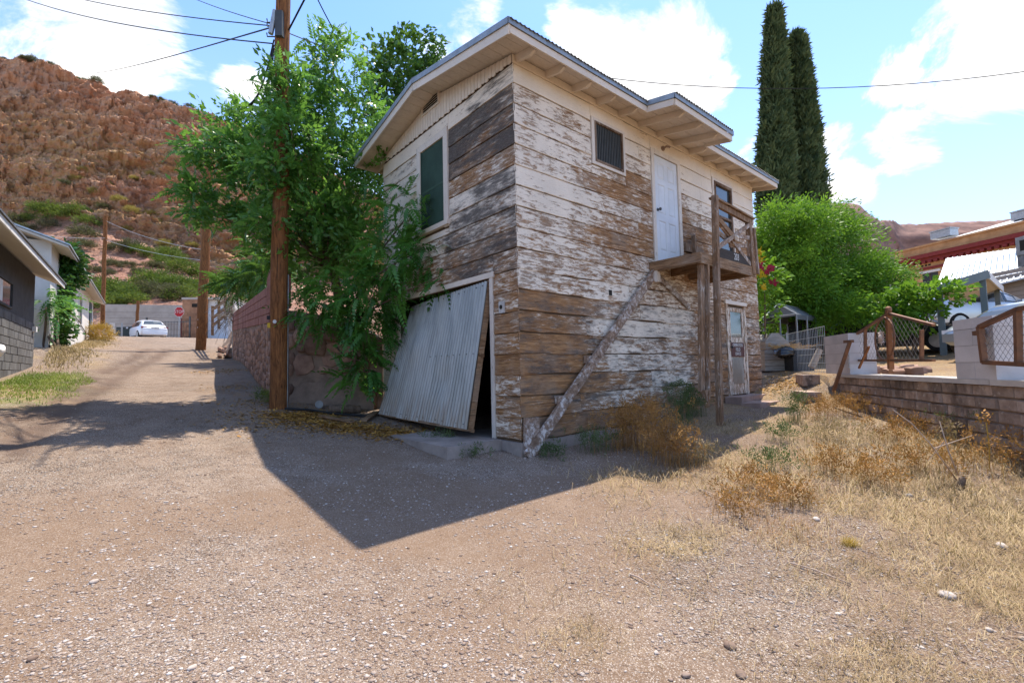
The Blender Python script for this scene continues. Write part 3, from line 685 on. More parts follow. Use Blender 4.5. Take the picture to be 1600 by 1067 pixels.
m_corr, g, bs, out = newmat('galvanised_sheet'); co = g.n('ShaderNodeTexCoord').outputs['Object']
n1 = g.noise(g.scale(co, (1, 2.2, .35)), 2.2, 7, .62, .4); n2 = g.noise(g.scale(co, (1, 9, .5)), 5, 5, .65); n3 = g.noise(co, 60, 3, .6)
c = g.mix(g.ramp(n1, .35, .65), (.24, .24, .225), (.41, .41, .385)); c = g.mix(g.ramp(n2, .55, .75, 0, .5), c, (.24, .25, .24)); c = g.mix(g.ramp(n3, .58, .75, 0, .35), c, (.20, .15, .11))
c = g.mix(g.math('MULTIPLY', g.ramp(g.xyz(co)[2], .75, .1), g.ramp(n2, .4, .65, .1, .7)), c, (.27, .19, .13))
c = g.mix(g.ramp(g.noise(g.scale(co, (1, 6, .22)), 3.0, 5, .7), .62, .74, 0, .6), c, (.25, .13, .065))
g.put(bs.inputs['Base Color'], c); bs.inputs['Metallic'].default_value = .7; g.put(bs.inputs['Roughness'], g.ramp(n1, .3, .7, .42, .6))
TL, TR, BR, BL = [np.array(p) for p in ((.22, 3.36, 2.20), (-.02, .62, 2.25), (-.36, .70, .115), (-.36, 3.62, .165))]
gd = sub('garage_door', (-.2, 2.1, .1))
def bil(u, v): return (TL * (1 - u) + TR * u) * (1 - v) + (BL * (1 - u) + BR * u) * v
nrm_d = np.cross(TR - TL, BL - TL); nrm_d /= np.linalg.norm(nrm_d); nrm_d = nrm_d if nrm_d[0] < 0 else -nrm_d
for k, (u0, u1) in enumerate(((0, .262), (.248, .510), (.496, .758), (.744, 1.0))):
    nn = int(round((u1 - u0) * 2.85 / .081)) * 8; us = np.linspace(u0, u1, nn + 1); vs_ = np.linspace(0, 1, 17)
    pts = []; bend = .012 * (k % 2)
    for vv in vs_:
        for u in us:
            w_ = .019 * math.sin((u * 2.85) / .081 * 2 * math.pi); pts.append(bil(u, vv * (1.0 + .006 * math.sin(k * 2.1))) + nrm_d * (w_ + .004 * (k % 2) + .02 + .012 * math.sin(vv * 3 + u * 4) + .035 * math.exp(-((u - .30) / .10) ** 2 - ((vv - .42) / .12) ** 2) - .03 * math.exp(-((u - .68) / .08) ** 2 - ((vv - .7) / .1) ** 2) + .03 * (vv > .9) * math.sin(u * 31) * (vv - .9) * 5))
    m_ = nn + 1; fs = [(r * m_ + i, r * m_ + i + 1, (r + 1) * m_ + i + 1, (r + 1) * m_ + i) for r in range(16) for i in range(nn)]
    link('corrugated_sheet', npmesh('corrugated_sheet', np.array(pts), np.array(fs), True), m_corr, gd)
for (p, q) in ((bil(0, 0), bil(1, 0)), (bil(0, 1), bil(1, 1)), (bil(0, .5), bil(1, .5)), (bil(.015, 0), bil(.015, 1)), (bil(.985, 0), bil(.985, 1)), (bil(.5, 0), bil(.5, 1)), (bil(.02, .98), bil(.5, .52))):
    b = B(); b.beam(p - nrm_d * .045, q - nrm_d * .045, .045, .09, nrm_d); b.build('door_frame', m_deck, gd)
b = B()
for u in np.linspace(.04, .96, 15):
    for vv in (.03, .5, .97): c_ = bil(u, vv) + nrm_d * .034; b.obox(c_, (0, .007, 0), (0, 0, .007), nrm_d * .004)
b.build('nail_head', m_metal, gd)
# outlet box beside the garage
ob = sub('outlet_box', (-.02, .32, 1.8))
b = B(); b.box(-.050, -.024, .26, .37, 1.745, 1.91); b.build('cover', plain('outlet_grey', (.55, .53, .5), .6, bump=.05), ob)
b = B(); b.tube([(-.052, .315, 1.83), (-.060, .315, 1.83)], .030, 14); b.build('hole', m_dark, ob)

# ---- openings on the long wall
w1 = sub('window', (2.07, 0, 4.28))
b = B(); b.box(1.73, 2.42, -.006, -.002, 4.33, 4.94); b.build('pane', m_glass, w1)
for (x0, x1, z0, z1) in ((1.63, 1.70, 4.24, 5.02), (2.45, 2.51, 4.24, 5.02), (1.70, 2.45, 4.97, 5.02), (1.70, 2.45, 4.24, 4.29)):
    b = B(); b.box(x0, x1, -.036, -.002, z0, z1); b.build('casing', m_trimv, w1)
for (x0, x1, z0, z1) in ((1.70, 1.735, 4.29, 4.97), (2.415, 2.45, 4.29, 4.97), (1.735, 2.415, 4.935, 4.97), (1.735, 2.415, 4.29, 4.33)):
    b = B(); b.box(x0, x1, -.045, -.007, z0, z1); b.build('frame', m_dframe, w1)
for i in range(15):
    x = 1.775 + i * .0435; b = B(); b.box(x - .009, x + .009, -.024, -.010, 4.33, 4.935); b.build('bar', plain('bar_grey', (.075, .08, .078), .6, bump=0) if i == 0 else MATS['bar_grey'], w1)
# upper white panelled door
ud = sub('upper_door', (3.81, 0, 2.86))
def panel_door(x0, x1, z0, z1, par):
    b = B(); y = -.014; W_ = x1 - x0; H_ = z1 - z0; st = .11 * W_ / .8
    xs = [x0, x0 + st, (x0 + x1) / 2 - st * .45, (x0 + x1) / 2 + st * .45, x1 - st, x1]
    zs = [z0, z0 + .22, z0 + .80, z0 + .93, z0 + 1.50, z0 + 1.60, z1 - .12, z1]
    for i in range(5):
        for j in range(7):
            rec = i in (1, 3) and j in (1, 3, 5)
            a0, a1, c0, c1 = xs[i], xs[i + 1], zs[j], zs[j + 1]
            if not rec: b.add([(a0, y, c0), (a1, y, c0), (a1, y, c1), (a0, y, c1)], [(0, 1, 2, 3)])
            else:
                e, d = .022, .012; f_ = .05
                o = [(a0, y, c0), (a1, y, c0), (a1, y, c1), (a0, y, c1)]; n_ = [(a0 + e, y + d, c0 + e), (a1 - e, y + d, c0 + e), (a1 - e, y + d, c1 - e), (a0 + e, y + d, c1 - e)]
                k_ = [(a0 + f_, y + .003, c0 + f_), (a1 - f_, y + .003, c0 + f_), (a1 - f_, y + .003, c1 - f_), (a0 + f_, y + .003, c1 - f_)]
                b.add(o + n_ + k_, [(q, (q + 1) % 4, (q + 1) % 4 + 4, q + 4) for q in range(4)] + [(q + 4, (q + 1) % 4 + 4, (q + 1) % 4 + 8, q + 8) for q in range(4)] + [(8, 9, 10, 11)])
    b.build('panel', m_white_door, par)
panel_door(3.41, 4.21, 2.87, 4.90, ud)
for (x0, x1, z0, z1) in ((3.31, 3.40, 2.80, 5.0), (4.22, 4.31, 2.80, 5.0), (3.40, 4.22, 4.91, 5.0)):
    b = B(); b.box(x0, x1, -.038, -.002, z0, z1); b.build('casing', m_trimv, ud)
b = B(); b.tube([(3.49, -.014, 3.86), (3.49, -.055, 3.86)], [.013, .013], 10); b.tube([(3.49, -.05, 3.86), (3.49, -.062, 3.86), (3.49, -.085, 3.86), (3.49, -.092, 3.86)], [.016, .030, .026, .012], 12); b.tube([(3.49, -.012, 3.86), (3.49, -.018, 3.86)], .034, 14); b.build('knob', m_metal, ud, smooth=False)
# window beside the balcony
w2 = sub('window', (6.1, 0, 3.4))
b = B(); b.box(5.76, 6.46, -.006, -.002, 3.45, 4.92); b.build('pane', m_glass, w2)
for (x0, x1, z0, z1) in ((5.63, 5.70, 3.36, 5.02), (6.52, 6.59, 3.36, 5.02), (5.70, 6.52, 4.96, 5.02), (5.70, 6.52, 3.36, 3.41)):
    b = B(); b.box(x0, x1, -.038, -.002, z0, z1); b.build('casing', m_trimv, w2)
for (x0, x1, z0, z1) in ((5.70, 5.765, 3.41, 4.96), (6.455, 6.52, 3.41, 4.96), (5.765, 6.455, 4.90, 4.96), (5.765, 6.455, 3.41, 3.47), (5.765, 6.455, 4.17, 4.22)):
    b = B(); b.box(x0, x1, -.048, -.007, z0, z1); b.build('frame', m_dframe, w2)
# lower door with glass, notice board and a galvanised kick panel
ld = sub('lower_door', (6.46, 0, .28))
b = B(); b.box(6.08, 6.84, -.010, -.002, .29, 2.22); b.build('slab', m_ldoor, ld)
b = B(); b.box(6.19, 6.72, -.014, -.0105, 1.56, 2.12); b.build('pane', m_glass, ld)
for (x0, x1, z0, z1) in ((6.09, 6.18, .30, 2.21), (6.73, 6.83, .30, 2.21), (6.18, 6.73, 1.44, 1.55), (6.18, 6.73, 2.13, 2.21)):
    b = B(); b.box(x0, x1, -.028, -.0105, z0, z1); b.build('rail', m_ldoor, ld)
b = B(); b.box(6.20, 6.74, -.022, -.0105, .52, 1.10); b.build('kick_panel', m_corr, ld)
b = B(); b.box(6.14, 6.78, -.034, -.029, 1.12, 1.43); sg = b.build('notice', plain('dark_red_notice', (.12, .045, .035), .6, var=.4, bump=.1), ld)
for (x0, x1, z0, z1) in ((5.98, 6.07, .2, 2.28), (6.85, 6.94, .2, 2.28)):
    b = B(); b.box(x0, x1, -.038, -.002, z0, z1); b.build('casing', m_ldoor, ld)
b = B(); b.box(5.94, 6.98, -.055, -.002, 2.28, 2.36); b.build('head_casing', m_trim, ld)
b = B(); b.tube([(6.13, -.029, 1.33), (6.13, -.07, 1.33), (6.13, -.09, 1.33)], [.012, .03, .02], 10); b.tube([(6.12, -.029, 1.46), (6.12, -.04, 1.46)], .02, 10); b.build('knob', m_metal, ld)
def text(name, s, loc, size, right, up, mat, parent=None, depth=.002, align='CENTER', squeeze=1.0):
    cu = bpy.data.curves.new(name, 'FONT'); cu.body = s; cu.size = size; cu.align_x = align; cu.align_y = 'CENTER'; cu.extrude = depth; cu.resolution_u = 3
    o = bpy.data.objects.new(name, cu); COL.objects.link(o); dg = bpy.context.evaluated_depsgraph_get(); me = bpy.data.meshes.new_from_object(o.evaluated_get(dg)); bpy.data.objects.remove(o)
    r_ = Vector(right).normalized(); u_ = Vector(up).normalized(); n_ = r_.cross(u_)
    M4 = Matrix(((r_.x * squeeze, u_.x, n_.x, loc[0]), (r_.y * squeeze, u_.y, n_.y, loc[1]), (r_.z * squeeze, u_.z, n_.z, loc[2]), (0, 0, 0, 1))); me.transform(M4); me.materials.clear(); me.materials.append(mat)
    return link(name, me, mat, parent)
m_wl = plain('white_lettering', (.72, .70, .66), .6, bump=0)
for i, s_ in enumerate(('OPERATION', 'FIELD', 'OFFICE')):
    text('lettering', s_, (6.46, -.037, 1.375 - i * .098), .105, (1, 0, 0), (0, 0, 1), m_wl, ld, squeeze=.85)
b = B(); b.box(1.94, 2.02, -.028, -.020, 2.12, 2.21); prt(b, 'knot_hole', m_dark)
b = B(); b.tube([(3.72, -.02, 5.09), (3.72, -.05, 5.09)], .045, 12); b.tube([(3.72, -.05, 5.09), (3.74, -.10, 5.11), (3.80, -.14, 5.10)], [.02, .022, .018], 8); prt(b, 'lamp_holder', plain('lamp_holder_brown', (.30, .20, .14), .6, bump=.05))

# ---- stair stringer, landing, posts and broken railing
bal = sub('landing', (4.2, -.5, 2.75))
DZ = 2.78
for i in range(6):
    y0 = -.98 + i * .165; b = B(); b.box(3.13, 5.22, y0, y0 + .155, DZ, DZ + .035); b.build('deck_board', m_deck, bal)
for x in (3.17, 3.85, 4.5, 5.16):
    b = B(); b.box(x - .022, x + .022, -.93, -.03, DZ - .145, DZ - .002); b.build('joist', m_deck, bal)
b = B(); b.box(3.13, 5.22, -.985, -.945, DZ - .15, DZ - .003); b.build('rim_board', m_deck, bal)
b = B(); b.box(3.12, 3.16, -1.0, -.03, DZ - .13, DZ + .004); b.build('rim_board', m_deck, bal)
gzp = gz1(3.45, -1.0)
b = B(); b.beam((3.42, -1.035, gzp - .12), (3.66, -1.02, 3.86), .085, .09, (0, 1, 0)); b.build('post', m_beam, bal)
b = B(); b.beam((3.13, -.90, .52), (3.27, -.92, DZ - .15), .13, .055, (0, 1, 0)); b.beam((3.24, -.93, .46), (3.38, -.94, DZ - .15), .05, .12, (0, 1, 0)); b.add([(3.09, -.87, .55), (3.27, -.87, .55), (3.33, -.93, .30), (3.24, -.96, .30), (3.09, -.98, .55), (3.27, -.98, .55)], [(0, 1, 2, 3), (0, 3, 4), (1, 5, 2), (4, 3, 2, 5)]); b.build('hanging_post', m_beam, bal)
RY = -.95
b = B(); b.beam((3.70, RY - .02, 3.77), (5.26, RY, 3.70), .055, .10); b.build('top_rail', m_beam, bal)
b = B(); b.beam((3.66, RY - .02, 3.845), (5.30, RY, 3.775), .12, .03); b.build('rail_cap', m_deck, bal)
b = B(); b.beam((5.16, RY, DZ - .12), (5.12, RY, 3.68), .09, .09, (0, 1, 0)); b.build('post', m_beam, bal)
b = B(); b.beam((5.27, RY - .07, DZ - .10), (5.31, RY - .02, 3.60), .07, .04, (0, 1, 0)); b.build('loose_stake', m_beam, bal)
b = B(); b.beam((3.74, RY - .05, 3.52), (4.42, RY - .04, 3.24), .10, .025, (0, 1, 0)); b.build('rail_slat', m_deck, bal)
for (p, q) in (((3.75, RY - .02, 3.50), (5.10, RY, 2.86)), ((3.75, RY - .045, 2.98), (5.08, RY - .03, 3.62)), ((3.78, RY + .02, 3.32), (4.45, RY + .02, 3.15)), ((4.38, RY - .03, 3.30), (5.06, RY - .02, 3.36)), ((4.35, RY + .03, 3.12), (5.05, RY + .03, 3.22))):
    b = B(); b.beam(p, q, .035, .075); b.build('rail_slat', m_strg, bal)
b = B(); b.tube([(4.40, RY - .06, 3.24), (4.46, RY - .05, 3.26)], .05, 6); b.build('rail_knot', m_trim, bal)
b = B(); b.box(3.72, 5.10, RY - .015, RY + .012, DZ + .04, DZ + .22); b.build('name_board', plain('blackened_board', (.06, .045, .035), .8, var=.4, bump=.3, stretch=(1, 1, 6)), bal)
text('lettering', '203', (4.50, RY - .019, DZ + .13), .17, (1, 0, 0), (0, 0, 1), m_wl, bal, squeeze=.8)
b = B(); b.box(4.36, 5.0, -.07, -.03, DZ + .42, DZ + .58); b.build('back_slat', m_beam, bal)
b = B(); b.beam((4.62, -.10, DZ + .04), (4.60, -.10, DZ + .75), .05, .08, (0, 1, 0)); b.build('baluster', m_beam, bal)
st = sub('stair_stringer', (1.6, -.1, 1.2))
b = B(); b.beam((-.02, -.13, -.20), (3.22, -.09, 2.66), .045, .15, (0, 0, 1)); b.build('stringer', m_strg, st)
for k in (.22, .42):
    p = np.array((-.02, -.13, -.20)) * (1 - k) + np.array((3.22, -.09, 2.66)) * k; b = B(); b.box(p[0] - .08, p[0] + .06, -.105, -.035, p[2] + .02, p[2] + .13); b.build('tread_block', m_strg, st)
b = B(); b.beam((.10, -.08, -.20), (.12, -.08, .30), .24, .06, (0, 1, 0)); b.build('foot_board', m_strg, st)
b = B(); b.beam((3.20, -.06, 2.64), (4.40, -.05, 2.08), .04, .10); b.build('wall_brace', m_strg, st)
b = B(); b.beam((3.19, -.14, 2.45), (3.19, -.14, 2.76), .10, .06, (0, 1, 0)); b.build('hanger', m_trim, st)
# steps up to the lower door
stp = wroot('stone_steps', (6.7, -.6, .1), 'low cracked brown steps leading up to the lower door', 'steps')
m_step = plain('brown_step', (.42, .30, .25), .95, var=.35, sc=3, bump=.5, bsc=18)
for i, (x0, x1, y0, y1, z) in enumerate(((5.75, 7.15, -.38, -.03, .27), (7.17, 8.05, -.36, -.02, .275), (5.65, 6.9, -.80, -.40, .16), (6.93, 8.1, -.82, -.38, .165), (5.9, 7.3, -1.20, -.83, .07))):
    n_ = 10; b = B(); top = [(x0 + (x1 - x0) * k / n_, y0 + .03 * math.sin(k * 1.7 + i), z + .008 * math.sin(k * 2.3 + i)) for k in range(n_ + 1)] + [(x1 - (x1 - x0) * k / n_, y1, z + .006 * math.sin(k + i)) for k in range(n_ + 1)]
    b.prism(top, (0, 0, -.35)); b.build('step_slab', m_step, stp)
# ================================================================ vegetation builders
def leafbatch(tmpl_v, tmpl_f, pos, dirs, ups, size, tone, extra_droop=0.0):
    """place a template (x along the frond, z up) at many points"""
    n = len(pos); d = dirs / (np.linalg.norm(dirs, axis=1, keepdims=True) + 1e-9)
    s = np.cross(ups, d); s /= np.linalg.norm(s, axis=1, keepdims=True) + 1e-9; u = np.cross(d, s)
    v = (tmpl_v[None, :, 0:1] * d[:, None] + tmpl_v[None, :, 1:2] * s[:, None] + tmpl_v[None, :, 2:3] * u[:, None]) * size[:, None, None] + pos[:, None]
    m = len(tmpl_v); f = (tmpl_f[None] + (np.arange(n) * m)[:, None, None]).reshape(-1, tmpl_f.shape[1])
    return v.reshape(-1, 3), f, np.repeat(tone, m)
def frond_tmpl(pairs=8, ll=.21, lw=.052, droop=.5, fold=.25):
    v = []; f = []
    def leaflet(px, pz, ang, side, l, w):
        o = len(v); dx, dy = math.cos(ang) * l, math.sin(ang) * l * side; nx, ny = -math.sin(ang) * side, math.cos(ang)
        v.extend([(px, 0, pz), (px + dx * .42 + nx * w, dy * .42 + ny * w, pz - l * .10 + fold * w), (px + dx, dy, pz - l * .42), (px + dx * .42 - nx * w, dy * .42 - ny * w, pz - l * .10 - fold * w)])
        f.append((o, o + 1, o + 2, o + 3))
    for i in range(pairs):
        t = .14 + .82 * i / (pairs - 1); z = .12 * math.sin(t * 2) - droop * t * t; k = math.sin(math.pi * min(1, .25 + t * .72)) ** .6
        for sd_ in (1, -1): leaflet(t, z, math.radians(62 - 20 * t), sd_, ll * k, lw * k)
    leaflet(.97, -droop * .94 + .11, 0.0, 1, ll * .7, lw * .8)
    o = len(v); v.extend([(0, -.008, 0), (0, .008, 0), (1, .004, .11 - droop), (1, -.004, .11 - droop)]); f.append((o, o + 1, o + 2, o + 3))
    o = len(v); m_ = .5; v.extend([(0, -.007, 0), (0, .007, 0), (.5, .006, .10 - droop * .25), (.5, -.006, .10 - droop * .25)]); f.append((o, o + 1, o + 2, o + 3))
    return np.array(v, float), np.array(f)
def spray_tmpl(n=14, seed=1, ll=.35, lw=.07, spread=.5):
    r = np.random.default_rng(seed); v = []; f = []
    for i in range(n):
        t = r.random(); p = np.array([t, (r.random() - .5) * spread, (r.random() - .5) * spread]); d = np.array([.6 + r.random() * .5, r.normal() * .6, r.normal() * .5]); d /= np.linalg.norm(d)
        s = np.cross(d, r.normal(size=3)); s /= np.linalg.norm(s); l = ll * (.6 + .8 * r.random()); w = lw * (.7 + .6 * r.random()); o = len(v)
        v.extend([p, p + d * l * .45 + s * w, p + d * l, p + d * l * .45 - s * w]); f.append((o, o + 1, o + 2, o + 3))
    return np.array(v, float), np.array(f)
def shell(n, c, r, r_, inner=.35, low=-1.0):
    """points through an uneven ellipsoid, thicker towards its skin, and their outward directions"""
    d = r_.normal(size=(n * 2, 3)); d /= np.linalg.norm(d, axis=1, keepdims=True); d = d[d[:, 2] > low][:n]
    k = (inner + (1 - inner) * r_.random(len(d)) ** .55)
    lump = .72 + .56 * fbm(d[:, 0] * 2.2 + c[0] * 3, d[:, 1] * 2.2 + c[1] * 3, d[:, 2] * 2.2 + c[2], 3)
    return np.array(c) + d * np.array(r) * (k * lump)[:, None], d
def crown(name, mat, parent, clumps, tmpl, seed, size=(.45, .7), flat=.5, jit=.5, hang=0.0, inner=.35, upb=0.0):
    r_ = np.random.default_rng(seed); V = []; Fc = []; Tn = []; off = 0
    for (c, r, n) in clumps:
        p, d = shell(n, c, r, r_, inner); m = len(p)
        dr = d * np.array([1, 1, flat]) + r_.normal(size=(m, 3)) * jit; dr[:, 2] += -hang + upb
        up = np.tile([0, 0, 1.0], (m, 1)) + r_.normal(size=(m, 3)) * .35
        sz = size[0] + (size[1] - size[0]) * r_.random(m)
        v, f, t = leafbatch(tmpl[0], tmpl[1], p, dr, up, sz, np.clip(r_.normal(.45, .28, m), 0, 1)); V.append(v); Fc.append(f + off); Tn.append(t); off += len(v)
    me = npmesh(name, np.concatenate(V), np.concatenate(Fc), False, {'tone': np.concatenate(Tn)}); return link(name, me, mat, parent)
def limb(p, q, r0, r1, bend=.12, n=6, seed=0, b=None):
    r_ = random.Random(seed); p = np.array(p, float); q = np.array(q, float); L_ = np.linalg.norm(q - p); pts = []
    o1 = np.array([r_.uniform(-1, 1) for _ in range(3)]) * bend * L_; o2 = np.array([r_.uniform(-1, 1) for _ in range(3)]) * bend * L_ * .4
    for i in range(n + 1):
        t = i / n; pts.append(p + (q - p) * t + o1 * math.sin(math.pi * t) + o2 * math.sin(2 * math.pi * t))
    b = b or B(); b.tube(pts, [r0 + (r1 - r0) * i / n for i in range(n + 1)], 7); return b, pts
m_bark = plain('grey_brown_bark', (.20, .14, .10), .95, var=.5, sc=8, bump=.8, bsc=25, stretch=(2, 2, .4))
m_ail = leafmat('glossy_green_leaf', (.028, .125, .026), (.14, .37, .06), .34, .48, .55, 1.6)
m_ail3 = leafmat('sunlit_tree_leaf', (.035, .14, .026), (.19, .40, .07), .38, .50, .45, 1.8)
m_ail2 = leafmat('olive_green_leaf', (.03, .10, .02), (.09, .22, .04), .40, .30, .4, 1.0)
m_mesq = leafmat('feathery_lime_leaf', (.05, .16, .012), (.20, .38, .03), .5, .42, .3, .45)
m_cyp = leafmat('cypress_scale_leaf', (.030, .058, .026), (.15, .19, .08), .75, .12, .15, 1.6)
m_shrub = leafmat('desert_shrub_green', (.06, .10, .02), (.19, .24, .045), .6, .25, .2, .8)
m_shrubg = leafmat('desert_shrub_grey', (.07, .065, .035), (.16, .14, .08), .7, .2, .2, .8)
m_shruby = leafmat('desert_shrub_yellow', (.28, .21, .05), (.48, .38, .12), .7, .25, .2, .8)
m_vine = leafmat('vine_leaf', (.015, .055, .012), (.055, .16, .03), .4, .25, .4, 2.0)
FR = frond_tmpl(8, .25, .062); FR2 = frond_tmpl(6, .26, .085, .65); SP = spray_tmpl(); SPF = spray_tmpl(26, 5, .20, .030, .55); LOOSE = spray_tmpl(9, 9, .42, .14, .6); SPS = spray_tmpl(18, 11, .30, .05, .7)

# ---- the tree of heaven leaning over the lane between pole and house
def C_(px, py, d, rx, rz, n, ry=None): return (at(px, py, d), (rx, ry or rx, rz), n)
tr = wroot('leafy_tree', at(505, 560, 10.8), 'large feathery-leaved green tree crowding the pole and the gable', 'tree')
cl_main = [C_(520, 120, 10.4, .75, .85, 110), C_(545, 200, 10.4, 1.0, 1.0, 190), C_(490, 195, 10.2, .75, .8, 95), C_(600, 250, 10.8, .9, .9, 150), C_(560, 300, 10.3, 1.2, 1.0, 230), C_(480, 300, 10.2, 1.0, .8, 150),
    C_(380, 245, 9.8, .85, .35, 115), C_(330, 240, 9.6, .55, .28, 70), C_(420, 215, 9.8, .6, .35, 60), C_(400, 190, 10, .6, .25, 50), C_(350, 195, 10, .45, .2, 30), C_(320, 325, 9.6, .38, .42, 75), C_(385, 300, 9.8, .6, .35, 60), C_(400, 350, 10, .5, .45, 60), C_(440, 385, 9.6, .45, .45, 40),
    C_(500, 400, 10.3, .9, .7, 150), C_(570, 380, 9.9, .95, .8, 190)]
cl_low = [C_(640, 330, 8.5, .55, .50, 110), C_(665, 390, 8.2, .40, .40, 80), C_(620, 410, 8.4, .65, .50, 130), C_(580, 450, 8.7, .70, .55, 140), C_(530, 450, 9.0, .60, .50, 110), C_(500, 490, 9.0, .45, .30, 60), C_(578, 505, 8.8, .40, .42, 80), C_(572, 565, 8.8, .30, .40, 65), C_(552, 592, 8.8, .28, .22, 30), C_(690, 430, 8.0, .22, .25, 30), C_(470, 470, 9.2, .3, .3, 24), C_(565, 500, 8.9, .45, .3, 70)]
cl_main += [C_(446, 118, 8.5, .30, .24, 34), C_(436, 160, 8.5, .34, .26, 42), C_(455, 205, 8.6, .36, .28, 46), C_(470, 245, 8.9, .4, .3, 50), C_(425, 262, 8.6, .5, .22, 56), C_(420, 350, 8.7, .4, .26, 44), C_(450, 300, 9.0, .42, .3, 50), C_(520, 70, 10.4, .35, .3, 34), C_(515, 345, 9.4, .7, .5, 90), C_(300, 300, 9.6, .3, .25, 24), C_(470, 150, 10, .5, .4, 60)]
cl_main = [(c, r, int(n * .86)) for c, r, n in cl_main]; cl_low = [(c, r, int(n * .76)) for c, r, n in cl_low]
CLU = spray_tmpl(20, 33, .34, .085, .75)
crown('crown', m_ail, tr, [(c, r, int(n * .55)) for c, r, n in cl_main], FR, 11, (.28, .46), .5, .7, .0, .25)
crown('leaf_clusters', m_ail3, tr, [(c, np.array(r) * .95, int(n * .52)) for c, r, n in cl_main], CLU, 41, (.26, .44), .6, .9, 0, .2)
crown('low_foliage', m_ail, tr, cl_low, FR, 12, (.32, .52), .35, .45, .20)
base = at(528, 560, 10.9); base[2] = 1.2
fork = at(520, 420, 10.6)
b, _ = limb(base, fork, .13, .10, .06, 6, 2); b.build('trunk', m_bark, tr, smooth=True)
for i, c in enumerate(cl_main + cl_low):
    src = fork if i < len(cl_main) else base + (fork - base) * .55
    b, _ = limb(src, c[0], .055 if i < 6 else .035, .008, .10, 7, 20 + i); b.build('branch', m_bark, tr, smooth=True)
# ---- looser tree behind the gable
t2 = wroot('loose_leaf_tree', at(650, 480, 15), 'thin loose-leaved tree rising behind the gable roof', 'tree')
cl2 = [C_(650, 80, 14.5, .7, .5, 95), C_(620, 120, 14.2, .75, .7, 120), C_(665, 130, 14.6, .8, .7, 120), C_(600, 165, 14, .5, .8, 80), C_(640, 190, 14.5, .9, .8, 140), C_(597, 90, 14.2, .25, .3, 22), C_(640, 260, 14.5, 1.0, 1.0, 90)]
crown('crown', m_ail2, t2, cl2, LOOSE, 13, (.28, .42), .6, .8)
b0 = at(655, 480, 15); b0[2] = 1.3; f0 = at(645, 260, 14.6); b, _ = limb(b0, f0, .14, .08, .05, 6, 3); b.build('trunk', m_bark, t2, smooth=True)
for i, c in enumerate(cl2): b, _ = limb(f0, c[0], .04, .008, .08, 6, 60 + i); b.build('branch', m_bark, t2, smooth=True)
# ---- leafy tree behind the wall, over the plank fence
t3 = wroot('leafy_tree', at(395, 480, 19), 'low bright green tree behind the plank fence above the retaining wall', 'tree')
cl3 = [C_(395, 440, 18, .75, .45, 120), C_(365, 445, 19, .6, .4, 80), C_(425, 425, 17, .6, .6, 90), C_(410, 400, 18, .7, .5, 80)]
crown('crown', m_ail2, t3, cl3, FR, 14, (.5, .8), .4, .5, .1)
b0 = at(400, 500, 19); b0[2] = 2.6; b, _ = limb(b0, cl3[0][0], .09, .04, .05, 5, 4); b.build('trunk', m_bark, t3, smooth=True)
for i, c in enumerate(cl3[1:]): b, _ = limb(cl3[0][0], c[0], .035, .01, .08, 5, 80 + i); b.build('branch', m_bark, t3, smooth=True)

# ---- two cypresses
def cypress(px, py_top, d, w_px, label, seed, lean=0.0):
    top = at(px, py_top, d); c0 = at(px + lean, 430, d); zb = gz1(c0[0], c0[1]); ht = top[2] - zb; r_ = np.random.default_rng(seed); R0 = w_px / F_PX * d / 2
    t = wroot('cypress_tree', (c0[0], c0[1], zb), label, 'tree', None)
    def rr(k, a): return R0 * (np.clip((1 - k) * 1.9, 0, 1) ** .55) * (.55 + .45 * np.clip(k * 6, 0, 1)) * (1.18 - .35 * k) * (.66 + .70 * fbm(np.cos(a) * 1.9 + seed, np.sin(a) * 1.9, k * 22, 4, .6))
    cen = lambda k: np.stack([c0[0] + (top[0] - c0[0]) * k, c0[1] + (top[1] - c0[1]) * k, zb + .8 + (ht - .8) * k], -1)
    kk = np.linspace(0, .995, 60); aa = np.linspace(0, 2 * math.pi, 18, endpoint=False); K_, A_ = np.meshgrid(kk, aa, indexing='ij')
    P_ = cen(K_); rad_ = rr(K_, A_) * .86; P_[..., 0] += rad_ * np.cos(A_); P_[..., 1] += rad_ * np.sin(A_)
    ix = np.arange(60 * 18).reshape(60, 18); q_ = np.stack([ix[:-1], np.roll(ix, -1, 1)[:-1], np.roll(ix, -1, 1)[1:], ix[1:]], -1).reshape(-1, 4)
    link('inner_foliage', npmesh('inner_foliage', P_.reshape(-1, 3), q_, True, {'tone': np.zeros(60 * 18)}), m_cyp, t)
    n = 10500; k = r_.random(n) ** .85; a = r_.random(n) * 2 * math.pi; p = cen(k); ra = rr(k, a) * (.80 + .36 * r_.random(n) ** 2); p[:, 0] += ra * np.cos(a); p[:, 1] += ra * np.sin(a)
    dr = np.stack([np.cos(a) * .28, np.sin(a) * .28, np.ones(n)], -1) + r_.normal(size=(n, 3)) * .16
    v, f, tn = leafbatch(CYP[0], CYP[1], p, dr, np.stack([np.cos(a), np.sin(a), 0 * a], -1) + r_.normal(size=(n, 3)) * .4, .45 + .4 * r_.random(n), np.clip(.25 + .9 * (fbm(np.cos(a) * 3, np.sin(a) * 3, k * 30, 3) - .35) + r_.normal(0, .15, n), 0, 1))
    link('crown', npmesh('crown', v, f, False, {'tone': tn}), m_cyp, t)
    b = B(); b.tube([(c0[0], c0[1], zb - .2), (c0[0], c0[1], zb + 1.6)], [.28, .2], 9); b.build('trunk', m_bark, t, smooth=True)
CYP = spray_tmpl(7, 21, .55, .075, .22)
cypress(1210, 26, 30, 37, 'taller of the two slender dark cypress trees behind the house', 31, 2)
cypress(1246, 66, 31, 47, 'shorter and wider of the two dark cypress trees behind the house', 32, 12)
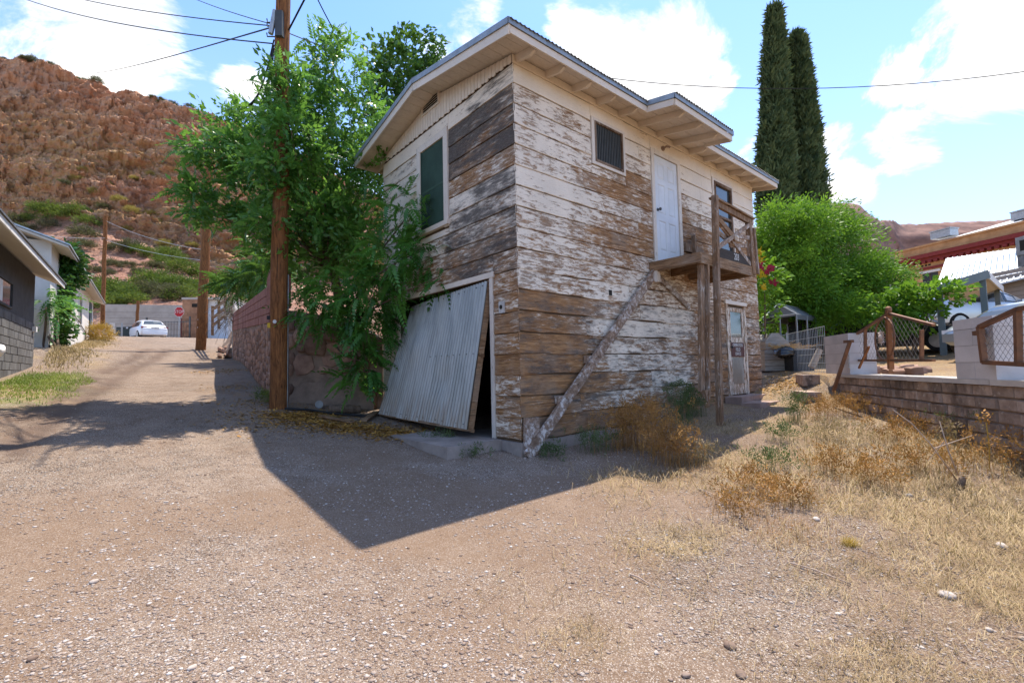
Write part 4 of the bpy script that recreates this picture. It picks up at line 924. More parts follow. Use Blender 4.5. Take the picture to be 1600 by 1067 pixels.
# ---- feathery lime-green tree right of the house
t4 = wroot('feathery_tree', at(1270, 560, 17), 'broad bright lime-green feathery tree standing right of the house', 'tree')
cl4 = []; q4 = random.Random(44)
for i in range(34):      # many small boughs filling a broad, uneven dome
    for _ in range(50):
        px, py = q4.uniform(1180, 1392), q4.uniform(296, 492); top = np.interp(px, [1180, 1205, 1250, 1290, 1330, 1360, 1392], [330, 300, 298, 312, 345, 390, 430])
        if py > top + 14: break
    cl4.append(C_(px, py, q4.uniform(15.4, 18.2), q4.uniform(.45, .85), q4.uniform(.30, .55), q4.randint(70, 150)))
crown('crown', m_mesq, t4, cl4, SPF, 15, (.40, .80), .5, .7, .05, .15)
b0 = at(1385, 560, 15.5); b0[2] = .9; bb = at(1290, 555, 17); bb[2] = .9
f0 = at(1300, 440, 16.8)
b, _ = limb(bb, f0, .17, .10, .08, 7, 5); b.build('trunk', m_bark, t4, smooth=True)
b, _ = limb(bb + np.array([.3, -.2, 0]), at(1340, 450, 16.8), .11, .05, .10, 7, 6); b.build('trunk', m_bark, t4, smooth=True)
for i, c in enumerate(cl4): b, _ = limb(f0, c[0], .045, .01, .08, 6, 100 + i); b.build('branch', m_bark, t4, smooth=True)
# ---- lighter yellow-green bush in front of the parked car
t5 = wroot('leafy_bush', at(1430, 560, 14), 'sprawling yellow-green bush in front of the silver parked car', 'bush')
cl5 = [C_(1418, 470, 14, .40, .36, 80), C_(1448, 462, 13.6, .34, .26, 46), C_(1482, 458, 13.4, .26, .16, 26), C_(1408, 505, 14, .40, .34, 70), C_(1440, 490, 13.8, .30, .26, 40), C_(1388, 485, 14.2, .40, .36, 70)]
crown('crown', m_mesq, t5, cl5, LOOSE, 16, (.26, .40), .7, .8)
b0 = at(1425, 560, 14); b0[2] = gz1(b0[0], b0[1])
for i, c in enumerate(cl5): b, _ = limb(b0, c[0], .03, .007, .08, 6, 140 + i); b.build('stem', m_bark, t5, smooth=True)
for i in range(3):
    p = at(1478 + i * 12, 428 + 8 * (i % 2), 13.4); b, _ = limb(cl5[2][0], p, .008, .003, .06, 5, 150 + i); b.build('twig', m_bark, t5, smooth=True)
# ---- flowering bush at the house corner
m_fy = plain('yellow_petal', (.75, .55, .03), .6, bump=0); m_fr = plain('magenta_petal', (.42, .03, .08), .6, bump=0)
t6 = wroot('flowering_bush', at(1196, 575, 13), 'bush with yellow and magenta flowers just behind the house corner', 'bush')
cl6 = [C_(1192, 435, 13, .26, .42, 46), C_(1194, 470, 13, .22, .3, 26), C_(1189, 505, 13, .12, .3, 12)]
crown('leaves', m_mesq, t6, cl6, LOOSE, 17, (.25, .4), .7, .8)
for nm, mt, pts in (('yellow_flower', m_fy, [(1186, 405), (1187, 432), (1190, 447), (1184, 392), (1186, 424)]), ('magenta_flower', m_fr, [(1186, 412), (1199, 418), (1195, 424), (1207, 440), (1203, 420), (1184, 418)])):
    for i, (px, py) in enumerate(pts):
        c = at(px, py, 12.5); r_ = np.random.default_rng(i); v, f = spray_tmpl(12, 40 + i, .14, .05, .1); v = v * np.array([.12, 1, 1]) + c; link(nm, npmesh(nm, v, f), mt, t6)
b0 = at(1198, 575, 13); b0[2] = gz1(b0[0], b0[1])
for i, c in enumerate(cl6): b, _ = limb(b0, c[0], .025, .008, .08, 5, 160 + i); b.build('stem', m_bark, t6, smooth=True)

# ---- scrub on the hillside
protos = []
for k, (mt, sc_) in enumerate(((m_shrub, 1.0), (m_shrubg, .8), (m_shruby, .7))):
    for j in range(2):
        r_ = np.random.default_rng(50 + k * 3 + j); p, d = shell(150, (0, 0, .45), (1.0, 1.0, .75), r_, .2, -.35); dr = d + r_.normal(size=d.shape) * .6; dr[:, 2] += .5
        v, f, tn = leafbatch(SPS[0], SPS[1], p, dr, np.tile([0, 0, 1.], (len(p), 1)) + r_.normal(size=d.shape) * .3, .5 + .4 * r_.random(len(p)), np.clip(r_.normal(.45, .25, len(p)), 0, 1))
        me = npmesh('desert_shrub', v, f, False, {'tone': tn}); me.materials.append(mt); protos.append((k, me))
shr = random.Random(4)
names = ('rounded green desert shrub growing on the red talus slope', 'dry grey-brown desert shrub growing on the red talus slope', 'pale yellow tuft growing among the rocks of the red hillside')
def shrub(px, vv, k, s_):
    p = hill_pt(px, vv); o = bpy.data.objects.new('desert_shrub', shr.choice([m for kk, m in protos if kk == k])); COL.objects.link(o)
    o.location = (p[0], p[1], p[2] - .09 * s_); s_ *= .58; o.scale = (s_ * shr.uniform(.9, 1.5), s_ * shr.uniform(.9, 1.5), s_ * shr.uniform(.8, 1.1)); o.rotation_euler = (0, 0, shr.uniform(0, 6.28)); 
    if vv > .9: tag(o, 'low dark bush on the skyline of the red hill', 'shrub', 'bushes along the hill skyline'); return
    zone = 'at the foot of the red slope' if vv < .13 else ('on the lower red slope' if vv < .25 else ('halfway up the red slope' if vv < .41 else ('just below the red cliff' if vv < .5 else 'among the rocks of the red cliff')))
    side = 'left of the slim pole' if px < 160 else ('between the two far poles' if px < 310 else 'right of the lane-side pole')
    tag(o, ('rounded green desert shrub ', 'dry grey-brown desert shrub ', 'pale yellow desert tuft ')[k] + zone + ', ' + side, 'shrub', ('green scrub ', 'grey scrub ', 'yellow tufts ')[k] + zone + ', ' + side)
for (px, vv, k, s_) in [(65, .47, 0, 2.6), (100, .46, 0, 3.0), (120, .47, 0, 2.6), (140, .45, 0, 2.2), (45, .45, 0, 1.8), (20, .44, 1, 2.2), (75, .42, 1, 2.0), (40, .40, 1, 2.0), (130, .39, 1, 2.4), (132, .34, 1, 2.2), (185, .36, 1, 2.0), (205, .38, 1, 2.2), (215, .37, 0, 2.0), (235, .37, 0, 2.4), (262, .42, 0, 2.4), (270, .40, 0, 2.2), (255, .33, 0, 2.0), (290, .33, 0, 2.4), (310, .34, 0, 2.2), (335, .33, 0, 2.0), (230, .18, 0, 2.6), (248, .19, 0, 2.8), (262, .15, 0, 2.6), (280, .17, 0, 2.6), (300, .18, 0, 2.8), (320, .16, 0, 2.8), (340, .2, 0, 2.6), (285, .08, 0, 2.4), (232, .12, 1, 2.4), (250, .10, 1, 2.4), (270, .08, 1, 2.2), (170, .10, 0, 2.6), (185, .07, 0, 2.8), (150, .06, 0, 2.6), (165, .03, 0, 2.4), (205, .05, 0, 2.4), (155, .14, 1, 1.8), (145, .22, 1, 1.4), (175, .26, 1, 1.4), (172, .22, 1, 1.2), (118, .30, 1, 1.3), (128, .26, 1, 1.2), (200, .28, 1, 1.2), (240, .30, 1, 1.6), (215, .24, 1, 1.2), (360, .36, 0, 2.2), (385, .34, 0, 2.2), (350, .26, 0, 2.4), (380, .22, 0, 2.6),
        (120, .58, 2, 1.2), (150, .56, 2, 1.3), (185, .55, 2, 1.4), (205, .53, 2, 1.2), (235, .55, 2, 1.6), (248, .53, 2, 1.6), (130, .62, 2, 1.0), (170, .60, 2, 1.0), (200, .48, 2, 1.3), (260, .47, 2, 1.3), (210, .64, 2, 1.0), (235, .68, 2, .9), (100, .55, 1, 1.2), (160, .52, 1, 1.4), (300, .50, 2, 1.2)]: shrub(px, vv, k, s_)
for i in range(26):   # low bushes along the skyline
    px = shr.choice((shr.uniform(-60, 420), shr.uniform(90, 350))); shrub(px, .925, 1, shr.uniform(.7, 1.5))
# ================================================================ poles, wires, retaining wall, lane, left-hand houses
m_pole = wood_paint('creosoted_pole', wa=(.085, .032, .012), wb=(.30, .125, .042), gr=(.19, .085, .035), vertical=True, default_paint=.0)
m_galv = plain('galvanised_grey', (.42, .44, .45), .45, .6, bump=.05)
m_black = plain('black_cable', (.02, .02, .022), .6, bump=0)
def pole(base, top, r0, r1, label, extras=True, zadd=0):
    t = wroot('utility_pole', tuple(base), label, 'pole'); base = np.array(base, float); top = np.array(top, float); n = 14; b = B(); pts = [base + np.array([0, 0, -.4]) + (top - base - np.array([0, 0, -.4])) * i / n + np.array([.012 * math.sin(i * 1.3), .012 * math.cos(i * 1.7), 0]) for i in range(n + 1)]
    b.tube(pts, [r0 + (r1 - r0) * i / n for i in range(n + 1)], 18); sm(b.build('shaft', m_pole, t)); return t
pb = at(435, 637, 8.8); pt = at(445, -260, 8.8); P1 = pole(pb, pt, .165, .108, 'thick brown wooden utility pole standing at the corner of the stone wall')
def on_pole(py): k = (637 - py) / 897.; return pb + (pt - pb) * k
ax = on_pole(60)
rgt = np.array([_r[0], _r[1], 0]); fwd = np.array([FW[0], FW[1], 0]) / math.hypot(FW[0], FW[1])
c = on_pole(48) - fwd * .15; b = B(); b.obox(c + rgt * .02, rgt * .065, fwd * .05, np.array([0, 0, .24])); b.build('cable_closure', plain('closure_grey', (.07, .075, .08), .6, bump=.1), P1)
c = on_pole(45) - fwd * .16 - rgt * .09; b = B(); b.tube([c + np.array([0, 0, -.22]) - rgt * .05, c + np.array([0, 0, .22]) + rgt * .03], .045, 10); b.build('splice_tube', m_galv, P1)
for (py, s_) in ((38, -1), (44, -1), (60, -1)):
    c = on_pole(py); b = B(); b.tube([c - rgt * .12 - fwd * .04, c - rgt * .26 - fwd * .05, c - rgt * .27 - fwd * .05 + np.array([0, 0, .07])], .012, 6); b.build('hook', m_metal, P1)
c = on_pole(504) - fwd * .165; b = B(); b.tube([c, c - fwd * .012], .035, 14); b.build('reflector', plain('pale_reflector', (.7, .7, .68), .4, bump=0), P1)
c = on_pole(509) - fwd * .10 - rgt * .135; b = B(); b.obox(c, rgt * .03, fwd * .015, np.array([0, 0, .045])); b.build('tag_plate', plain('yellow_tag', (.65, .42, .04), .5, bump=0), P1)
c = on_pole(497) - fwd * .10 - rgt * .135; b = B(); b.obox(c, rgt * .04, fwd * .015, np.array([0, 0, .035])); b.build('tag_plate', m_black, P1)
b = B(); b.tube([pb + rgt * .185 - fwd * .03 + np.array([0, 0, -.1]), on_pole(430) + rgt * .175 - fwd * .03], .012, 8); b.build('conduit', m_roofm, P1)
b = B(); b.tube([pb - fwd * .168 + rgt * .02, on_pole(420) - fwd * .158 + rgt * .03, on_pole(200) - fwd * .14 + rgt * .01], .007, 5); b.build('crack_line', m_dark, P1)
for i, (py0, q) in enumerate(((62, (392, 165)), (70, (388, 165)), (75, (404, 162)), (80, (410, 150)))):     # service drops sagging into the leaves
    p = on_pole(py0) - rgt * .16; e = at(*q, 9.2); m_ = [p + (e - p) * t + np.array([0, 0, -.25 * math.sin(math.pi * t)]) for t in np.linspace(0, 1, 9)]; b = B(); b.tube(m_, .013, 6); b.build('drop_cable', m_black, P1)
b2 = at(313, 545, 24); P2 = pole(b2, at(330, 200, 24), .235, .18, 'brown utility pole beside the lane below the stop sign')
for py in (500, 512): c = b2 + (at(330, 200, 24) - b2) * ((545 - py) / 345); b = B(); b.tube([c - fwd * .225, c - fwd * .24], .05, 10); b.build('reflector', MATS['pale_reflector'], P2)
P3 = pole(at(160, 505, 33), at(165, 338, 33), .13, .11, 'dark slim utility pole beyond the white house on the left')
P4 = pole(at(213, 512, 42), at(216, 470, 42), .13, .11, 'short dark wooden post behind the parked white car')
def wire(p, q, sag, r, label, n=16, mat=None):
    p = np.array(p); q = np.array(q); pts = [p + (q - p) * t + np.array([0, 0, -sag * 4 * t * (1 - t)]) for t in np.linspace(0, 1, n + 1)]; b = B(); b.tube(pts, r, 5); o = b.build('overhead_wire', mat or m_black); tag(o, label, 'wire'); return o
pa = on_pole(40) - rgt * .24
wire(pa, at(60, -18, 16), .15, .011, 'overhead wire running up left from the pole, upper of two')
wire(on_pole(68) - rgt * .2, at(20, -8, 18), .25, .013, 'overhead wire running left from the pole above the hilltop')
wire(on_pole(44) - rgt * .26, at(110, 113, 60), .5, .014, 'overhead wire descending left from the pole to the hilltop')
wire(on_pole(38) - rgt * .2, at(255, -25, 16), .1, .009, 'thin overhead wire rising steeply left from the pole')
wire(on_pole(50) + rgt * .1, at(486, -20, 8.0), .0, .016, 'short thick cable rising right from the closure on the pole')
wire(at(487, -20, 9), at(520, 45, 9.8), .02, .012, 'black cable dropping into the top of the tree')
wire(on_pole(52) + rgt * .1, at(640, 106, 18), .15, .010, 'wire passing from the pole behind the thin tree and gable')
wire(at(940, 121, 26), at(1700, 97, 22), .95, .020, 'single dark wire crossing the sky in front of the cypress trees')
wire(at(165, 372, 33), at(60, 366, 24), .1, .010, 'pale service wire from the slim pole to the white house', mat=m_galv)
wire(at(165, 345, 33), at(330, 392, 25), .3, .010, 'pale wire between the slim pole and the lane-side pole', mat=m_galv)
wire(at(165, 375, 33), at(330, 408, 25), .2, .010, 'lower pale wire between the slim pole and the lane-side pole', mat=m_galv)

# ---- retaining wall: rubble stone with red block courses on top
m_rub = plain('rubble_stone', (.40, .25, .18), .95, var=.4, sc=5, bump=.8, bsc=18, objrand=.4, col2=(.25, .15, .11))
m_mort = plain('sandy_mortar', (.30, .215, .16), .98, var=.35, sc=4, bump=.7, bsc=22)
m_rblk, g, bs, out = newmat('painted_red_block'); co = g.n('ShaderNodeTexCoord').outputs['Object']
n1 = g.noise(g.scale(co, (1, 1, .35)), 2.2, 7, .65); c = g.mix(g.ramp(n1, .3, .65), (.20, .075, .055), (.34, .155, .12)); c = g.mix(g.ramp(g.noise(co, 1.2, 4), .60, .75, 0, .6), c, (.45, .32, .28))
g.put(bs.inputs['Base Color'], c); bs.inputs['Roughness'].default_value = .9; g.put(bs.inputs['Normal'], g.bump(g.noise(co, 30, 4), .5, .01))
WN0 = np.array([-1.72, 5.92]); WF0 = np.array([.0, 20.4]); wd = WF0 - WN0; WL = np.linalg.norm(wd); wd = wd / WL; wo_ = np.array([-wd[1], wd[0]])   # outward = lane side
if wo_[0] > 0: wo_ = -wo_
RW = wroot('retaining_wall', (WN0[0], WN0[1], .4), 'rubble stone retaining wall topped with red blocks along the lane', 'wall')
def wt(s): return 2.83 + (3.84 - 2.83) * s / WL
def wb_(s): p = WN0 + wd * s; return gz1(p[0] + wo_[0] * .1, p[1] + wo_[1] * .1)
def wp(s, o, z): p = WN0 + wd * s + wo_ * o; return (p[0], p[1], z)
b = B(); nS = 24
for i in range(nS):
    s0, s1 = WL * i / nS, WL * (i + 1) / nS; b.add([wp(s0, 0, wb_(s0) - .3), wp(s1, 0, wb_(s1) - .3), wp(s1, 0, wt(s1) - .02), wp(s0, 0, wt(s0) - .02), wp(s0, -.35, wb_(s0) - .3), wp(s1, -.35, wb_(s1) - .3), wp(s1, -.35, wt(s1) - .02), wp(s0, -.35, wt(s0) - .02)], [(0, 1, 2, 3), (4, 7, 6, 5), (3, 2, 6, 7), (0, 3, 7, 4), (1, 5, 6, 2)])
b.build('mortar_core', m_mort, RW)
rr_ = random.Random(12)
def stone_poly(P0, U_, V_, N_, cx, cy, rx, ry, name, par, mat, proud=.03, n=7):
    """an irregular flat-faced stone set in a wall"""
    a0 = rr_.random() * 6; ring = []
    for k in range(n):
        a = a0 + 2 * math.pi * k / n + rr_.uniform(-.25, .25); q = rr_.uniform(.78, 1.05); e = .75
        ring.append((cx + rx * q * math.copysign(abs(math.cos(a)) ** e, math.cos(a)), cy + ry * q * math.copysign(abs(math.sin(a)) ** e, math.sin(a))))
    P = lambda u, v_, o: np.array(P0) + np.array(U_) * u + np.array(V_) * v_ + np.array(N_) * o
    b = B(); vs = [P(u, v_, -.03) for u, v_ in ring] + [P(cx + (u - cx) * .95, cy + (v_ - cy) * .95, proud * .65) for u, v_ in ring] + [P(cx + (u - cx) * .74, cy + (v_ - cy) * .74, proud * rr_.uniform(.85, 1.25)) for u, v_ in ring]
    fs = [(k, (k + 1) % n, (k + 1) % n + n, k + n) for k in range(n)] + [(k + n, (k + 1) % n + n, (k + 1) % n + 2 * n, k + 2 * n) for k in range(n)] + [tuple(range(2 * n, 3 * n))]
    b.add(vs, fs); return sm(b.build(name, mat, par), 50)
# block courses along the lane
zc = .2
for cidx in range(4):
    s = 0.0 - (.2 if cidx % 2 else 0)
    while s < WL - .05:
        s0, s1 = max(s, 0) + .005, min(s + .40, WL) - .005; h1 = wt(s0) - cidx * zc - .005; h2 = wt(s1) - cidx * zc - .005
        if s1 - s0 > .05:
            b = B(); o1 = .022 + rr_.uniform(0, .007); vs = [wp(s0, .001, h1 - zc + .012), wp(s1, .001, h2 - zc + .012), wp(s1, .001, h2), wp(s0, .001, h1), wp(s0 + .004, o1, h1 - zc + .016), wp(s1 - .004, o1, h2 - zc + .016), wp(s1 - .004, o1, h2 - .004), wp(s0 + .004, o1, h1 - .004)]
            b.add(vs, [(4, 5, 6, 7), (0, 1, 5, 4), (1, 2, 6, 5), (2, 3, 7, 6), (3, 0, 4, 7)]); b.build('block', m_rblk, RW)
        s += .40
# rubble below, along the lane
s = .1
while s < WL - .15:
    zt_ = wt(s) - 4 * zc - .08; z = wb_(s) + .10
    while z < zt_:
        w = rr_.uniform(.08, .18) * (1 + s * .02); h = rr_.uniform(.07, .13); stone_poly((WN0[0] + wo_[0] * .0, WN0[1] + wo_[1] * .0, 0), (wd[0], wd[1], 0), (0, 0, 1), (wo_[0], wo_[1], 0), s + rr_.uniform(-.04, .04), z + h * .5, w, h, 'stone', RW, m_rub, .022); z += h * 1.75
    s += .36 + s * .012
# end face between pole and house
EA = np.array([WN0[0], WN0[1]]); EB = np.array([.02, 4.30]); eu = (EB - EA); EL = np.linalg.norm(eu); eu /= EL; en = np.array([eu[1], -eu[0]]); en = en if en @ (CAM[:2] - EA) > 0 else -en
def ep(s, o, z): p = EA + eu * s + en * o; return (p[0], p[1], z)
b = B(); ez = 2.15; b.add([ep(0, 0, 0), ep(EL, 0, 0), ep(EL, 0, ez - .5), ep(EL * .5, 0, ez), ep(0, 0, ez + .2), ep(0, -.5, 0), ep(EL, -.5, 0), ep(EL, -.5, ez - .5), ep(EL * .5, -.5, ez), ep(0, -.5, ez + .2)], [(0, 1, 2, 3, 4), (5, 9, 8, 7, 6), (4, 3, 8, 9), (3, 2, 7, 8), (0, 4, 9, 5), (1, 6, 7, 2)]); b.build('mortar_core', m_mort, RW)
grid = [(.12, .50, .12, .12), (.12, .80, .13, .10), (.14, 1.05, .13, .16), (.13, 1.36, .14, .13), (.15, 1.62, .14, .12), (.40, .92, .11, .10), (.42, 1.18, .13, .12), (.40, 1.50, .12, .14), (.72, 1.02, .24, .19), (.62, 1.62, .14, .14), (.68, 1.36, .11, .09), (.98, 1.40, .25, .20), (.95, 1.72, .20, .11), (1.30, 1.10, .17, .13), (1.40, 1.36, .22, .10), (1.32, 1.60, .19, .12), (1.65, 1.22, .15, .16), (1.75, 1.52, .17, .12), (1.95, 1.0, .18, .15), (2.05, 1.32, .18, .14), (.40, .52, .11, .10), (.12, .30, .12, .09), (.36, 1.85, .16, .12), (.12, 1.9, .12, .13), (1.55, .92, .12, .09), (1.15, .90, .11, .08), (.9, 1.95, .15, .09), (1.3, 1.88, .15, .09)]
for (u, v_, rx, ry) in grid: stone_poly((EA[0], EA[1], .12), (eu[0], eu[1], 0), (0, 0, 1), (en[0], en[1], 0), u, v_, rx * 1.22, ry * 1.25, 'stone', RW, m_rub, rr_.uniform(.03, .08), 6)
for (u0, u1, z1) in ((.42, 2.25, .78),):   # sloped concrete apron at the foot
    b = B(); b.add([ep(u0 - .25, .20, .05), ep(u1, .24, .05), ep(u1, .04, z1 - .05), ep(u0 + .25, .04, z1), ep(u0 - .25, -.02, .05), ep(u1, -.02, .05), ep(u1, -.02, z1 - .05), ep(u0 + .25, -.02, z1)], [(0, 1, 2, 3), (3, 2, 6, 7), (0, 3, 7, 4), (1, 5, 6, 2)]); b.build('apron', m_mort, RW)
for k in range(4):
    b = B(); b.box(EA[0] - .02, EA[0] + .36, EA[1] - .15, EA[1] + .25, 2.35 + k * .2, 2.545 + k * .2); b.build('pier_block', m_rblk, RW)
# ---- plank fence and brush above the wall's far end
fn = wroot('plank_fence', wp(WL - 1, -.6, 3.4), 'brown plank fence standing above the far end of the retaining wall', 'fence')
m_fence = wood_paint('fence_plank', wa=(.14, .075, .035), wb=(.36, .215, .10), vertical=True, default_paint=.05)
for i in range(15):
    s_ = WL - 3.3 + i * .17; p = wp(s_, -.55 - .02 * (i % 2), 0); z0 = wt(s_) - .3; b = B(); h = .95 + rr_.uniform(-.08, .08); b.obox((p[0], p[1], z0 + h / 2), (wo_[1] * .075, -wo_[0] * .075, 0), (wo_[0] * .01, wo_[1] * .01, 0), (.01 * rr_.uniform(-1, 1), 0, h / 2)); b.build('plank', m_fence, fn)
for i in range(9):
    p = np.array(wp(WL - .55, -.62, 0)) + np.array([wo_[0], wo_[1], 0]) * (-.17 * i); b = B(); h = 1.0 + rr_.uniform(-.06, .06); b.obox((p[0], p[1], wt(WL) - .35 + h / 2), (wo_[0] * .075, wo_[1] * .075, 0), (wd[0] * .01, wd[1] * .01, 0), (0, 0, h / 2)); b.build('plank', m_fence, fn)
for dz_ in (.25, .75): b = B(); b.beam(wp(WL - 3.4, -.57, wt(WL) - .45 + dz_), wp(WL - .5, -.57, wt(WL) - .3 + dz_), .03, .07); b.build('rail', m_fence, fn)
fr = wroot('rail_fence', at(350, 490, 25), 'orange-brown rail fence climbing the bank behind the lane-side pole', 'fence')
for i, (px, py0, py1) in enumerate(((332, 516, 478), (342, 506, 470), (352, 492, 462), (362, 486, 458))):
    b = B(); b.beam(at(px, py0 + 8, 25 - i), at(px, py1, 25 - i), .12, .10, (0, 1, 0)); b.build('post', m_fence, fr)
for (o0, o1) in ((0, 0), (14, 10), (26, 20)): b = B(); b.beam(at(331, 484 + o0, 25), at(364, 462 + o1, 22), .04, .16); b.build('rail', m_fence, fr)
bank = wroot('earth_bank', at(345, 545, 23), 'rough brown earth bank at the far end of the retaining wall', 'bank')
v = []; NN = 26
for i in range(NN):
    for j in range(NN):
        u, w = i / (NN - 1), j / (NN - 1); p = np.array(wp(WL + .1 + u * 5.5, .55 - w * 2.2, 0)); zb = gz1(p[0], p[1]); z = zb - .15 + (1.9 * sstep(0, .55, w)) * (1 - .35 * u) + (float(fbm(u * 6, w * 6, 3., 4)) - .5) * .7; v.append((p[0], p[1], z))
q = [(i * NN + j, (i + 1) * NN + j, (i + 1) * NN + j + 1, i * NN + j + 1) for i in range(NN - 1) for j in range(NN - 1)]
link('bank_face', npmesh('bank_face', np.array(v), np.array(q)), m_mort, bank)
for i in range(12): 
    p = wp(WL + rr_.uniform(0, 3), .5 - rr_.uniform(0, .5), 0); zz = gz1(p[0], p[1]); stone_poly((p[0], p[1], zz + .1), (wd[0], wd[1], 0), (.0, 0, 1), (wo_[0], wo_[1], .3), 0, 0, rr_.uniform(.15, .35), rr_.uniform(.1, .2), 'stone', bank, m_rub, .12)
br = wroot('brush_pile', at(357, 500, 22), 'tangle of grey dead brush hanging over the bank', 'brush')
b = B(); r_ = random.Random(5)
for i in range(150):
    p = at(358 + r_.gauss(0, 6), 488 + r_.gauss(0, 12), 21.5 + r_.gauss(0, .4)); q_ = p + np.array([r_.gauss(0, .35), r_.gauss(0, .35), -abs(r_.gauss(.3, .35))]); b.tube([p, (p + q_) / 2 + np.array([r_.gauss(0, .08), r_.gauss(0, .08), .05]), q_], [.010, .008, .004], 4, False)
b.build('twig', plain('dead_twig', (.26, .22, .18), .95, bump=0), br)
gp = wroot('metal_post', at(364, 560, 22), 'thin grey metal post at the far end of the retaining wall', 'post'); b = B(); b.tube([at(364, 562, 22), at(364, 500, 22)], .045, 8); b.build('post', m_galv, gp)

# ---- grey block house at the left edge
m_gblk = plain('grey_painted_block', (.165, .16, .155), .9, var=.45, sc=2.2, bump=.5, bsc=25, objrand=.22, col2=(.10, .095, .09))
m_gup = plain('dark_grey_upper', (.085, .082, .08), .9, var=.3, sc=3, bump=.4, bsc=20)
m_eave = plain('cream_eave_paint', (.62, .55, .46), .8, var=.2, sc=4, bump=.1, stretch=(1, 5, 1))
m_wtrim = plain('white_trim', (.72, .70, .66), .7, var=.12, bump=.05)
GX, GY1, GY0 = -6.05, 14.95, 1.0
GH = wroot('grey_block_house', (GX, GY1, .9), 'low grey block house at the left edge with a wide cream eave', 'house')
b = B(); b.box(GX - 6, GX, GY0, GY1, .0, 2.62); b.build('lower_wall', m_gblk, GH)
b = B(); b.box(GX - 5.995, GX - .006, GY0 + .006, GY1 - .006, 2.621, 4.05); b.build('upper_wall', m_gup, GH)
for r in range(13):
    z0 = 1.0 + r * .2; 
    y = 6.2 - (.2 if r % 2 else 0)
    z1 = min(z0 + .2, 2.62)
    if z0 > 2.55: break
    while y < GY1 - .05:
        y1 = min(y + .40, GY1); b = B(); o = .012 + rr_.uniform(0, .010); b.add([(GX + .001, y + .006, z0 + .006), (GX + .001, y1 - .006, z0 + .006), (GX + .001, y1 - .006, z1 - .006), (GX + .001, y + .006, z1 - .006), (GX + o, y + .010, z0 + .010), (GX + o, y1 - .010, z0 + .010), (GX + o, y1 - .010, z1 - .010), (GX + o, y + .010, z1 - .010)], [(4, 5, 6, 7), (0, 1, 5, 4), (1, 2, 6, 5), (2, 3, 7, 6), (3, 0, 4, 7)]); b.build('block', m_gblk, GH); y += .40
EV = .55
b = B(); b.prism([(GX + EV, GY0, 3.86), (GX - 3, GY0, 5.4), (GX - 6.6, GY0, 3.86), (GX - 6.6, GY0, 3.92), (GX - 3, GY0, 5.47), (GX + EV, GY0, 3.92)], (0, GY1 + .6 - GY0, 0)); rf_ = b.build('roof', m_eave, GH)
b = B(); b.prism([(GX + EV + .06, GY0 - .02, 3.925), (GX - 3, GY0 - .02, 5.475), (GX - 3, GY0 - .02, 5.52), (GX + EV + .06, GY0 - .02, 3.965)], (0, GY1 + .66 - GY0, 0)); b.build('roof_sheet', m_roofm, GH)
b = B(); b.box(GX + EV + .002, GX + EV + .03, GY0, GY1 + .6, 3.80, 3.93); b.build('fascia', m_wtrim, GH)
def gwin(y0, y1, z0, z1, par=GH, X=GX, fm=None):
    w = wroot('window', (X, (y0 + y1) / 2, z0)); w.parent = par; w.matrix_parent_inverse = parent_inv(par)
    b = B(); b.box(X + .003, X + .010, y0, y1, z0, z1); b.build('pane', m_glass, w); b = B()
    for (a, c_, e, f_) in ((y0 - .05, y0, z0 - .05, z1 + .05), (y1, y1 + .05, z0 - .05, z1 + .05), (y0, y1, z1, z1 + .05), (y0, y1, z0 - .05, z0)): b.box(X + .002, X + .035, a, c_, e, f_)
    b.build('frame', fm or m_gup, w); return w
gwin(10.3, 11.9, 2.75, 3.3); gwin(6.3, 7.9, 2.7, 3.4)
b = B(); b.box(GX + .011, GX + .015, 10.35, 11.0, 2.78, 3.27); b.build('curtain', m_wtrim, GH)
b = B(); b.tube([(GX + .04, 9.2, 2.1), (GX + .04, 9.2, 3.9)], .025, 8); b.box(GX + .012, GX + .10, 9.1, 9.3, 1.95, 2.12); b.build('conduit', m_galv, GH)
b = B(); b.box(GX + .012, GX + .10, 14.6, 14.8, 2.35, 2.5); b.build('meter_box', m_wtrim, GH)
tp = wroot('draped_canopy', (GX, GY1, .9), 'white sheet bundled over a shelf on the grey block wall', 'canopy')
Ca = at(15, 540, 11.0)
v = []; NA_, NB_ = 24, 16
for i in range(NA_):
    for j in range(NB_):
        a = i / (NA_ - 1); t = j / (NB_ - 1) * math.pi; x = GX + .03 + .42 * math.sin(t) * (1 + .12 * math.sin(a * 14)); z = 1.52 + .15 * math.cos(t) + .05 * math.sin(a * 23 + t * 3) + .03 * math.sin(a * 51); v.append((x, 4.6 + a * 4.0, z))
q = [(i * NB_ + j, (i + 1) * NB_ + j, (i + 1) * NB_ + j + 1, i * NB_ + j + 1) for i in range(NA_ - 1) for j in range(NB_ - 1)]
link('sheet', npmesh('sheet', np.array(v), np.array(q), True), plain('white_cloth', (.78, .76, .72), .8, var=.1, bump=.2, bsc=12), tp)
b = B(); b.box(GX + .012, GX + .42, 4.6, 8.3, 1.36, 1.42)
for y in (4.8, 6.5, 8.2): b.prism([(GX + .012, y, 1.36), (GX + .40, y, 1.36), (GX + .012, y, 1.02)], (0, .04, 0))
b.build('shelf', m_deck, tp)
GH.rotation_euler.z = -.042; tp.rotation_euler.z = -.042
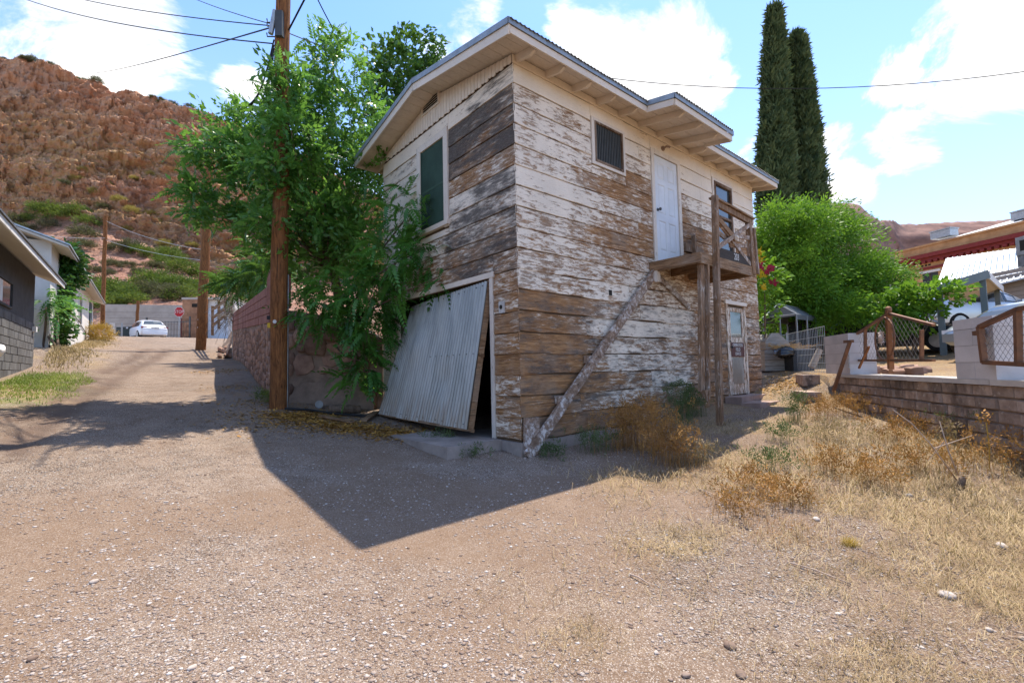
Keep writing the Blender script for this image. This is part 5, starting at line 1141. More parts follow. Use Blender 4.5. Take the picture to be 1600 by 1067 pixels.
# ---- white house beyond it
m_wst = plain('white_stucco', (.70, .67, .62), .9, var=.16, sc=2, bump=.25, bsc=30)
WX, Wy0, Wy1 = 0.0, 0.0, 16.0
WH = empty('white_house', (-6.05, 19.0, 0), 'white stucco house further up the lane behind a vine', 'house', None, -.045)
b = B(); b.box(WX - 6, WX, Wy0, Wy1, 1.5, 6.0); b.build('wall', m_wst, WH)
b = B(); b.prism([(WX + .5, Wy0 - .5, 5.72), (WX - 3, Wy0 - .5, 7.0), (WX - 6.5, Wy0 - .5, 5.72), (WX - 6.5, Wy0 - .5, 5.80), (WX - 3, Wy0 - .5, 7.1), (WX + .5, Wy0 - .5, 5.80)], (0, Wy1 - Wy0 + 1.2, 0)); b.build('roof', m_eave, WH)
b = B(); b.prism([(WX + .55, Wy0 - .52, 5.81), (WX - 3, Wy0 - .52, 7.11), (WX - 3, Wy0 - .52, 7.17), (WX + .55, Wy0 - .52, 5.86)], (0, Wy1 - Wy0 + 1.25, 0)); b.build('roof_sheet', plain('pale_metal_roof', (.50, .55, .58), .45, .4, bump=.05), WH)
for (y0, y1, z0, z1) in ((4.6, 5.5, 3.7, 5.1), (8.6, 9.8, 3.8, 5.2)):
    w = empty('window'); w.parent = WH; b = B(); b.box(WX + .003, WX + .010, y0, y1, z0, z1); b.build('pane', m_glass, w); b = B()
    for (a, c_, e, f_) in ((y0 - .08, y0, z0 - .08, z1 + .08), (y1, y1 + .08, z0 - .08, z1 + .08), (y0, y1, z1, z1 + .08), (y0, y1, z0 - .08, z0)): b.box(WX + .002, WX + .035, a, c_, e, f_)
    b.build('frame', m_wtrim, w)
w = empty('door'); w.parent = WH; b = B(); b.box(WX + .003, WX + .05, 13.6, 14.8, 3.6, 5.5); b.build('panel', plain('dark_teal_door', (.05, .08, .09), .5), w)
b = B(); b.tube([(WX + .03, 2, 4.1), (WX + .03, 8, 3.9), (WX + .03, 12, 3.5)], .02, 6); b.build('cable', m_black, WH)
vp_ = wroot('vent_pipe', at(48, 400, 25), 'bent pale metal vent pipe above the white house roof', 'pipe'); b = B(); pv_ = at(48, 385, 25); b.tube([pv_ + np.array([0, 0, -1.2]), pv_, pv_ + np.array([0, 0, .35]), pv_ + rgt * .2 + np.array([0, 0, .5]), pv_ + rgt * .45 + np.array([0, 0, .38])], .12, 9); b.build('pipe', m_galv, vp_, smooth=True)
# vine and shrubs between the two houses
vn = wroot('climbing_vine', (-5.7, 18.8, 2.2), 'dark green vine smothering the near corner of the white house', 'vine')
clv = [C_(82, 420, 19, .62, .60, 330), C_(95, 405, 19.2, .45, .45, 200), C_(72, 450, 18.6, .55, .6, 260), C_(72, 490, 18.4, .45, .65, 200), C_(68, 530, 18.2, .45, .45, 150), C_(102, 430, 19.3, .32, .45, 120), C_(86, 400, 19, .5, .3, 130), C_(84, 510, 18.3, .3, .45, 90)]
crown('leaves', m_vine, vn, clv, LOOSE, 18, (.28, .5), .6, .8)
for i, c in enumerate(clv[:5]): b, _ = limb((-5.75, 18.6, gz1(-5.75, 18.6) - .1), c[0], .05, .015, .08, 6, 200 + i); b.build('stem', m_bark, vn, smooth=True)
bp = wroot('broad_leaf_plant', at(70, 560, 17), 'bright green long-leaved plant at the corner of the grey block house', 'plant')
crown('fronds', m_ail, bp, [C_(72, 470, 17, .55, .35, 26), C_(72, 490, 17, .4, .3, 16)], frond_tmpl(9, .16, .05, .7), 19, (.8, 1.2), .2, .3, 0, .1)
b, _ = limb((at(70, 560, 17)[0], at(70, 560, 17)[1], 1.3), at(72, 480, 17), .05, .03, .03, 5, 7); b.build('stem', m_bark, bp, smooth=True)
# ---- end of the lane
def box_thing(name, loc, label, cat, mat, part, half, rz=0.0):
    t = empty(name, loc, label, cat, None, rz); b = B(); b.box(-half[0], half[0], -half[1], half[1], 0, half[2]); b.build(part, mat, t); return t
dcol = (rgt, fwd)
YZ = YAW
lane = math.atan2(fwd[1], fwd[0]) - math.pi / 2      # local x = picture right, y = away
m_tan = plain('tan_concrete', (.46, .40, .34), .9, var=.2, sc=1.5, bump=.2)
m_obrick = plain('orange_brick', (.42, .215, .12), .9, var=.35, sc=2, bump=.3, objrand=.2)
c = at(255, 527, 47); tb = box_thing('concrete_building', (c[0], c[1], c[2] - 1.2), 'low tan concrete building behind the stop sign', 'building', m_tan, 'wall', (4.2, 2, 4.2), lane + .25)
for k in range(6): b = B(); b.box(-4.2, 4.2, -2.012, -2.001, .7 + k * .55, .72 + k * .55); b.build('board_line', plain('joint_dark', (.22, .19, .16), .9, bump=0) if k == 0 else MATS['joint_dark'], tb)
b = B(); b.box(.0, .9, -2.04, -2.002, 1.1, 1.5); b.build('vent', m_dark, tb)
c = at(303, 530, 40); ob_ = empty('brick_building', (c[0], c[1], c[2] - .6), 'orange brick building with a flat top right of the stop sign', 'building', None, lane + .1)
b = B(); b.box(-.98, .95, 0, 4, 0, 4.0); b.build('wall', m_obrick, ob_); b = B(); b.box(-1.02, 3.2, -.06, 4.05, 4.0, 4.18); b.build('parapet', m_tan, ob_)
b = B(); b.box(.951, 3.1, .3, 4, 0, 3.99); b.build('side_wall', m_wst, ob_); b = B(); b.box(1.0, 2.6, .24, .298, .6, 3.3); b.build('roller_door', plain('pale_blue_door', (.62, .68, .74), .5, bump=.03), ob_)
b = B(); b.box(-.2, .5, -.03, -.002, 3.35, 3.65); b.build('vent', m_dark, ob_)
for r in range(12):
    for k in range(5): b = B(); x0 = -.97 + k * .385 - (.19 if r % 2 else 0); b.box(max(-.97, x0), min(.94, x0 + .37), -.018 - .006 * rr_.random(), -.001, .12 + r * .25, .35 + r * .25); (b.build('brick', m_obrick, ob_) if min(.94, x0 + .37) > max(-.97, x0) + .03 else None)
b = B(); b.box(-1.05, -.985, -.05, .1, 0, 2.4); b.build('post', plain('rust_red_post', (.22, .05, .04), .6), ob_)
# stop sign
c = at(279, 528, 36); ss = empty('stop_sign', (c[0], c[1], gz1(c[0], c[1])), 'red octagonal stop sign on a slim post at the end of the lane', 'sign', None, lane)
m_red = plain('sign_red', (.50, .015, .02), .45, var=.1, bump=0)
def octo(r): return [(r * math.cos(math.pi / 8 + k * math.pi / 4), r * math.sin(math.pi / 8 + k * math.pi / 4)) for k in range(8)]
zc_ = at(279, 487, 36)[2] - gz1(c[0], c[1])
b = B(); b.prism([(x, 0, zc_ + z) for x, z in octo(.405)], (0, .01, 0)); b.build('border', m_wl, ss)
b = B(); b.prism([(x, -.004, zc_ + z) for x, z in octo(.38)], (0, .003, 0)); pl = b.build('plate', m_red, ss)
text('lettering', 'STOP', (0, -.008, zc_), .34, (1, 0, 0), (0, 0, 1), m_wl, ss, squeeze=.85)
b = B(); b.box(-.03, .03, .012, .05, -.2, zc_ + .35); b.build('post', m_galv, ss)
# bin shed, gate, yellow marker, dry bush, low fence
c = at(206, 527, 38); bn = empty('bin_shelter', (c[0], c[1], gz1(c[0], c[1])), 'dark shed-like bin beside the white car', 'bin', None, lane)
b = B(); b.box(-.95, .95, -.4, .8, -.1, .95); b.build('body', plain('dark_green_bin', (.03, .045, .045), .6, bump=.1), bn); b = B(); b.prism([(-1.0, -.45, .955), (-1.0, .85, 1.10), (-1.0, .85, 1.14), (-1.0, -.45, 1.0)], (2.0, 0, 0)); b.build('lid', plain('bin_lid_grey', (.12, .15, .16), .5), bn)
for x in (-.7, .7): b = B(); b.tube([(x - .05, -.3, .0), (x + .05, -.3, .0)], .10, 10); b.build('wheel', m_black, bn)
c = at(262, 527, 39); ir = empty('iron_gate', (c[0], c[1], gz1(c[0], c[1])), 'black iron bar gate between the white car and the stop sign', 'gate', None, lane)
for i in range(15): b = B(); b.box(-1.75 + i * .25, -1.73 + i * .25, 0, .02, -.1, 1.55); b.build('bar', m_metal, ir)
for z in (.15, 1.45): b = B(); b.box(-1.78, 1.78, -.012, .032, z, z + .05); b.build('rail', m_metal, ir)
for x in (-1.8, 1.8): b = B(); b.box(x - .05, x + .05, -.02, .08, -.2, 1.9); b.build('post', m_metal, ir)
ym = wroot('marker_post', at(306, 545, 25), 'yellow upright marker beside the lane-side utility pole', 'post'); b = B(); b.beam(at(306, 546, 25), at(311, 485, 25), .06, .05, (0, 1, 0)); b.build('post', plain('yellow_paint', (.62, .36, .02), .5), ym)
c = at(157, 522, 27); db = empty('dry_bush', (c[0], c[1], gz1(c[0], c[1]) + .1), 'round golden dry bush by the white house', 'bush')
r_ = np.random.default_rng(77); p, d = shell(260, (0, 0, .35), (.5, .5, .42), r_, .3); v, f, tn = leafbatch(SPS[0], SPS[1], p, d + r_.normal(size=d.shape) * .4, np.tile([0, 0, 1.], (len(p), 1)) + r_.normal(size=d.shape) * .3, .22 + .15 * r_.random(len(p)), np.clip(r_.normal(.5, .25, len(p)), 0, 1))
link('foliage', npmesh('foliage', v, f, False, {'tone': tn}), leafmat('golden_dry_leaf', (.34, .19, .03), (.62, .42, .10), .7, .2, .2), db)
lf = wroot('wire_fence', at(150, 525, 30), 'low wire fence with a pale post near the golden bush', 'fence')
for (px, w_) in ((127, .05), (175, .14), (190, .05)): b = B(); p = at(px, 527, 31); b.box(p[0] - w_, p[0] + w_, p[1] - w_, p[1] + w_, p[2] - .3, p[2] + .95); b.build('post', m_wtrim if w_ > .1 else m_galv, lf)
for k in range(5): b = B(); b.tube([at(127, 526 - k * 4, 31), at(192, 527 - k * 4, 31)], .008, 4); b.build('strand', m_galv, lf)
# yard ornament
c = at(143, 525, 29); orn = empty('garden_ornament', (c[0], c[1], c[2]), 'small white garden ornament by the wire fence', 'ornament'); b = B(); b.tube([(0, 0, -.3), (0, 0, .0), (0, 0, .25), (0, 0, .4), (0, 0, .55), (0, 0, .62)], [.22, .2, .1, .22, .24, .05], 10); b.build('urn', m_wtrim, orn, smooth=True)
# ---- cars
m_tyre = plain('tyre_rubber', (.02, .02, .02), .85, bump=.1); m_rim = plain('alloy_rim', (.45, .46, .47), .3, .8, bump=0); m_cglass = m_glass
def carpaint(name, col, metal=.2):
    m, g, bs, out = newmat(name); bs.inputs['Base Color'].default_value = (*col, 1); bs.inputs['Roughness'].default_value = .3; bs.inputs['Metallic'].default_value = metal; bs.inputs['Coat Weight'].default_value = .6; bs.inputs['Coat Roughness'].default_value = .05; return m
def car(name, loc, rz, label, paint, L_=4.4, Wd=1.78, Ht=1.5, suv=False):
    """body lofted along its length; local x forward, y left"""
    t = empty(name, loc, label, 'car', None, rz); hw = Wd / 2; gc = .20 if not suv else .28
    # x, bottom, belt, roof, half width at belt, half width at roof
    k = L_ / 4.4; zb = Ht * .60; ro = Ht
    st = [(-2.2, .42, Ht * .50, Ht * .52, .86, .80), (-2.12, gc + .05, Ht * .60, Ht * .62, .95, .84), (-1.95, gc, zb, Ht * .70, .98, .80), (-1.55, gc, zb + .02, Ht * .95, 1.0, .70), (-1.1, gc, zb, ro, 1.0, .72), (-.3, gc, zb - .01, ro, 1.0, .73), (.25, gc, zb - .02, ro - .05, 1.0, .72), (.75, gc, zb - .03, Ht * .80, 1.0, .78), (1.1, gc, zb - .04, zb + .02, 1.0, .88), (1.7, gc, zb - .10, zb - .05, .97, .86), (2.08, gc + .02, zb - .22, zb - .17, .90, .78), (2.2, .40, zb - .34, zb - .30, .80, .70)]
    if suv: st[2] = (-1.95, gc, zb, Ht * .86, .98, .76); st[3] = (-1.65, gc, zb + .02, Ht * .985, 1.0, .72)
    ring = []
    for (x, b_, be, rf, wb2, wr2) in st:
        x *= k; w = hw * wb2; wr3 = hw * wr2; mid = (b_ + be) / 2
        half = [(w * .82, b_), (w * .97, b_ + .08), (w, mid), (w * .985, be), (wr3 + (w - wr3) * .12, be + (rf - be) * .80), (wr3 * .88, be + (rf - be) * .96), (0, rf + .015)]
        ring.append([(x, y, z) for y, z in half] + [(x, -y, z) for y, z in reversed(half[:-1])])
    n = len(ring[0]); b = B(); b.add([p for r in ring for p in r], [(i * n + q, i * n + q + 1, (i + 1) * n + q + 1, (i + 1) * n + q) for i in range(len(st) - 1) for q in range(n - 1)] + [(i * n + n - 1, i * n, (i + 1) * n, (i + 1) * n + n - 1) for i in range(len(st) - 1)] + [tuple(range(n)), tuple(range((len(st) - 1) * n, len(st) * n))]); sm(b.build('body', paint, t), 50)
    def lerp(i, j, q, u, v_):   # point on the side window strip (ring vertices 3..4) between stations
        A = np.array(ring[i][3 if q > 0 else n - 4]); A2 = np.array(ring[i][4 if q > 0 else n - 5]); Bq = np.array(ring[j][3 if q > 0 else n - 4]); B2 = np.array(ring[j][4 if q > 0 else n - 5])
        lo = A * (1 - u) + Bq * u; hi = A2 * (1 - u) + B2 * u; return lo * (1 - v_) + hi * v_ + np.array([0, .008 * q, .004])
    for sd_ in (1, -1):
        for (i, j, u0, u1) in ((3, 4, .1, .95), (4, 5, .03, .97), (5, 6, .03, .97), (6, 7, .02, .85)):
            b = B(); b.add([lerp(i, j, sd_, u0, .14), lerp(i, j, sd_, u1, .14), lerp(i, j, sd_, u1, .96), lerp(i, j, sd_, u0, .96)], [(0, 1, 2, 3)]); b.build('side_window', m_cglass, t)
    def cross(i, j, nm, u0, u1, wsc, lift=.012):
        pts = []
        for (u) in (u0, u1):
            for q in (4, 5, 6, 7, 8):
                p = np.array(ring[i][q]) * (1 - u) + np.array(ring[j][q]) * u; p[1] *= wsc; p[0] += (-lift if i < 5 else lift); p[2] += lift; pts.append(p)
        b = B(); b.add(pts, [(q, q + 1, q + 6, q + 5) for q in range(4)]); b.build(nm, m_cglass, t)
    cross(2, 3, 'rear_window', .12, .92, .94); cross(7, 8, 'windscreen', .0, .9, .94); cross(6, 7, 'windscreen', .35, 1.0, .94)
    for sx in (-1.32 * k, 1.35 * k):
        for sy in (1, -1):
            w = empty('wheel', (0, 0, 0)); w.parent = t; y = sy * (hw - .10); rad_ = .33 if not suv else .37
            b = B(); b.tube([(sx, y - .11, rad_), (sx, y - .09, rad_), (sx, y + .09, rad_), (sx, y + .11, rad_)], [rad_ * .86, rad_, rad_, rad_ * .86], 22); sm(b.build('tyre', m_tyre, w)); b = B(); b.tube([(sx, y + sy * .112, rad_), (sx, y + sy * .118, rad_)], rad_ * .66, 18); b.build('rim', m_rim, w)
    m_tail = MATS.get('tail_lamp') or plain('tail_lamp', (.30, .01, .012), .25, bump=0); m_head = MATS.get('head_lamp') or plain('head_lamp', (.75, .76, .78), .15, bump=0)
    for sd_ in (1, -1):
        b = B(); b.obox((-2.10 * k, sd_ * hw * .78, Ht * .57), (.06, 0, 0), (0, .17, 0), (0, 0, .075)); b.build('tail_light', m_tail, t); b = B(); b.obox((2.06 * k, sd_ * hw * .70, zb - .24), (.06, 0, 0), (0, .18, 0), (0, 0, .06)); b.build('headlight', m_head, t)
        b = B(); b.obox((.72 * k, sd_ * (hw + .07), zb + .06), (.06, 0, 0), (0, .09, 0), (0, 0, .06)); b.build('mirror', paint, t)
    b = B(); b.obox((-2.2 * k, 0, .42), (.05, 0, 0), (0, hw * .90, 0), (0, 0, .11)); b.build('rear_bumper', paint, t)
    b = B(); b.obox((-2.215 * k, 0, Ht * .55), (.02, 0, 0), (0, .26, 0), (0, 0, .065)); b.build('number_plate', m_wl, t)
    b = B(); b.obox((2.18 * k, 0, .40), (.05, 0, 0), (0, hw * .84, 0), (0, 0, .10)); b.build('front_bumper', paint, t)
    return t
c = at(227, 528, 38); car('parked_car', (c[0], c[1], gz1(c[0], c[1]) - .05), math.atan2(fwd[1], fwd[0]) + .95, 'white hatchback parked at the top of the lane, rear end showing', carpaint('white_car_paint', (.75, .76, .78), 0), 4.3, 1.8, 1.5)
# ---- rubbish and bits at the foot of the stone wall
def lying(name, p, q, w, h, label, cat, mat, part):
    t = wroot(name, p, label, cat); b = B(); b.beam(p, q, w, h); b.build(part, mat, t); return t
def gp_(px, py):    # ground point under a photo pixel
    d = FW * F_PX + RT * (px - 800) - UP * (py - 533.5); t_ = np.geomspace(1.2 / F_PX, 60 / F_PX, 2500); P = CAM + d * t_[:, None]; k = np.argmax(P[:, 2] < gz(P[:, 0], P[:, 1])); return P[k]
p, q = gp_(500, 652), gp_(552, 662); lying('loose_board', p + [0, 0, .03], q + [0, 0, .03], .10, .025, 'grey board lying flat below the stone wall', 'board', m_deck, 'board')
p, q = gp_(568, 660), gp_(588, 647); lying('loose_board', p + [0, 0, .03], q + [0, 0, .05], .12, .03, 'short board lying beside the corrugated garage door', 'board', m_deck, 'board')
t = wroot('black_pipe', gp_(450, 641), 'long thin black pipe lying along the foot of the stone wall', 'pipe'); b = B(); b.tube([gp_(445, 641) + [0, 0, .03], gp_(480, 643) + [0, 0, .04], gp_(520, 648) + [0, 0, .03], gp_(578, 653) + [0, 0, .03]], .022, 7); b.build('pipe', m_black, t)
for i, (px, py, lb) in enumerate(((499, 634, 'dented metal can lying at the foot of the stone wall, left of two'), (521, 628, 'dark metal can lying at the foot of the stone wall, right of two'))):
    p = gp_(px, py + 4); t = wroot('tin_can', p, lb, 'can'); b = B(); b.tube([p + [0, 0, .08], p - fwd * .05 + rgt * .015 + [0, 0, .08]], .075, 14); b.build('body', m_roofm, t)
p = gp_(574, 637); t = wroot('paper_scrap', p, 'crumpled white paper cup on the ground by the garage door', 'litter'); b = B(); b.tube([p + [0, 0, .03], p + rgt * .05 + [0, 0, .035], p + rgt * .10 + [0, 0, .03]], [.03, .036, .04], 10); b.build('cup', m_wtrim, t)
t = wroot('log', gp_(540, 645), 'short rotten log lying below the overhanging leaves', 'log'); b = B(); b.tube([gp_(515, 644) + [0, 0, .07], gp_(540, 645) + [0, 0, .08], gp_(562, 645) + [0, 0, .07]], [.08, .085, .075], 10); b.build('log', m_bark, t)
# ================================================================ right-hand lot: low wall, pillars, gates, yard, buildings
def wpt(t, s, z): p = WA + WU * t + WN * s; return np.array([p[0], p[1], z])
def wray(px, py, s):
    d = FW * F_PX + RT * (px - 800) - UP * (py - 533.5); n3 = np.array([WN[0], WN[1], 0]); k = ((WA @ WN + s) - CAM[:2] @ WN) / (d @ n3); return CAM + d * k
def tpar(p): return float((p[:2] - WA) @ WU)
U3 = np.array([WU[0], WU[1], 0]); N3 = np.array([WN[0], WN[1], 0]); Z3 = np.array([0, 0, 1.])
m_slump = plain('weathered_slump_block', (.40, .31, .25), .95, var=.4, sc=5, bump=.6, bsc=20, objrand=.3, col2=(.22, .16, .125))
m_slump, g, bs, out = newmat('stain_and_shade_block'); co = g.n('ShaderNodeTexCoord').outputs['Object']; oi = g.n('ShaderNodeObjectInfo').outputs['Random']
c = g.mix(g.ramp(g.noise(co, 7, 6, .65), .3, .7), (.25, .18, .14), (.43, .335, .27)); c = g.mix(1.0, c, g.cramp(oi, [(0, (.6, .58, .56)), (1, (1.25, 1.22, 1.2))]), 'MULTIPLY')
c = g.mix(g.ramp(g.noise(g.scale(co, (1, 1, .5)), 1.6, 6, .68), .47, .62, 0, .85), c, (.085, .062, .05)); c = g.mix(g.ramp(g.noise(co, 12, 4), .6, .72, 0, .6), c, (.52, .46, .40))  # dark blotches: staining and shade, both painted into the block colour
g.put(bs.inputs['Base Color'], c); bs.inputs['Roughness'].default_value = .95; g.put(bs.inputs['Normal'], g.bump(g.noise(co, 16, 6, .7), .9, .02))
m_cap = plain('pale_wall_cap', (.58, .53, .48), .9, var=.2, sc=3, bump=.3)
m_pil = plain('white_painted_block', (.62, .57, .54), .9, var=.16, sc=2.5, bump=.3, bsc=25, objrand=.06)
m_pmort = plain('pillar_joint', (.42, .37, .34), .95, bump=.1)
m_rust = plain('brown_gate_steel', (.14, .075, .045), .6, .3, var=.4, sc=8, bump=.1, col2=(.24, .11, .055))
LWT = 7.6
LW = wroot('low_block_wall', wpt(2, .15, .1), 'low weathered block wall with a pale cap below the gates', 'wall')
b = B(); b.obox(wpt(LWT / 2 + .0, .16, .13), U3 * LWT / 2, N3 * .13, Z3 * .52); b.build('core', m_mort, LW)
rw = random.Random(8)
for r in range(7):
    z1 = .655 - r * .145; z0 = z1 - .133; t = -.15 * (r % 2)
    while t < LWT:
        l = rw.uniform(.26, .36); t0, t1 = max(t, 0) + .008, min(t + l, LWT) - .008
        if t1 - t0 > .06:
            gm = min(gz1(*wpt(t0, -.1, 0)[:2]), gz1(*wpt(t1, -.1, 0)[:2]))
            if z1 > gm - .02:
                b = B(); o = .028 + rw.uniform(-.012, .018); e = .010
                P = lambda a, z, oo: wpt(a, .03 - oo, z)
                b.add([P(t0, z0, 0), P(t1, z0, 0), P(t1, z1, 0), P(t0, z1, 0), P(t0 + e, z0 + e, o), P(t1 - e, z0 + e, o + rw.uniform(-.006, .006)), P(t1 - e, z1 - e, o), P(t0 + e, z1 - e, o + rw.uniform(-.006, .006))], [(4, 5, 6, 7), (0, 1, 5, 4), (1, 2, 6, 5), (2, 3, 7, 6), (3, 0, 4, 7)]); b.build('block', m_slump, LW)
        t += l
for i in range(9): t0 = i * LWT / 9; b = B(); b.obox(wpt(t0 + LWT / 18, .155, .686), U3 * (LWT / 18 - .004), N3 * .19, Z3 * (.030 + .003 * (i % 2))); b.build('cap_slab', m_cap, LW)
def pillar(t0, t1, s0, s1, ztop, label):
    p = wroot('block_pillar', wpt((t0 + t1) / 2, (s0 + s1) / 2, .72), label, 'pillar'); zb = .715
    b = B(); b.obox(wpt((t0 + t1) / 2, (s0 + s1) / 2, (zb + ztop) / 2), U3 * ((t1 - t0) / 2 - .006), N3 * ((s1 - s0) / 2 - .006), Z3 * ((ztop - zb) / 2 - .004)); b.build('mortar_core', m_pmort, p)
    z = zb; k = 0
    while z < ztop - .03:
        h = min(.2, ztop - z); cuts_t = [t0, (t0 + t1) / 2, t1] if k % 2 == 0 else [t0, t0 + (t1 - t0) * .02, t1]
        spl = [(t0, (t0 + t1) / 2), ((t0 + t1) / 2, t1)] if k % 2 == 0 else [(t0, t1)]
        for (a, c_) in spl: b = B(); b.obox(wpt((a + c_) / 2, (s0 + s1) / 2, z + h / 2), U3 * ((c_ - a) / 2 - .0025), N3 * ((s1 - s0) / 2 + .001 * (k % 2)), Z3 * (h / 2 - .003)); b.build('block', m_pil, p)
        z += h; k += 1
    return p
tA, tB = tpar(wray(1292, 575, .0)), tpar(wray(1330, 575, 0)); pillar(tA, tB, -.02, .42, wray(1310, 523, 0)[2], 'shorter white block pillar at the far end of the low wall')
tC, tD = tpar(wray(1494, 580, -.03)), tpar(wray(1557, 580, -.03)); pillar(tC, tD, -.03, .45, wray(1510, 498, -.03)[2], 'larger white block pillar between the two brown gates')
# gates
def gpart(gt, p, q, w, h, nm, mat=m_rust, up=None): b = B(); b.beam(p, q, w, h, up if up is not None else N3); return b.build(nm, mat, gt)
def chain(gt, px0, px1, ytop, ybot, s, pitch, nm='mesh_wire', seg=None):
    """diamond mesh clipped to a polygon given by top and bottom edge functions of t"""
    pass
G1 = wroot('sun_gate', wray(1388, 576, .12), 'brown steel gate with a peaked top, centre post and sunburst', 'gate')
g1 = lambda x, y: wray(x, y, .14)
for (p, q) in (((1333, 563), (1331, 526)), ((1331, 527), (1386, 491)), ((1390, 490), (1459, 508)), ((1333, 563), (1459, 563)), ((1440, 563), (1440, 515)), ((1352, 563), (1352, 512))): gpart(G1, g1(*p), g1(*q), .035, .045, 'frame_bar')
gpart(G1, g1(1392, 577), g1(1388, 486), .07, .07, 'centre_post', plain('orange_rust_post', (.30, .12, .045), .7, .1, var=.4, sc=6))
b = B(); c = g1(1388, 483); b.tube([c + [0, 0, -.05], c + [0, 0, -.03], c + [0, 0, .02], c + [0, 0, .045]], [.03, .045, .045, .02], 10); b.build('post_cap', m_rust, G1)
pts = []
for k in range(25):
    a = 2 * math.pi * k / 24; pts.append(g1(1388 + 15.5 * math.cos(a), 529 + 33 * math.sin(a)) - N3 * .05)
b = B(); b.tube(pts, .014, 6); b.build('oval_ring', m_rust, G1)
cs = g1(1387, 527) - N3 * .10; m_sun = plain('pale_sun_metal', (.58, .47, .40), .7, var=.2, bump=.1)
b = B(); ring = []
for k in range(32):
    a = 2 * math.pi * k / 32; r_ = (.13 if k % 4 == 0 else .105) if k % 2 == 0 else .065; ring.append(cs + U3 * math.cos(a) * r_ + Z3 * math.sin(a) * r_)
b.prism(ring, N3 * .012); b.build('sunburst', m_sun, G1); b = B(); b.tube([cs - N3 * .03, cs - N3 * .012, cs], [.02, .05, .055], 14); b.build('sun_face', m_sun, G1)
for (p, q) in (((1364, 541), (1352, 575)),): gpart(G1, g1(*p) - N3 * .06, g1(*q) - N3 * .10, .03, .03, 'prop', MATS['orange_rust_post'])
def diamond(gt, x0, x1, top, bot, s, dp):
    """chain-link: crossing wires in the gate's plane"""
    b = B(); P0 = wray(x0, 540, s); P1_ = wray(x1, 540, s); t0, t1 = sorted((tpar(P0), tpar(P1_))); zf = lambda f_, t: float(np.interp(t, *f_))
    tt = np.array([tpar(wray(x, y, s)) for x, y in top]); zt_ = np.array([wray(x, y, s)[2] for x, y in top]); o = np.argsort(tt); T_ = (tt[o], zt_[o])
    tb_ = np.array([tpar(wray(x, y, s)) for x, y in bot]); zb_ = np.array([wray(x, y, s)[2] for x, y in bot]); o = np.argsort(tb_); Bt = (tb_[o], zb_[o])
    zmin, zmax = zb_.min(), zt_.max()
    for sg_ in (1, -1):
        c0 = t0 - (zmax - zmin)
        while c0 < t1 + (zmax - zmin):
            seg = []
            for z in np.linspace(zmin, zmax, 40):
                t = c0 + sg_ * (z - zmin) * .9 if sg_ > 0 else c0 - (z - zmin) * .9
                if t0 <= t <= t1 and zf(Bt, t) <= z <= zf(T_, t): seg.append(wpt(t, s + .004 * sg_, z))
            if len(seg) > 2: b.tube([seg[0], seg[-1]], .0020, 4, False)
            c0 += dp
    b.build('mesh_wire', plain('dull_wire', (.24, .22, .20), .6, .4, bump=0) if 'dull_wire' not in MATS else MATS['dull_wire'], gt)
diamond(G1, 1333, 1440, [(1331, 527), (1388, 491), (1459, 508)], [(1333, 563), (1459, 563)], .16, .11)
G2 = wroot('chain_link_gate', wray(1570, 567, -.10), 'brown framed chain-link gate hung on the larger white pillar', 'gate')
g2 = lambda x, y: wray(x, y, -.12)
for (p, q) in (((1538, 567), (1531, 510)), ((1531, 511), (1592, 483)), ((1592, 483), (1660, 470)), ((1538, 566), (1680, 574)), ((1592, 566), (1590, 484)), ((1660, 574), (1657, 470))): gpart(G2, g2(*p), g2(*q), .045, .055, 'frame_bar')
diamond(G2, 1536, 1655, [(1531, 511), (1592, 483), (1660, 470)], [(1538, 566), (1680, 574)], -.10, .075)
gpart(G2, g2(1522, 521), g2(1534, 519), .05, .04, 'hinge'); gpart(G2, g2(1524, 514) + N3 * .05, g2(1525, 527) + N3 * .05, .06, .05, 'hinge_plate')
# leaning brown post with a chain
LP = wroot('leaning_post', wray(1300, 620, -.2), 'dark steel post leaning against the shorter white pillar', 'post'); b = B(); b.beam(wray(1302, 612, -.30), wray(1328, 534, -.12), .05, .05, N3); b.beam(wray(1320, 534, -.12), wray(1332, 533, -.12), .05, .05); b.build('post', m_rust, LP)
b = B()
for i in range(13): c = wray(1326.5, 542 + i * 2.6, -.06); b.obox(c, U3 * .010 if i % 2 else N3 * .010, (N3 if i % 2 else U3) * .003, Z3 * .014)
b.build('chain', m_galv, LP)
# wire panel fence from the house corner to the pillar
HF = wroot('wire_panel_fence', wpt(-1.8, .12, .7), 'thin wire panel fence between the house corner and the white pillar', 'fence')
ta, tb2 = tpar(wray(1189, 560, .12)), tpar(wray(1291, 560, .12)); t0, t1 = sorted((ta, tb2))
ztop = wray(1240, 520, .12)[2]; zbot = .74
for z in np.linspace(zbot, ztop, 6): b = B(); b.tube([wpt(t0, .12, z), wpt(t1, .12, z)], .007 if z > ztop - .01 else .0045, 4); b.build('line_wire', m_galv, HF)
b = B(); t = t0
while t < t1: b.tube([wpt(t, .124, zbot - .03), wpt(t, .124, ztop)], .0032, 4, False); t += .105
b.build('stay_wire', m_galv, HF)
for t in (t0, (t0 + t1) / 2): b = B(); b.tube([wpt(t, .15, .5), wpt(t, .15, ztop + .05)], .02, 8); b.build('post', m_galv, HF)
# two rough blocks at the end of the low wall
for i, (px, py, w, h, lb) in enumerate(((1262, 588, .26, .24, 'upper rough adobe block beside the steps'), (1262, 612, .32, .20, 'lower rough adobe block beside the steps'))):
    p = gp_(px, py + 10); t = wroot('adobe_block', p, lb, 'block'); b = B(); b.obox(p + Z3 * (h / 2 - .06), U3 * w, N3 * .16, Z3 * h / 2); b.build('block', m_slump, t)

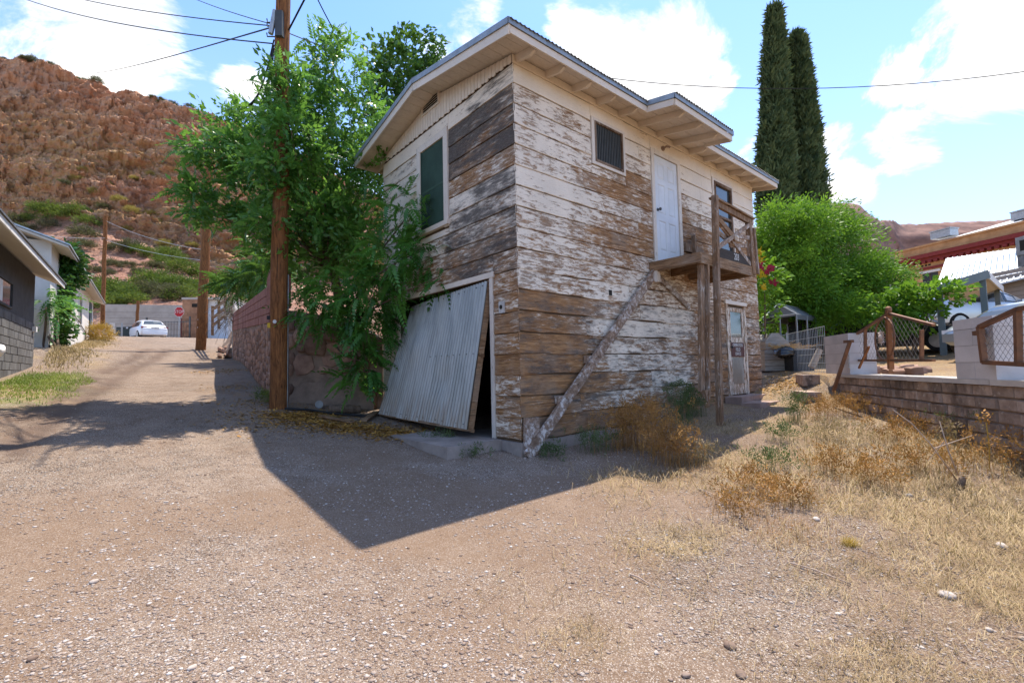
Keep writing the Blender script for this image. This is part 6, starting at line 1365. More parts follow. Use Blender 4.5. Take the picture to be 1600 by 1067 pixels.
# ---- canopy, kennel and clutter under the feathery tree
m_tarp = plain('grey_tarp', (.12, .125, .13), .55, var=.25, sc=3, bump=.15, bsc=8)
CT = wroot('canopy_tent', at(1225, 575, 14), 'grey tarp canopy on thin metal legs under the feathery tree', 'canopy')
a, pk, c = at(1192, 497, 13.2), at(1216, 476, 13.2), at(1244, 491, 13.2); bk_ = at(1274, 495, 15.6) - at(1244, 491, 13.2); dn = np.array([0, 0, -.14])
b = B(); b.add([a, pk, c, a + bk_, pk + bk_, c + bk_], [(0, 1, 4, 3), (1, 2, 5, 4)]); b.add([c, c + dn, c + bk_ + dn, c + bk_], [(0, 1, 2, 3)]); b.add([a, a + dn, a + bk_ + dn, a + bk_], [(0, 1, 2, 3)]); b.add([a, pk, c, c + dn * .3, a + dn * .3], [(0, 1, 2, 3, 4)]); b.build('tarp', m_tarp, CT)
q1, q2 = a + bk_ + dn * .5, c + bk_ + dn * .5; q3, q4_ = q2.copy(), q1.copy(); q3[2] = gz1(q3[0], q3[1]) - .05; q4_[2] = gz1(q4_[0], q4_[1]) - .05
b = B(); b.add([q1, q2, q3, q4_], [(0, 1, 2, 3)]); b.build('interior_shade_sheet', plain('painted_shade_black', (.02, .02, .021), .9, bump=.1), CT)  # added black sheet, standing in for the shade inside the canopy
for p in (a, c, a + bk_, c + bk_, c + bk_ * .5, (a + c) / 2): z0 = gz1(p[0], p[1]); b = B(); b.tube([(p[0], p[1], z0), (p[0], p[1], p[2] + .0)], .025, 7); b.build('leg', m_roofm, CT)
for (p, q) in ((a, pk), (pk, c), (pk, pk + bk_), (a, c)): b = B(); b.tube([p + Z3 * .012, q + Z3 * .012], .016, 6); b.build('roof_pole', m_galv, CT)
m_ken = plain('weathered_grey_board', (.36, .34, .31), .9, var=.3, sc=4, bump=.3, stretch=(1, 1, 5))
KN = empty('dog_kennel', (0, 0, 0), 'pale grey wooden kennel with a pitched roof under the canopy', 'kennel'); kp = at(1222, 574, 12.6); kz = gz1(kp[0], kp[1]); KN.location = (kp[0], kp[1], kz); KN.rotation_euler = (0, 0, lane)
b = B(); b.box(-.45, .35, 0, .7, 0, .55); b.build('lower_box', m_ken, KN)
b = B(); b.prism([(-.38, .05, .551), (.28, .05, .551), (.28, .05, .72), (-.02, .05, 1.02), (-.2, .05, 1.02), (-.38, .05, .8)], (0, .6, 0)); b.build('hood', m_ken, KN)
for k in range(3): b = B(); b.box(-.452, .352, -.012, -.001, .12 + k * .16, .14 + k * .16); b.build('batten', MATS['joint_dark'], KN)
bb_ = wroot('black_bag', at(1228, 552, 12.2), 'crumpled shiny black bag lying on the kennel', 'bag'); r_ = np.random.default_rng(3); c = at(1226, 551, 12.2); n_ = 14; v = []
for i in range(n_):
    for j in range(n_):
        a1, a2 = 2 * math.pi * i / n_, math.pi * j / (n_ - 1); rr2 = .26 * (.7 + .6 * float(vnoise(i * .9, j * .9, 2.))); v.append(c + rgt * rr2 * math.cos(a1) * math.sin(a2) + fwd * rr2 * .7 * math.sin(a1) * math.sin(a2) + Z3 * rr2 * .55 * math.cos(a2))
link('bag', npmesh('bag', np.array(v), np.array([(i * n_ + j, ((i + 1) % n_) * n_ + j, ((i + 1) % n_) * n_ + j + 1, i * n_ + j + 1) for i in range(n_) for j in range(n_ - 1)])), plain('black_plastic', (.015, .015, .017), .25, bump=0, spec=.6), bb_)
p = at(1257, 572, 12.2); p[2] = gz1(p[0], p[1]); CR = empty('storage_crate', tuple(p), 'dark crate with dry straw heaped on top beside the kennel', 'crate', None, lane); b = B(); b.box(-.28, .26, 0, .5, 0, .55); b.build('body', plain('dark_crate', (.05, .055, .06), .7, bump=.1), CR); b = B(); b.box(-.30, .28, -.02, .52, .551, .58); b.build('lid', m_ken, CR)
b = B(); rs = random.Random(2)
for i in range(160): q0 = np.array([rs.uniform(-.75, .3), rs.uniform(-.05, .5), .58 + rs.uniform(0, .10)]); b.tube([q0, q0 + np.array([rs.gauss(0, .16), rs.gauss(0, .1), rs.gauss(.02, .05)])], .005, 3, False)
b.build('straw', plain('straw_orange', (.52, .32, .12), .9, bump=0), CR)
t = wroot('leaning_log', at(1272, 574, 11.8), 'pale log leaning beside the dark crate', 'log'); b = B(); b.tube([at(1268, 574, 11.7), at(1281, 546, 11.7)], [.085, .07], 9); b.build('log', plain('pale_bark', (.40, .33, .26), .9, var=.3, bump=.4), t)
# dark evergreen hedge behind the yard
hd_ = wroot('dark_hedge', at(1250, 560, 20), 'dark shaded hedge behind the canopy under the feathery tree', 'hedge')
clh = [C_(1200 + i * 32, 500 + 8 * (i % 2), 20.5 + .4 * (i % 3), 1.0, 1.25, 190) for i in range(6)]
crown('foliage', m_vine, hd_, clh, LOOSE, 22, (.45, .7), .8, .8)
for i, c in enumerate(clh): q_ = c[0].copy(); q_[2] = gz1(q_[0], q_[1]); b, _ = limb(q_, c[0], .06, .02, .06, 4, 300 + i); b.build('stem', m_bark, hd_, smooth=True)
p = at(1345, 548, 24); p[2] = gz1(p[0], p[1]); PH = empty('pink_shed', tuple(p), 'low pink stucco shed seen beneath the feathery tree', 'shed', None, lane)
b = B(); b.box(-2.0, 2.2, 0, 3, -.4, 2.2); b.build('wall', plain('pink_stucco', (.48, .36, .30), .9, var=.15, bump=.2), PH); b = B(); b.prism([(-2.2, -.3, 2.21), (-2.2, 3.3, 2.21), (-2.2, 1.5, 3.0)], (4.6, 0, 0)); b.build('roof', m_roofm, PH); b = B(); b.box(-.6, .4, -.03, -.002, .5, 1.5); b.build('window', m_glass, PH)
# wooden trellis fence behind the gate
TF = wroot('picket_fence', at(1300, 540, 15), 'low grey picket fence in the shade behind the shorter pillar', 'fence')
for i in range(12): p = at(1278 + i * 5, 530, 17); b = B(); b.box(p[0] - .04, p[0] + .04, p[1] - .02, p[1] + .02, gz1(p[0], p[1]) - .1, at(1290, 514, 17)[2]); b.build('picket', m_dframe, TF)
b = B(); b.beam(at(1276, 518, 16.95), at(1336, 518, 16.95), .04, .08); b.build('rail', m_dframe, TF)
# vehicles
c = at(1408, 560, 15.2); car('parked_car', (c[0], c[1], gz1(c[0], c[1])), math.atan2(-fwd[1], -fwd[0]) + .55, 'black car parked behind the sunburst gate', carpaint('black_car_paint', (.03, .032, .036), .2), 3.9, 1.65, 1.35)
c = at(1528, 540, 18.5); car('parked_car', (c[0], c[1], gz1(c[0], c[1]) - .05), math.atan2(rgt[1], rgt[0]) - .05, 'silver sport utility car parked beside the carport', carpaint('silver_car_paint', (.52, .55, .58), .6), 4.7, 1.9, 1.72, True)
c = at(1618, 560, 11.5); car('parked_car', (c[0], c[1], gz1(c[0], c[1])), math.atan2(-rgt[1], -rgt[0]) + .3, 'grey car nose visible through the chain-link gate', carpaint('grey_car_paint', (.30, .33, .35), .5), 4.0, 1.75, 1.3)
# carport
m_cpost = plain('grey_green_post', (.16, .19, .19), .6, var=.15, bump=.05)
CP = wroot('carport', at(1540, 520, 15), 'grey-posted carport with a sloping cream roof beside the metal-roofed house', 'carport')
A_, B_, D_ = at(1543, 430, 13.6), at(1452, 458, 13.4), at(1566, 452, 17.8); E_ = B_ + (D_ - A_); th = np.array([0, 0, .10])
b = B(); b.add([A_, B_, E_, D_, A_ + th, B_ + th, E_ + th, D_ + th], [(0, 1, 2, 3), (4, 7, 6, 5), (0, 3, 7, 4), (1, 5, 6, 2), (2, 6, 7, 3)]); b.build('roof_deck', m_eave, CP)
b = B(); b.beam(A_ + th * .3 - fwd * .03, B_ + th * .3 - fwd * .03, .05, .24); b.build('gutter', m_cpost, CP)
b = B(); b.beam(A_ + rgt * .03, D_ + rgt * .03, .04, .22); b.build('fascia', m_wtrim, CP)
for (u, w_) in ((.10, .02), (.10, .92), (.85, .03)):
    p = A_ + (B_ - A_) * u + (D_ - A_) * w_; b = B(); z0 = gz1(p[0], p[1]); b.box(p[0] - .07, p[0] + .07, p[1] - .07, p[1] + .07, z0 - .1, p[2] + .0); b.build('post', m_cpost, CP)
# metal-roofed house
m_mroof = plain('white_metal_roof', (.66, .70, .74), .4, .3, var=.08, sc=2, bump=.03); m_clap = plain('tan_clapboard', (.40, .31, .25), .85, var=.15, sc=3, bump=.1, stretch=(1, 1, 4))
MH = wroot('metal_roofed_house', at(1560, 520, 21), 'tan clapboard house with a white ribbed metal roof', 'house')
e0, e1, r0, r1 = at(1455, 470, 23), at(1700, 408, 16.5), at(1478, 404, 27), at(1700, 372, 20.5)
ev = e1 - e0; rv = r1 - r0
b = B(); b.add([e0, e1, r1, r0, e0 - th * .6, e1 - th * .6, r1 - th * .6, r0 - th * .6], [(0, 1, 2, 3), (4, 7, 6, 5), (0, 4, 5, 1), (0, 3, 7, 4)]); b.build('roof_panel', m_mroof, MH)
for i in range(24): u = (i + .5) / 24; b = B(); b.beam(e0 + ev * u + Z3 * .012, r0 + rv * u + Z3 * .012, .04, .03); b.build('roof_rib', m_mroof, MH)
inn = (r0 - e0); inn = inn * np.array([1, 1, 0]); w0, w1 = e0 + inn * .10, e1 + inn * .10; zt0, zt1 = e0[2] + .10, e1[2] + .10
eh = ev.copy(); eh[2] = 0; eh /= np.linalg.norm(eh); eo = -inn / np.linalg.norm(inn)
b = B(); b.add([(w0[0], w0[1], 1.0), (w1[0], w1[1], 1.0), (w1[0], w1[1], zt1), (w0[0], w0[1], zt0), *[tuple(np.array([q[0], q[1], z]) + inn * .8) for q, z in ((w0, 1.0), (w1, 1.0), (w1, zt1 + .8), (w0, zt0 + .8))]], [(0, 1, 2, 3), (0, 3, 7, 4), (1, 5, 6, 2)]); b.build('wall', m_clap, MH)
WL_ = np.linalg.norm((w1 - w0)[:2])
for k in range(16): b = B(); z = 1.7 + k * .19; b.beam(np.array([w0[0], w0[1], z]) + eo * .012, np.array([w1[0], w1[1], z]) + eo * .012, .022, .165); b.build('clapboard', m_clap, MH)
for (px, wpx, y0, y1) in ((1572, 18, 446, 471), (1500, 16, 462, 482)):
    d = FW * F_PX + RT * (px - 800) - UP * (458 - 533.5); k = ((w0 - CAM)[:2] @ eo[:2]) / (d[:2] @ eo[:2]); dep = k * F_PX
    p0, p1_ = at(px - wpx / 2, (y0 + y1) / 2, dep), at(px + wpx / 2, (y0 + y1) / 2, dep); zt_ = at(px, y0, dep)[2]; zb_ = at(px, y1, dep)[2]; cc = (p0 + p1_) / 2; hwid = .55; w_e = wroot('window', tuple(cc)); w_e.parent = MH; w_e.matrix_parent_inverse = parent_inv(MH)
    b = B(); b.obox(np.array([cc[0], cc[1], (zt_ + zb_) / 2]) + eo * .05, eh * hwid, eo * .01, Z3 * (zt_ - zb_) / 2); b.build('pane', m_glass, w_e)
    for sg_ in (-1, 1): b = B(); b.obox(np.array([cc[0], cc[1], (zt_ + zb_) / 2]) + eo * .05 + eh * sg_ * (hwid + .05), eh * .05, eo * .025, Z3 * ((zt_ - zb_) / 2 + .06)); b.build('frame', m_wtrim, w_e)
# brick hall with red cornice
m_ob2, g, bs, out = newmat('ochre_brick'); co = g.n('ShaderNodeTexCoord').outputs['Object']
c = g.mix(g.ramp(g.noise(co, 1.4, 6, .6), .3, .7), (.42, .22, .09), (.58, .33, .15)); g.put(bs.inputs['Base Color'], c); bs.inputs['Roughness'].default_value = .9; g.put(bs.inputs['Normal'], g.bump(g.noise(g.scale(co, (1, 1, 4)), 8, 3), .3, .02))
m_rc = plain('red_cornice', (.24, .035, .03), .7, var=.2, bump=.1)
BH = wroot('brick_hall', at(1500, 520, 36), 'ochre brick hall with a red cornice and white roof behind the houses', 'building')
h0, h1 = at(1398, 402, 44), at(1720, 330, 31); hv = h1 - h0; hv[2] = 0; HLn = np.linalg.norm(hv); hu = hv / HLn; ho = np.array([hu[1], -hu[0], 0]); ho = ho if ho @ (CAM - h0) > 0 else -ho; HZ = at(1398, 400, 44)[2] + 0.3
HP = lambda s, o, z: h0 * np.array([1, 1, 0]) + hu * s + ho * o + Z3 * z
zr = HZ
def hband(z0, z1, o, nm, mat): b = B(); b.obox(HP(HLn / 2, o / 2 - .15, (z0 + z1) / 2), hu * (HLn / 2 + o), ho * (o / 2 + .15), Z3 * (z1 - z0) / 2); b.build(nm, mat, BH)
b = B(); b.obox(HP(HLn / 2, -6, (zr + 1) / 2), hu * HLn / 2, ho * 6, Z3 * (zr - 1) / 2); b.build('wall', m_ob2, BH)
hband(zr - 1.15, zr - .80, .42, 'cornice', m_rc); hband(zr - 1.42, zr - 1.16, .22, 'cornice', m_rc); hband(zr - 2.15, zr - 1.95, .10, 'string_course', m_rc); hband(zr - .10, zr + .06, .10, 'coping', m_ob2)
for i in range(28): s = HLn * (i + .5) / 28; b = B(); b.obox(HP(s, .17, zr - 1.52), hu * .14, ho * .14, Z3 * .10); b.build('bracket', m_rc, BH)
for s in (2.6, 9.5, 15): 
    for e in (-.28, .02, .30): b = B(); b.obox(HP(s + e, .005, zr - 1.78), hu * .10, ho * .012, Z3 * .075); b.build('vent', m_dark, BH)
for s in (2.9, 7.2):
    w_e = wroot('window', tuple(HP(s, 0, zr - 4))); w_e.parent = BH; w_e.matrix_parent_inverse = parent_inv(BH)
    b = B(); b.obox(HP(s, .01, zr - 3.35), hu * .62, ho * .012, Z3 * .85); b.build('pane', m_glass, w_e); b = B(); b.obox(HP(s, .03, zr - 2.38), hu * .85, ho * .05, Z3 * .10); b.build('lintel', m_wtrim, w_e); b = B(); b.obox(HP(s, .03, zr - 3.35), hu * .03, ho * .02, Z3 * .85); b.build('mullion', m_dframe, w_e)
b = B(); b.add([HP(-.3, -.6, zr + .02), HP(HLn * .62, -.6, zr + .05), HP(HLn * .55, -6, zr + 1.8), HP(3.2, -6, zr + 1.4), HP(-.3, -12, zr), HP(HLn * .7, -12, zr)], [(0, 1, 2, 3), (0, 3, 4), (3, 2, 5, 4)]); b.build('white_roof', m_wtrim, BH)
for (s, o, w_) in ((2.2, -3, .8), (7.5, -3.5, .5)): b = B(); b.obox(HP(s, o, zr + 1.25), hu * w_, ho * .5, Z3 * .30); b.obox(HP(s, o, zr + 1.62), hu * w_ * 1.06, ho * .56, Z3 * .05); b.build('rooftop_unit', m_galv, BH)
AC = wroot('window_cooler', at(1596, 385, 20), 'pale boxy cooler standing on the metal roof at the right edge', 'cooler'); c = at(1604, 384, 19.6); b = B(); b.obox(c, eh * .42, eo * .35, Z3 * .38); b.build('cabinet', m_galv, AC); b = B(); b.obox(c + eo * .352, eh * .26, eo * .006, Z3 * .22); b.build('grille', m_dark, AC); b = B(); b.obox(c - Z3 * .62, eh * .40, eo * .30, Z3 * .235); b.build('stand', m_roofm, AC)

# broken stones and dry stuff on the terrace behind the sunburst gate
rk = random.Random(21)
for i in range(22):
    px = rk.uniform(1338, 1456); q = wray(px, 560, rk.uniform(.55, 1.6)); q[2] = gz1(q[0], q[1]); v, f = None, None
    t = wroot('rubble_stone', q, 'rough brown stone in the rubble row behind the sunburst gate', 'stone', 'rubble row behind the sunburst gate')
    stone_poly(q + Z3 * .05, U3, Z3, -N3, 0, 0, rk.uniform(.08, .2), rk.uniform(.06, .13), 'face', t, m_rub, .14, 7)
# ================================================================ ground cover and small things
r7 = np.random.default_rng(99)
def screen_scatter(n, y0, y1, x0=-80, x1=1680, pw=1.0):
    """random ground spots, thinning with distance as the eye sees them (n candidates)"""
    px = r7.uniform(x0, x1, n); py = y0 + (y1 - y0) * r7.random(n) ** pw
    d = FW * F_PX + RT * (px[:, None] - 800) - UP * (py[:, None] - 533.5)
    t = np.full(n, 0.0); zg = np.full(n, -.3)
    for _ in range(8):
        t = (zg - CAM[2]) / d[:, 2]; P = CAM + d * t[:, None]; zg = .5 * zg + .5 * gz(P[:, 0], P[:, 1])
    P[:, 2] = gz(P[:, 0], P[:, 1])
    ok = (t > 0) & (t * F_PX < 30); return P[ok], (t * F_PX)[ok]
def inhouse(P): return ((P[:, 0] > -.1) & (P[:, 0] < 7.9) & (P[:, 1] > -.08) & (P[:, 1] < 4.4)) | ((P[:, 0] - WA[0]) * WN[0] + (P[:, 1] - WA[1]) * WN[1] > -.02)
# pebbles
def rockmesh(n=2, seed=0):
    rr = np.random.default_rng(seed); t = (1 + 5 ** .5) / 2
    v = np.array([(-1, t, 0), (1, t, 0), (-1, -t, 0), (1, -t, 0), (0, -1, t), (0, 1, t), (0, -1, -t), (0, 1, -t), (t, 0, -1), (t, 0, 1), (-t, 0, -1), (-t, 0, 1)], float); v /= np.linalg.norm(v[0])
    f = np.array([(0, 11, 5), (0, 5, 1), (0, 1, 7), (0, 7, 10), (0, 10, 11), (1, 5, 9), (5, 11, 4), (11, 10, 2), (10, 7, 6), (7, 1, 8), (3, 9, 4), (3, 4, 2), (3, 2, 6), (3, 6, 8), (3, 8, 9), (4, 9, 5), (2, 4, 11), (6, 2, 10), (8, 6, 7), (9, 8, 1)])
    for _ in range(n):
        vl = list(map(tuple, v)); cache = {}; nf = []
        def mid(a, b):
            k = (min(a, b), max(a, b))
            if k not in cache: m = (np.array(vl[a]) + np.array(vl[b])) / 2; m /= np.linalg.norm(m); cache[k] = len(vl); vl.append(tuple(m))
            return cache[k]
        for a, b, c in f: x, y, z = mid(a, b), mid(b, c), mid(c, a); nf += [(a, x, z), (b, y, x), (c, z, y), (x, y, z)]
        v = np.array(vl); f = np.array(nf)
    k = 1 + .5 * (fbm(v[:, 0] * 1.4 + seed * 7, v[:, 1] * 1.4, v[:, 2] * 1.4, 3) - .5); return v * k[:, None] * np.array([1, .78, .5]), f
m_peb, g, bs, out = newmat('pebble_stone'); tn = g.attr('tone'); c = g.cramp(tn, [(0, (.11, .075, .056)), (.3, (.24, .17, .13)), (.6, (.34, .275, .225)), (.85, (.48, .42, .37)), (1, (.68, .65, .61))]); co = g.n('ShaderNodeTexCoord').outputs['Object']
c = g.mix(g.ramp(g.noise(co, 45, 3), .4, .6, 0, .35), c, (.24, .16, .12)); g.put(bs.inputs['Base Color'], c); bs.inputs['Roughness'].default_value = .9; bs.inputs['Specular IOR Level'].default_value = .2
P, dep = screen_scatter(120000, 600, 1110, pw=.8)
den_ = fbm(P[:, 0] * 1.3, P[:, 1] * 1.3, 12., 4); keep = (~inhouse(P)) & (den_ + r7.normal(0, .10, len(P)) > .43) & (dep < 12); P = P[keep]; dep = dep[keep]; n = len(P)
T8 = [(v_ * np.array([1, 1, .72]), f_) for v_, f_ in (rockmesh(0, s) for s in range(3))]; V = []; Fc = []; Tn = []; off = 0
for k, (tv, tf) in enumerate(T8):
    ii = np.arange(k, n, 3); m = len(ii); sz = np.clip(.0023 * np.exp(r7.normal(0, .62, m)) * np.sqrt(np.clip(dep[ii], .8, 6)), .002, .016); a = r7.random(m) * 6.28; ca, sa = np.cos(a), np.sin(a)
    v = tv[None] * sz[:, None, None]; x = v[..., 0] * ca[:, None] - v[..., 1] * sa[:, None]; y = v[..., 0] * sa[:, None] + v[..., 1] * ca[:, None]; v = np.stack([x + P[ii, 0, None], y + P[ii, 1, None], v[..., 2] + P[ii, 2, None] + sz[:, None] * .08], -1)
    V.append(v.reshape(-1, 3)); Fc.append((tf[None] + (np.arange(m) * len(tv))[:, None, None]).reshape(-1, 3) + off); Tn.append(np.repeat(np.clip(r7.beta(2.2, 1.8, m), 0, 1), len(tv))); off += m * len(tv)
o = link('loose_gravel', npmesh('loose_gravel', np.concatenate(V), np.concatenate(Fc), False, {'tone': np.concatenate(Tn)}), m_peb); tag(o, 'loose pinkish gravel scattered over the lane and the lot', 'gravel', kind='stuff')
# single stones one can pick out
stones = [(1141, 1011, .045, .2), (1095, 858, .03, .5), (673, 932, .028, .55), (260, 785, .026, .75), (405, 940, .014, .9), (147, 910, .035, .75), (50, 1030, .03, .15), (300, 1045, .03, .8), (1158, 1055, .04, .25), (1310, 960, .022, .95), (1264, 1028, .02, .8), (1480, 890, .035, .3), (1565, 855, .06, .85), (1480, 932, .06, .85), (820, 717, .045, .55), (1420, 775, .05, .9), (1275, 812, .05, .9), (1072, 1056, .03, .4), (360, 1046, .02, .9), (1545, 985, .03, .85), (48, 905, .02, .9), (1025, 1020, .02, .85), (1380, 770, .035, .8), (1600, 1000, .03, .6), (580, 1010, .016, .9), (640, 985, .018, .8)]
for i, (px, py, r_, tone) in enumerate(stones):
    p = gp_(px, py); v, f = rockmesh(2, 60 + i); a = r7.random() * 6; R2 = np.array([[math.cos(a), -math.sin(a), 0], [math.sin(a), math.cos(a), 0], [0, 0, 1]])
    r_ *= .72; me = npmesh('stone', v @ R2.T * r_, f, True, {'tone': np.full(len(v), tone)}); o = link('stone', me, m_peb); o.location = tuple(p + np.array([0, 0, r_ * .25]))
    kind_ = 'dark brown' if tone < .35 else ('pinkish grey' if tone < .7 else 'pale'); spot = 'the gravel lane' if px < 900 else 'the straw-strewn lot'
    
    near = 'at the bottom edge' if py > 1000 else ('in the near foreground' if py > 890 else ('in the middle distance' if py > 740 else 'close to the house'))
    lr = 'far left' if px < 200 else ('left of centre' if px < 600 else ('centre' if px < 1000 else ('right of centre' if px < 1350 else 'far right')))
    tag(o, f'{kind_} loose stone on {spot} {near}, {lr}', 'stone', f'{kind_} stones on {spot} {near}, {lr}')
# dry straw lying on the lot and standing weeds
def blades(P, hgt, lean, wid, mat, name, label, tone, seg=3, az=None, kind='stuff', cat='grass', parent=None, curl=.5):
    n = len(P); a = r7.random(n) * 6.28 if az is None else az; dx = np.stack([np.cos(a), np.sin(a), 0 * a], -1); sx = np.stack([-np.sin(a), np.cos(a), 0 * a], -1)
    V = []
    for k in range(seg + 1):
        t = k / seg; L_ = lean * t * (1 + curl * t); c = P + dx * (hgt * np.sin(np.minimum(L_, 1.75)) * t)[:, None] + np.stack([0 * a, 0 * a, hgt * np.cos(np.minimum(L_, 1.62)) * t], -1); w = wid * (1 - .85 * t); V += [c - sx * w[:, None], c + sx * w[:, None]]
    V = np.stack(V, 1); m = 2 * (seg + 1); f0 = np.array([(2 * k, 2 * k + 1, 2 * k + 3, 2 * k + 2) for k in range(seg)]); F_ = (f0[None] + (np.arange(n) * m)[:, None, None]).reshape(-1, 4)
    me = npmesh(name, V.reshape(-1, 3), F_, False, {'tone': np.repeat(tone, m)}); o = link(name, me, mat, parent)
    tag(o, label if parent is None else None, cat if parent is None else None, kind=kind)
    return o
m_straw = leafmat('dry_straw', (.17, .105, .05), (.52, .39, .22), .7, .2, .25, 3)
m_weed = leafmat('dry_brown_weed', (.20, .085, .025), (.55, .29, .09), .8, .15, .2, 3)
m_gweed = leafmat('grey_green_weed', (.05, .075, .03), (.14, .19, .07), .7, .2, .2, 3)
m_grass = leafmat('fresh_lawn_grass', (.09, .16, .02), (.30, .34, .07), .6, .3, .25, 2)
P, dep = screen_scatter(60000, 640, 1110, 660, 1720, .8); rz2 = road_zone(P[:, 0], P[:, 1]); pat = fbm(P[:, 0] * 1.1, P[:, 1] * 1.1, 4.4, 4) + .12 * rz2
k = (~inhouse(P)) & (r7.random(len(P)) < rz2 * sstep(.44, .66, pat) * .62 + .10 * rz2); P = P[k]; dep = dep[k]; n = len(P)
blades(P + np.array([0, 0, .004]), (.05 + .13 * r7.random(n)) * np.clip(dep / 3, .6, 1.6), np.full(n, 1.55) + r7.normal(0, .06, n), (.0008 + .0010 * r7.random(n)) * np.clip(dep / 2.2, .8, 3), m_straw, 'fallen_straw', 'pale straw lying over the ground of the lot', np.clip(r7.normal(.5, .35, n), 0, 1), 2, curl=.02)
def region_pts(n, pts, sp, ex=None):
    c = np.array([gp_(*q) for q in pts]); i = r7.integers(0, len(c), n); P = c[i] + np.concatenate([r7.normal(0, sp, (n, 2)), np.zeros((n, 1))], 1); P = P[~inhouse(P)]; P[:, 2] = gz(P[:, 0], P[:, 1]); return P
# tall dry tufts against the house wall
def weed_clump(px, py, n, hh, sp, mat, label, name='dry_weed', bush=.0, wid=.0022, lean=.35):
    P = region_pts(n, [(px, py)], sp); m = len(P); c = gp_(px, py); t = wroot(name, tuple(c), label, 'weed')
    blades(P, hh * (.45 + .6 * r7.random(m)), np.abs(r7.normal(lean, .22, m)), np.full(m, wid), mat, 'stems', None, np.clip(r7.normal(.5, .28, m), 0, 1), 3, parent=t)
    # seed heads and side leaves as small sprays along the stems
    q = P[r7.integers(0, m, int(m * .9))] + np.stack([r7.normal(0, .06 * hh / .5, int(m * .9)), r7.normal(0, .06 * hh / .5, int(m * .9)), hh * (.25 + .6 * r7.random(int(m * .9)))], -1); d = r7.normal(size=q.shape) * .5; d[:, 2] += .8
    v, f, tn_ = leafbatch(SPS[0], SPS[1], q, d, r7.normal(size=q.shape), .07 + .07 * r7.random(len(q)), np.clip(r7.normal(.5, .28, len(q)), 0, 1)); tag(link('seed_heads', npmesh('seed_heads', v, f, False, {'tone': tn_}), mat, t), kind='stuff'); return t
weeds = [(975, 700, 190, .66, .17, m_weed, 'tall rust-brown weed tuft against the house wall left of the hanging post'), (1020, 705, 220, .78, .18, m_weed, 'tallest rust-brown weed tuft below the landing'), (1050, 725, 170, .50, .16, m_weed, 'golden-brown weed clump in front of the tall tuft'), (1065, 660, 130, .78, .10, m_gweed, 'grey-green upright weed beside the hanging post'), (1085, 650, 120, .55, .10, m_gweed, 'grey-green weed clump at the foot of the front post'), 
    (930, 705, 90, .30, .16, m_gweed, 'low green weed at the house wall near the stringer'), (1240, 660, 90, .50, .08, m_gweed, 'pale green weed standing by the steps'), (1225, 690, 60, .25, .1, m_gweed, 'small green weed in front of the steps'), (1280, 655, 120, .40, .18, m_weed, 'brown weed clump between the steps and the low wall'), (1330, 650, 120, .40, .2, m_weed, 'brown weed clump at the left end of the low wall'), (1300, 690, 90, .3, .2, m_straw, 'straw-coloured grass tuft in front of the low wall end'), (1400, 690, 90, .30, .22, m_weed, 'rust-coloured grass tuft below the sunburst gate'), (1470, 680, 90, .28, .22, m_weed, 'straw-coloured grass tuft below the larger pillar'), (1550, 690, 120, .32, .25, m_straw, 'tall straw grass against the low wall at the right'), (1520, 640, 110, .45, .15, m_gweed, 'green stemmed weed growing in front of the larger pillar'), (1590, 740, 130, .40, .25, m_weed, 'brown weed clump at the right edge of the lot'), (1440, 740, 90, .3, .2, m_weed, 'brown weed clump left of the dead stump'),
    (1180, 770, 60, .20, .12, m_weed, 'short reddish weed in the middle of the lot'), (1150, 800, 50, .16, .12, m_weed, 'small reddish weed nearest the gravel'), (1230, 790, 60, .2, .12, m_weed, 'small brown weed right of the reddish ones'), (1300, 740, 70, .25, .14, m_weed, 'thin brown weed in the straw'), (1360, 760, 70, .25, .14, m_weed, 'thin brown weed below the low wall'), (1200, 735, 60, .22, .12, m_gweed, 'tiny green weed near the house shadow edge'), (860, 715, 50, .14, .1, m_gweed, 'low green weed at the foot of the stringer'), (690, 690, 40, .08, .12, m_gweed, 'tiny green sprouts before the garage apron'), (740, 712, 40, .07, .1, m_gweed, 'tiny green sprouts by the shaded gravel'), (415, 628, 60, .22, .08, m_grass, 'small green sprout left of the utility pole base'), (1090, 725, 60, .3, .1, m_straw, 'bleached straw tuft below the front post')]
for (px, py, n, hh, sp, mt, lb) in weeds: weed_clump(px, py, n, hh, sp, mt, lb)
p = gp_(1328, 852); t = wroot('grass_tuft', p, 'round golden grass tuft alone in the straw', 'tuft'); n = 260; P = np.tile(p, (n, 1)) + np.concatenate([r7.normal(0, .022, (n, 2)), np.zeros((n, 1))], 1); blades(P, .07 * (.6 + .6 * r7.random(n)), np.abs(r7.normal(.5, .4, n)), np.full(n, .0012), leafmat('golden_tuft', (.42, .27, .04), (.66, .47, .10), .7, .2), 'blades', None, r7.random(n), 3, parent=t)
# sparse standing dry grass over the whole lot
P = region_pts(1500, [(1300, 700), (1400, 720), (1500, 730), (1580, 760), (1350, 680), (1450, 700), (1540, 680), (1250, 720), (1600, 700), (1500, 780), (1400, 770)], .38); n = len(P)
blades(P, .10 + .22 * r7.random(n), np.abs(r7.normal(.6, .35, n)), .0016 + .001 * r7.random(n), m_straw, 'standing_dry_grass', 'thin standing dry grass over the right-hand lot', np.clip(r7.normal(.5, .28, n), 0, 1))
P = region_pts(1500, [(1190, 760), (1120, 730), (1250, 770), (1150, 790), (1050, 745), (1230, 830)], .22); n = len(P)
blades(P, .04 + .10 * r7.random(n), np.abs(r7.normal(.6, .35, n)), .0011 + .0008 * r7.random(n), m_weed, 'short_dry_stubble', 'short rusty stubble between gravel and straw', np.clip(r7.normal(.5, .28, n), 0, 1))
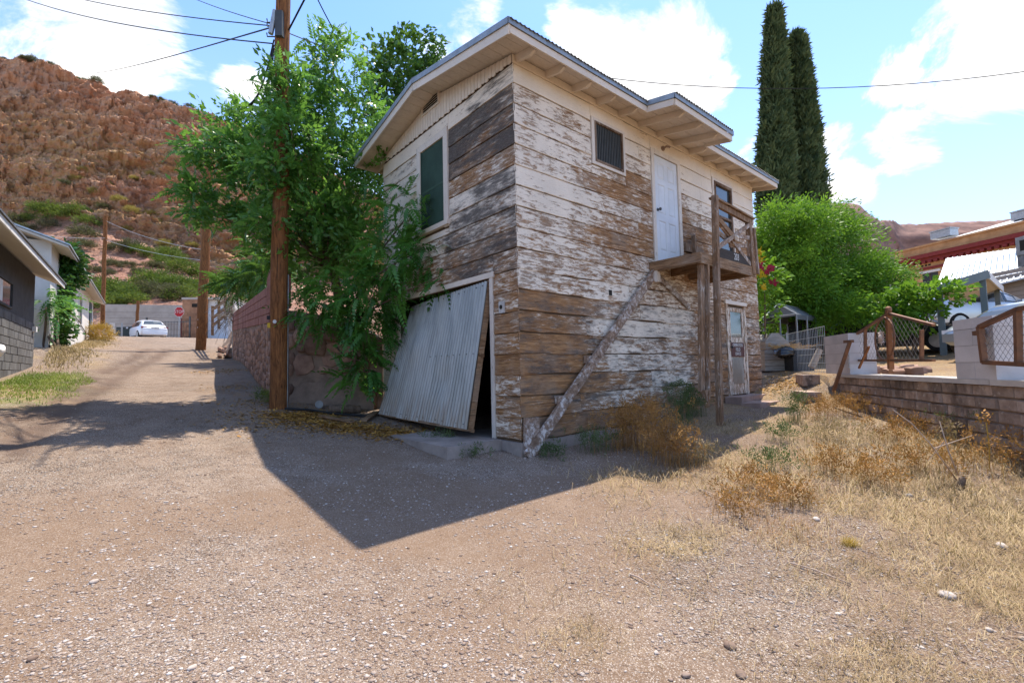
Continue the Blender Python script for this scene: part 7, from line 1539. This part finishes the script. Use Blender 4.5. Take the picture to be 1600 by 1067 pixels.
# green and yellow verge on the left
c = np.array([gp_(x, y) for x, y in ((20, 600), (50, 590), (85, 588), (60, 605), (20, 615), (100, 596), (40, 600))]); i = r7.integers(0, len(c), 9000); P = c[i] + np.concatenate([r7.normal(0, .55, (9000, 1)), r7.normal(0, .8, (9000, 1)), np.zeros((9000, 1))], 1); P = P[(P[:, 0] > -6.0) & (P[:, 0] < -4.75 + .9 * (fbm(P[:, 0] * .1, P[:, 1] * .8, 2., 3) - .5))]; P[:, 2] = gz(P[:, 0], P[:, 1]); n = len(P)
blades(P, .03 + .05 * r7.random(n), np.abs(r7.normal(.5, .3, n)), np.full(n, .006), m_grass, 'verge_grass', 'green and yellow grass verge below the grey block house', np.clip(fbm(P[:, 0] * 1.4, P[:, 1] * .9, 3., 3) * 1.6 - .4 + r7.normal(0, .1, n), 0, 1), 2)
c = np.array([gp_(x, y) for x, y in ((105, 548), (130, 540), (90, 552), (150, 535))]); i = r7.integers(0, len(c), 4500); P = c[i] + np.concatenate([r7.normal(0, .35, (4500, 1)), r7.normal(0, 1.6, (4500, 1)), np.zeros((4500, 1))], 1); P = P[P[:, 0] > -5.9]; P[:, 2] = gz(P[:, 0], P[:, 1]); n = len(P)
blades(P, .08 + .12 * r7.random(n), np.abs(r7.normal(.5, .3, n)), np.full(n, .011), m_straw, 'dry_verge', 'yellow dry grass along the foot of the white house', np.clip(r7.normal(.6, .25, n), 0, 1), 2)
# fallen leaves below the tree and by the steps
m_leaf = leafmat('fallen_leaf', (.24, .09, .02), (.60, .34, .08), .7, .15, .25, 4)
P = np.concatenate([region_pts(5200, [(470, 655), (520, 665), (560, 668), (600, 675), (450, 648), (640, 680), (500, 650)], .26), region_pts(1300, [(400, 630), (380, 605), (395, 650), (350, 580), (430, 665)], .4), region_pts(900, [(1225, 600), (1215, 588), (1245, 596), (1210, 606)], .3)]); n = len(P)
lv = np.array([(0, 0, 0), (.5, .28, .10), (1, 0, .02), (.5, -.28, .10)], float); v, f, tn_ = leafbatch(lv, np.array([(0, 1, 2, 3)]), P + np.array([0, 0, .006]), np.stack([r7.normal(size=n), r7.normal(size=n), r7.normal(0, .12, n)], -1), np.tile([0, 0, 1.], (n, 1)) + r7.normal(0, .2, (n, 3)), .036 + .035 * r7.random(n), np.clip(r7.normal(.65, .25, n), 0, 1))
tag(link('fallen_leaves', npmesh('fallen_leaves', v, f, False, {'tone': tn_}), m_leaf), 'orange fallen leaves under the tree and beside the steps', 'leaves', kind='stuff')
# dead stump with two bare shoots
p = gp_(1500, 765); t = wroot('dead_stump', p, 'dark dead stump with two pale bare shoots in the straw', 'stump'); m_dead = plain('bleached_twig', (.50, .38, .30), .85, var=.3, bump=.1)
b = B(); b.tube([p + [0, 0, -.05], p + rgt * .01 + [0, 0, .05], p + rgt * .03 + [0, 0, .10], p + rgt * .035 + [0, 0, .125]], [.035, .032, .028, .012], 8); b.build('stump', m_bark, t, smooth=True)
dp_ = float((p - CAM) @ FW)
for k, path in enumerate((((1497, 742), (1482, 705), (1468, 658)), ((1495, 750), (1455, 695), (1425, 662), (1395, 640)))): b = B(); b.tube([at(x, y, dp_ + .1 * k) for x, y in path], [.008, .006, .003] if k == 0 else [.007, .006, .005, .003], 6); b.build('shoot', m_dead, t, smooth=True)
for (q0, q1) in (((1460, 700), (1520, 680)), ((1475, 690), (1450, 720))): b = B(); b.tube([at(*q0, dp_ + .1), at(*q1, dp_ + .15)], [.005, .002], 5); b.build('twig', m_dead, t)
p = gp_(1546, 735); t = wroot('seed_stalk', p, 'single tall orange seed stalk near the low wall', 'weed'); dp_ = float((p - CAM) @ FW); b = B(); b.tube([p, at(1546, 700, dp_), at(1541, 660, dp_)], [.007, .006, .004], 6); b.build('stalk', plain('mustard_stalk', (.52, .33, .05), .7, bump=0), t); v, f = spray_tmpl(40, 91, .35, .10, .9); link('seed_head', npmesh('seed_head', v * .13 + at(1536, 652, dp_), f, False, {'tone': np.full(len(v), .6)}), m_weed, t)
for i, (pa_, pb_) in enumerate((((1090, 765), (1150, 790)), ((1230, 880), (1330, 915)), ((1330, 700), (1400, 730)), ((985, 900), (1015, 915)))):
    q0, q1 = gp_(*pa_) + [0, 0, .012], gp_(*pb_) + [0, 0, .012]; t = wroot('fallen_stick', q0, ('thin stick lying at the edge of the house shadow', 'long thin stick lying in the straw', 'dry stick lying below the low wall', 'short stick lying on the bare gravel')[i], 'stick'); b = B(); b.tube([q0, (q0 + q1) / 2 + [0, .01, .01], q1], [.006, .005, .003], 6); b.build('stick', m_dead, t)
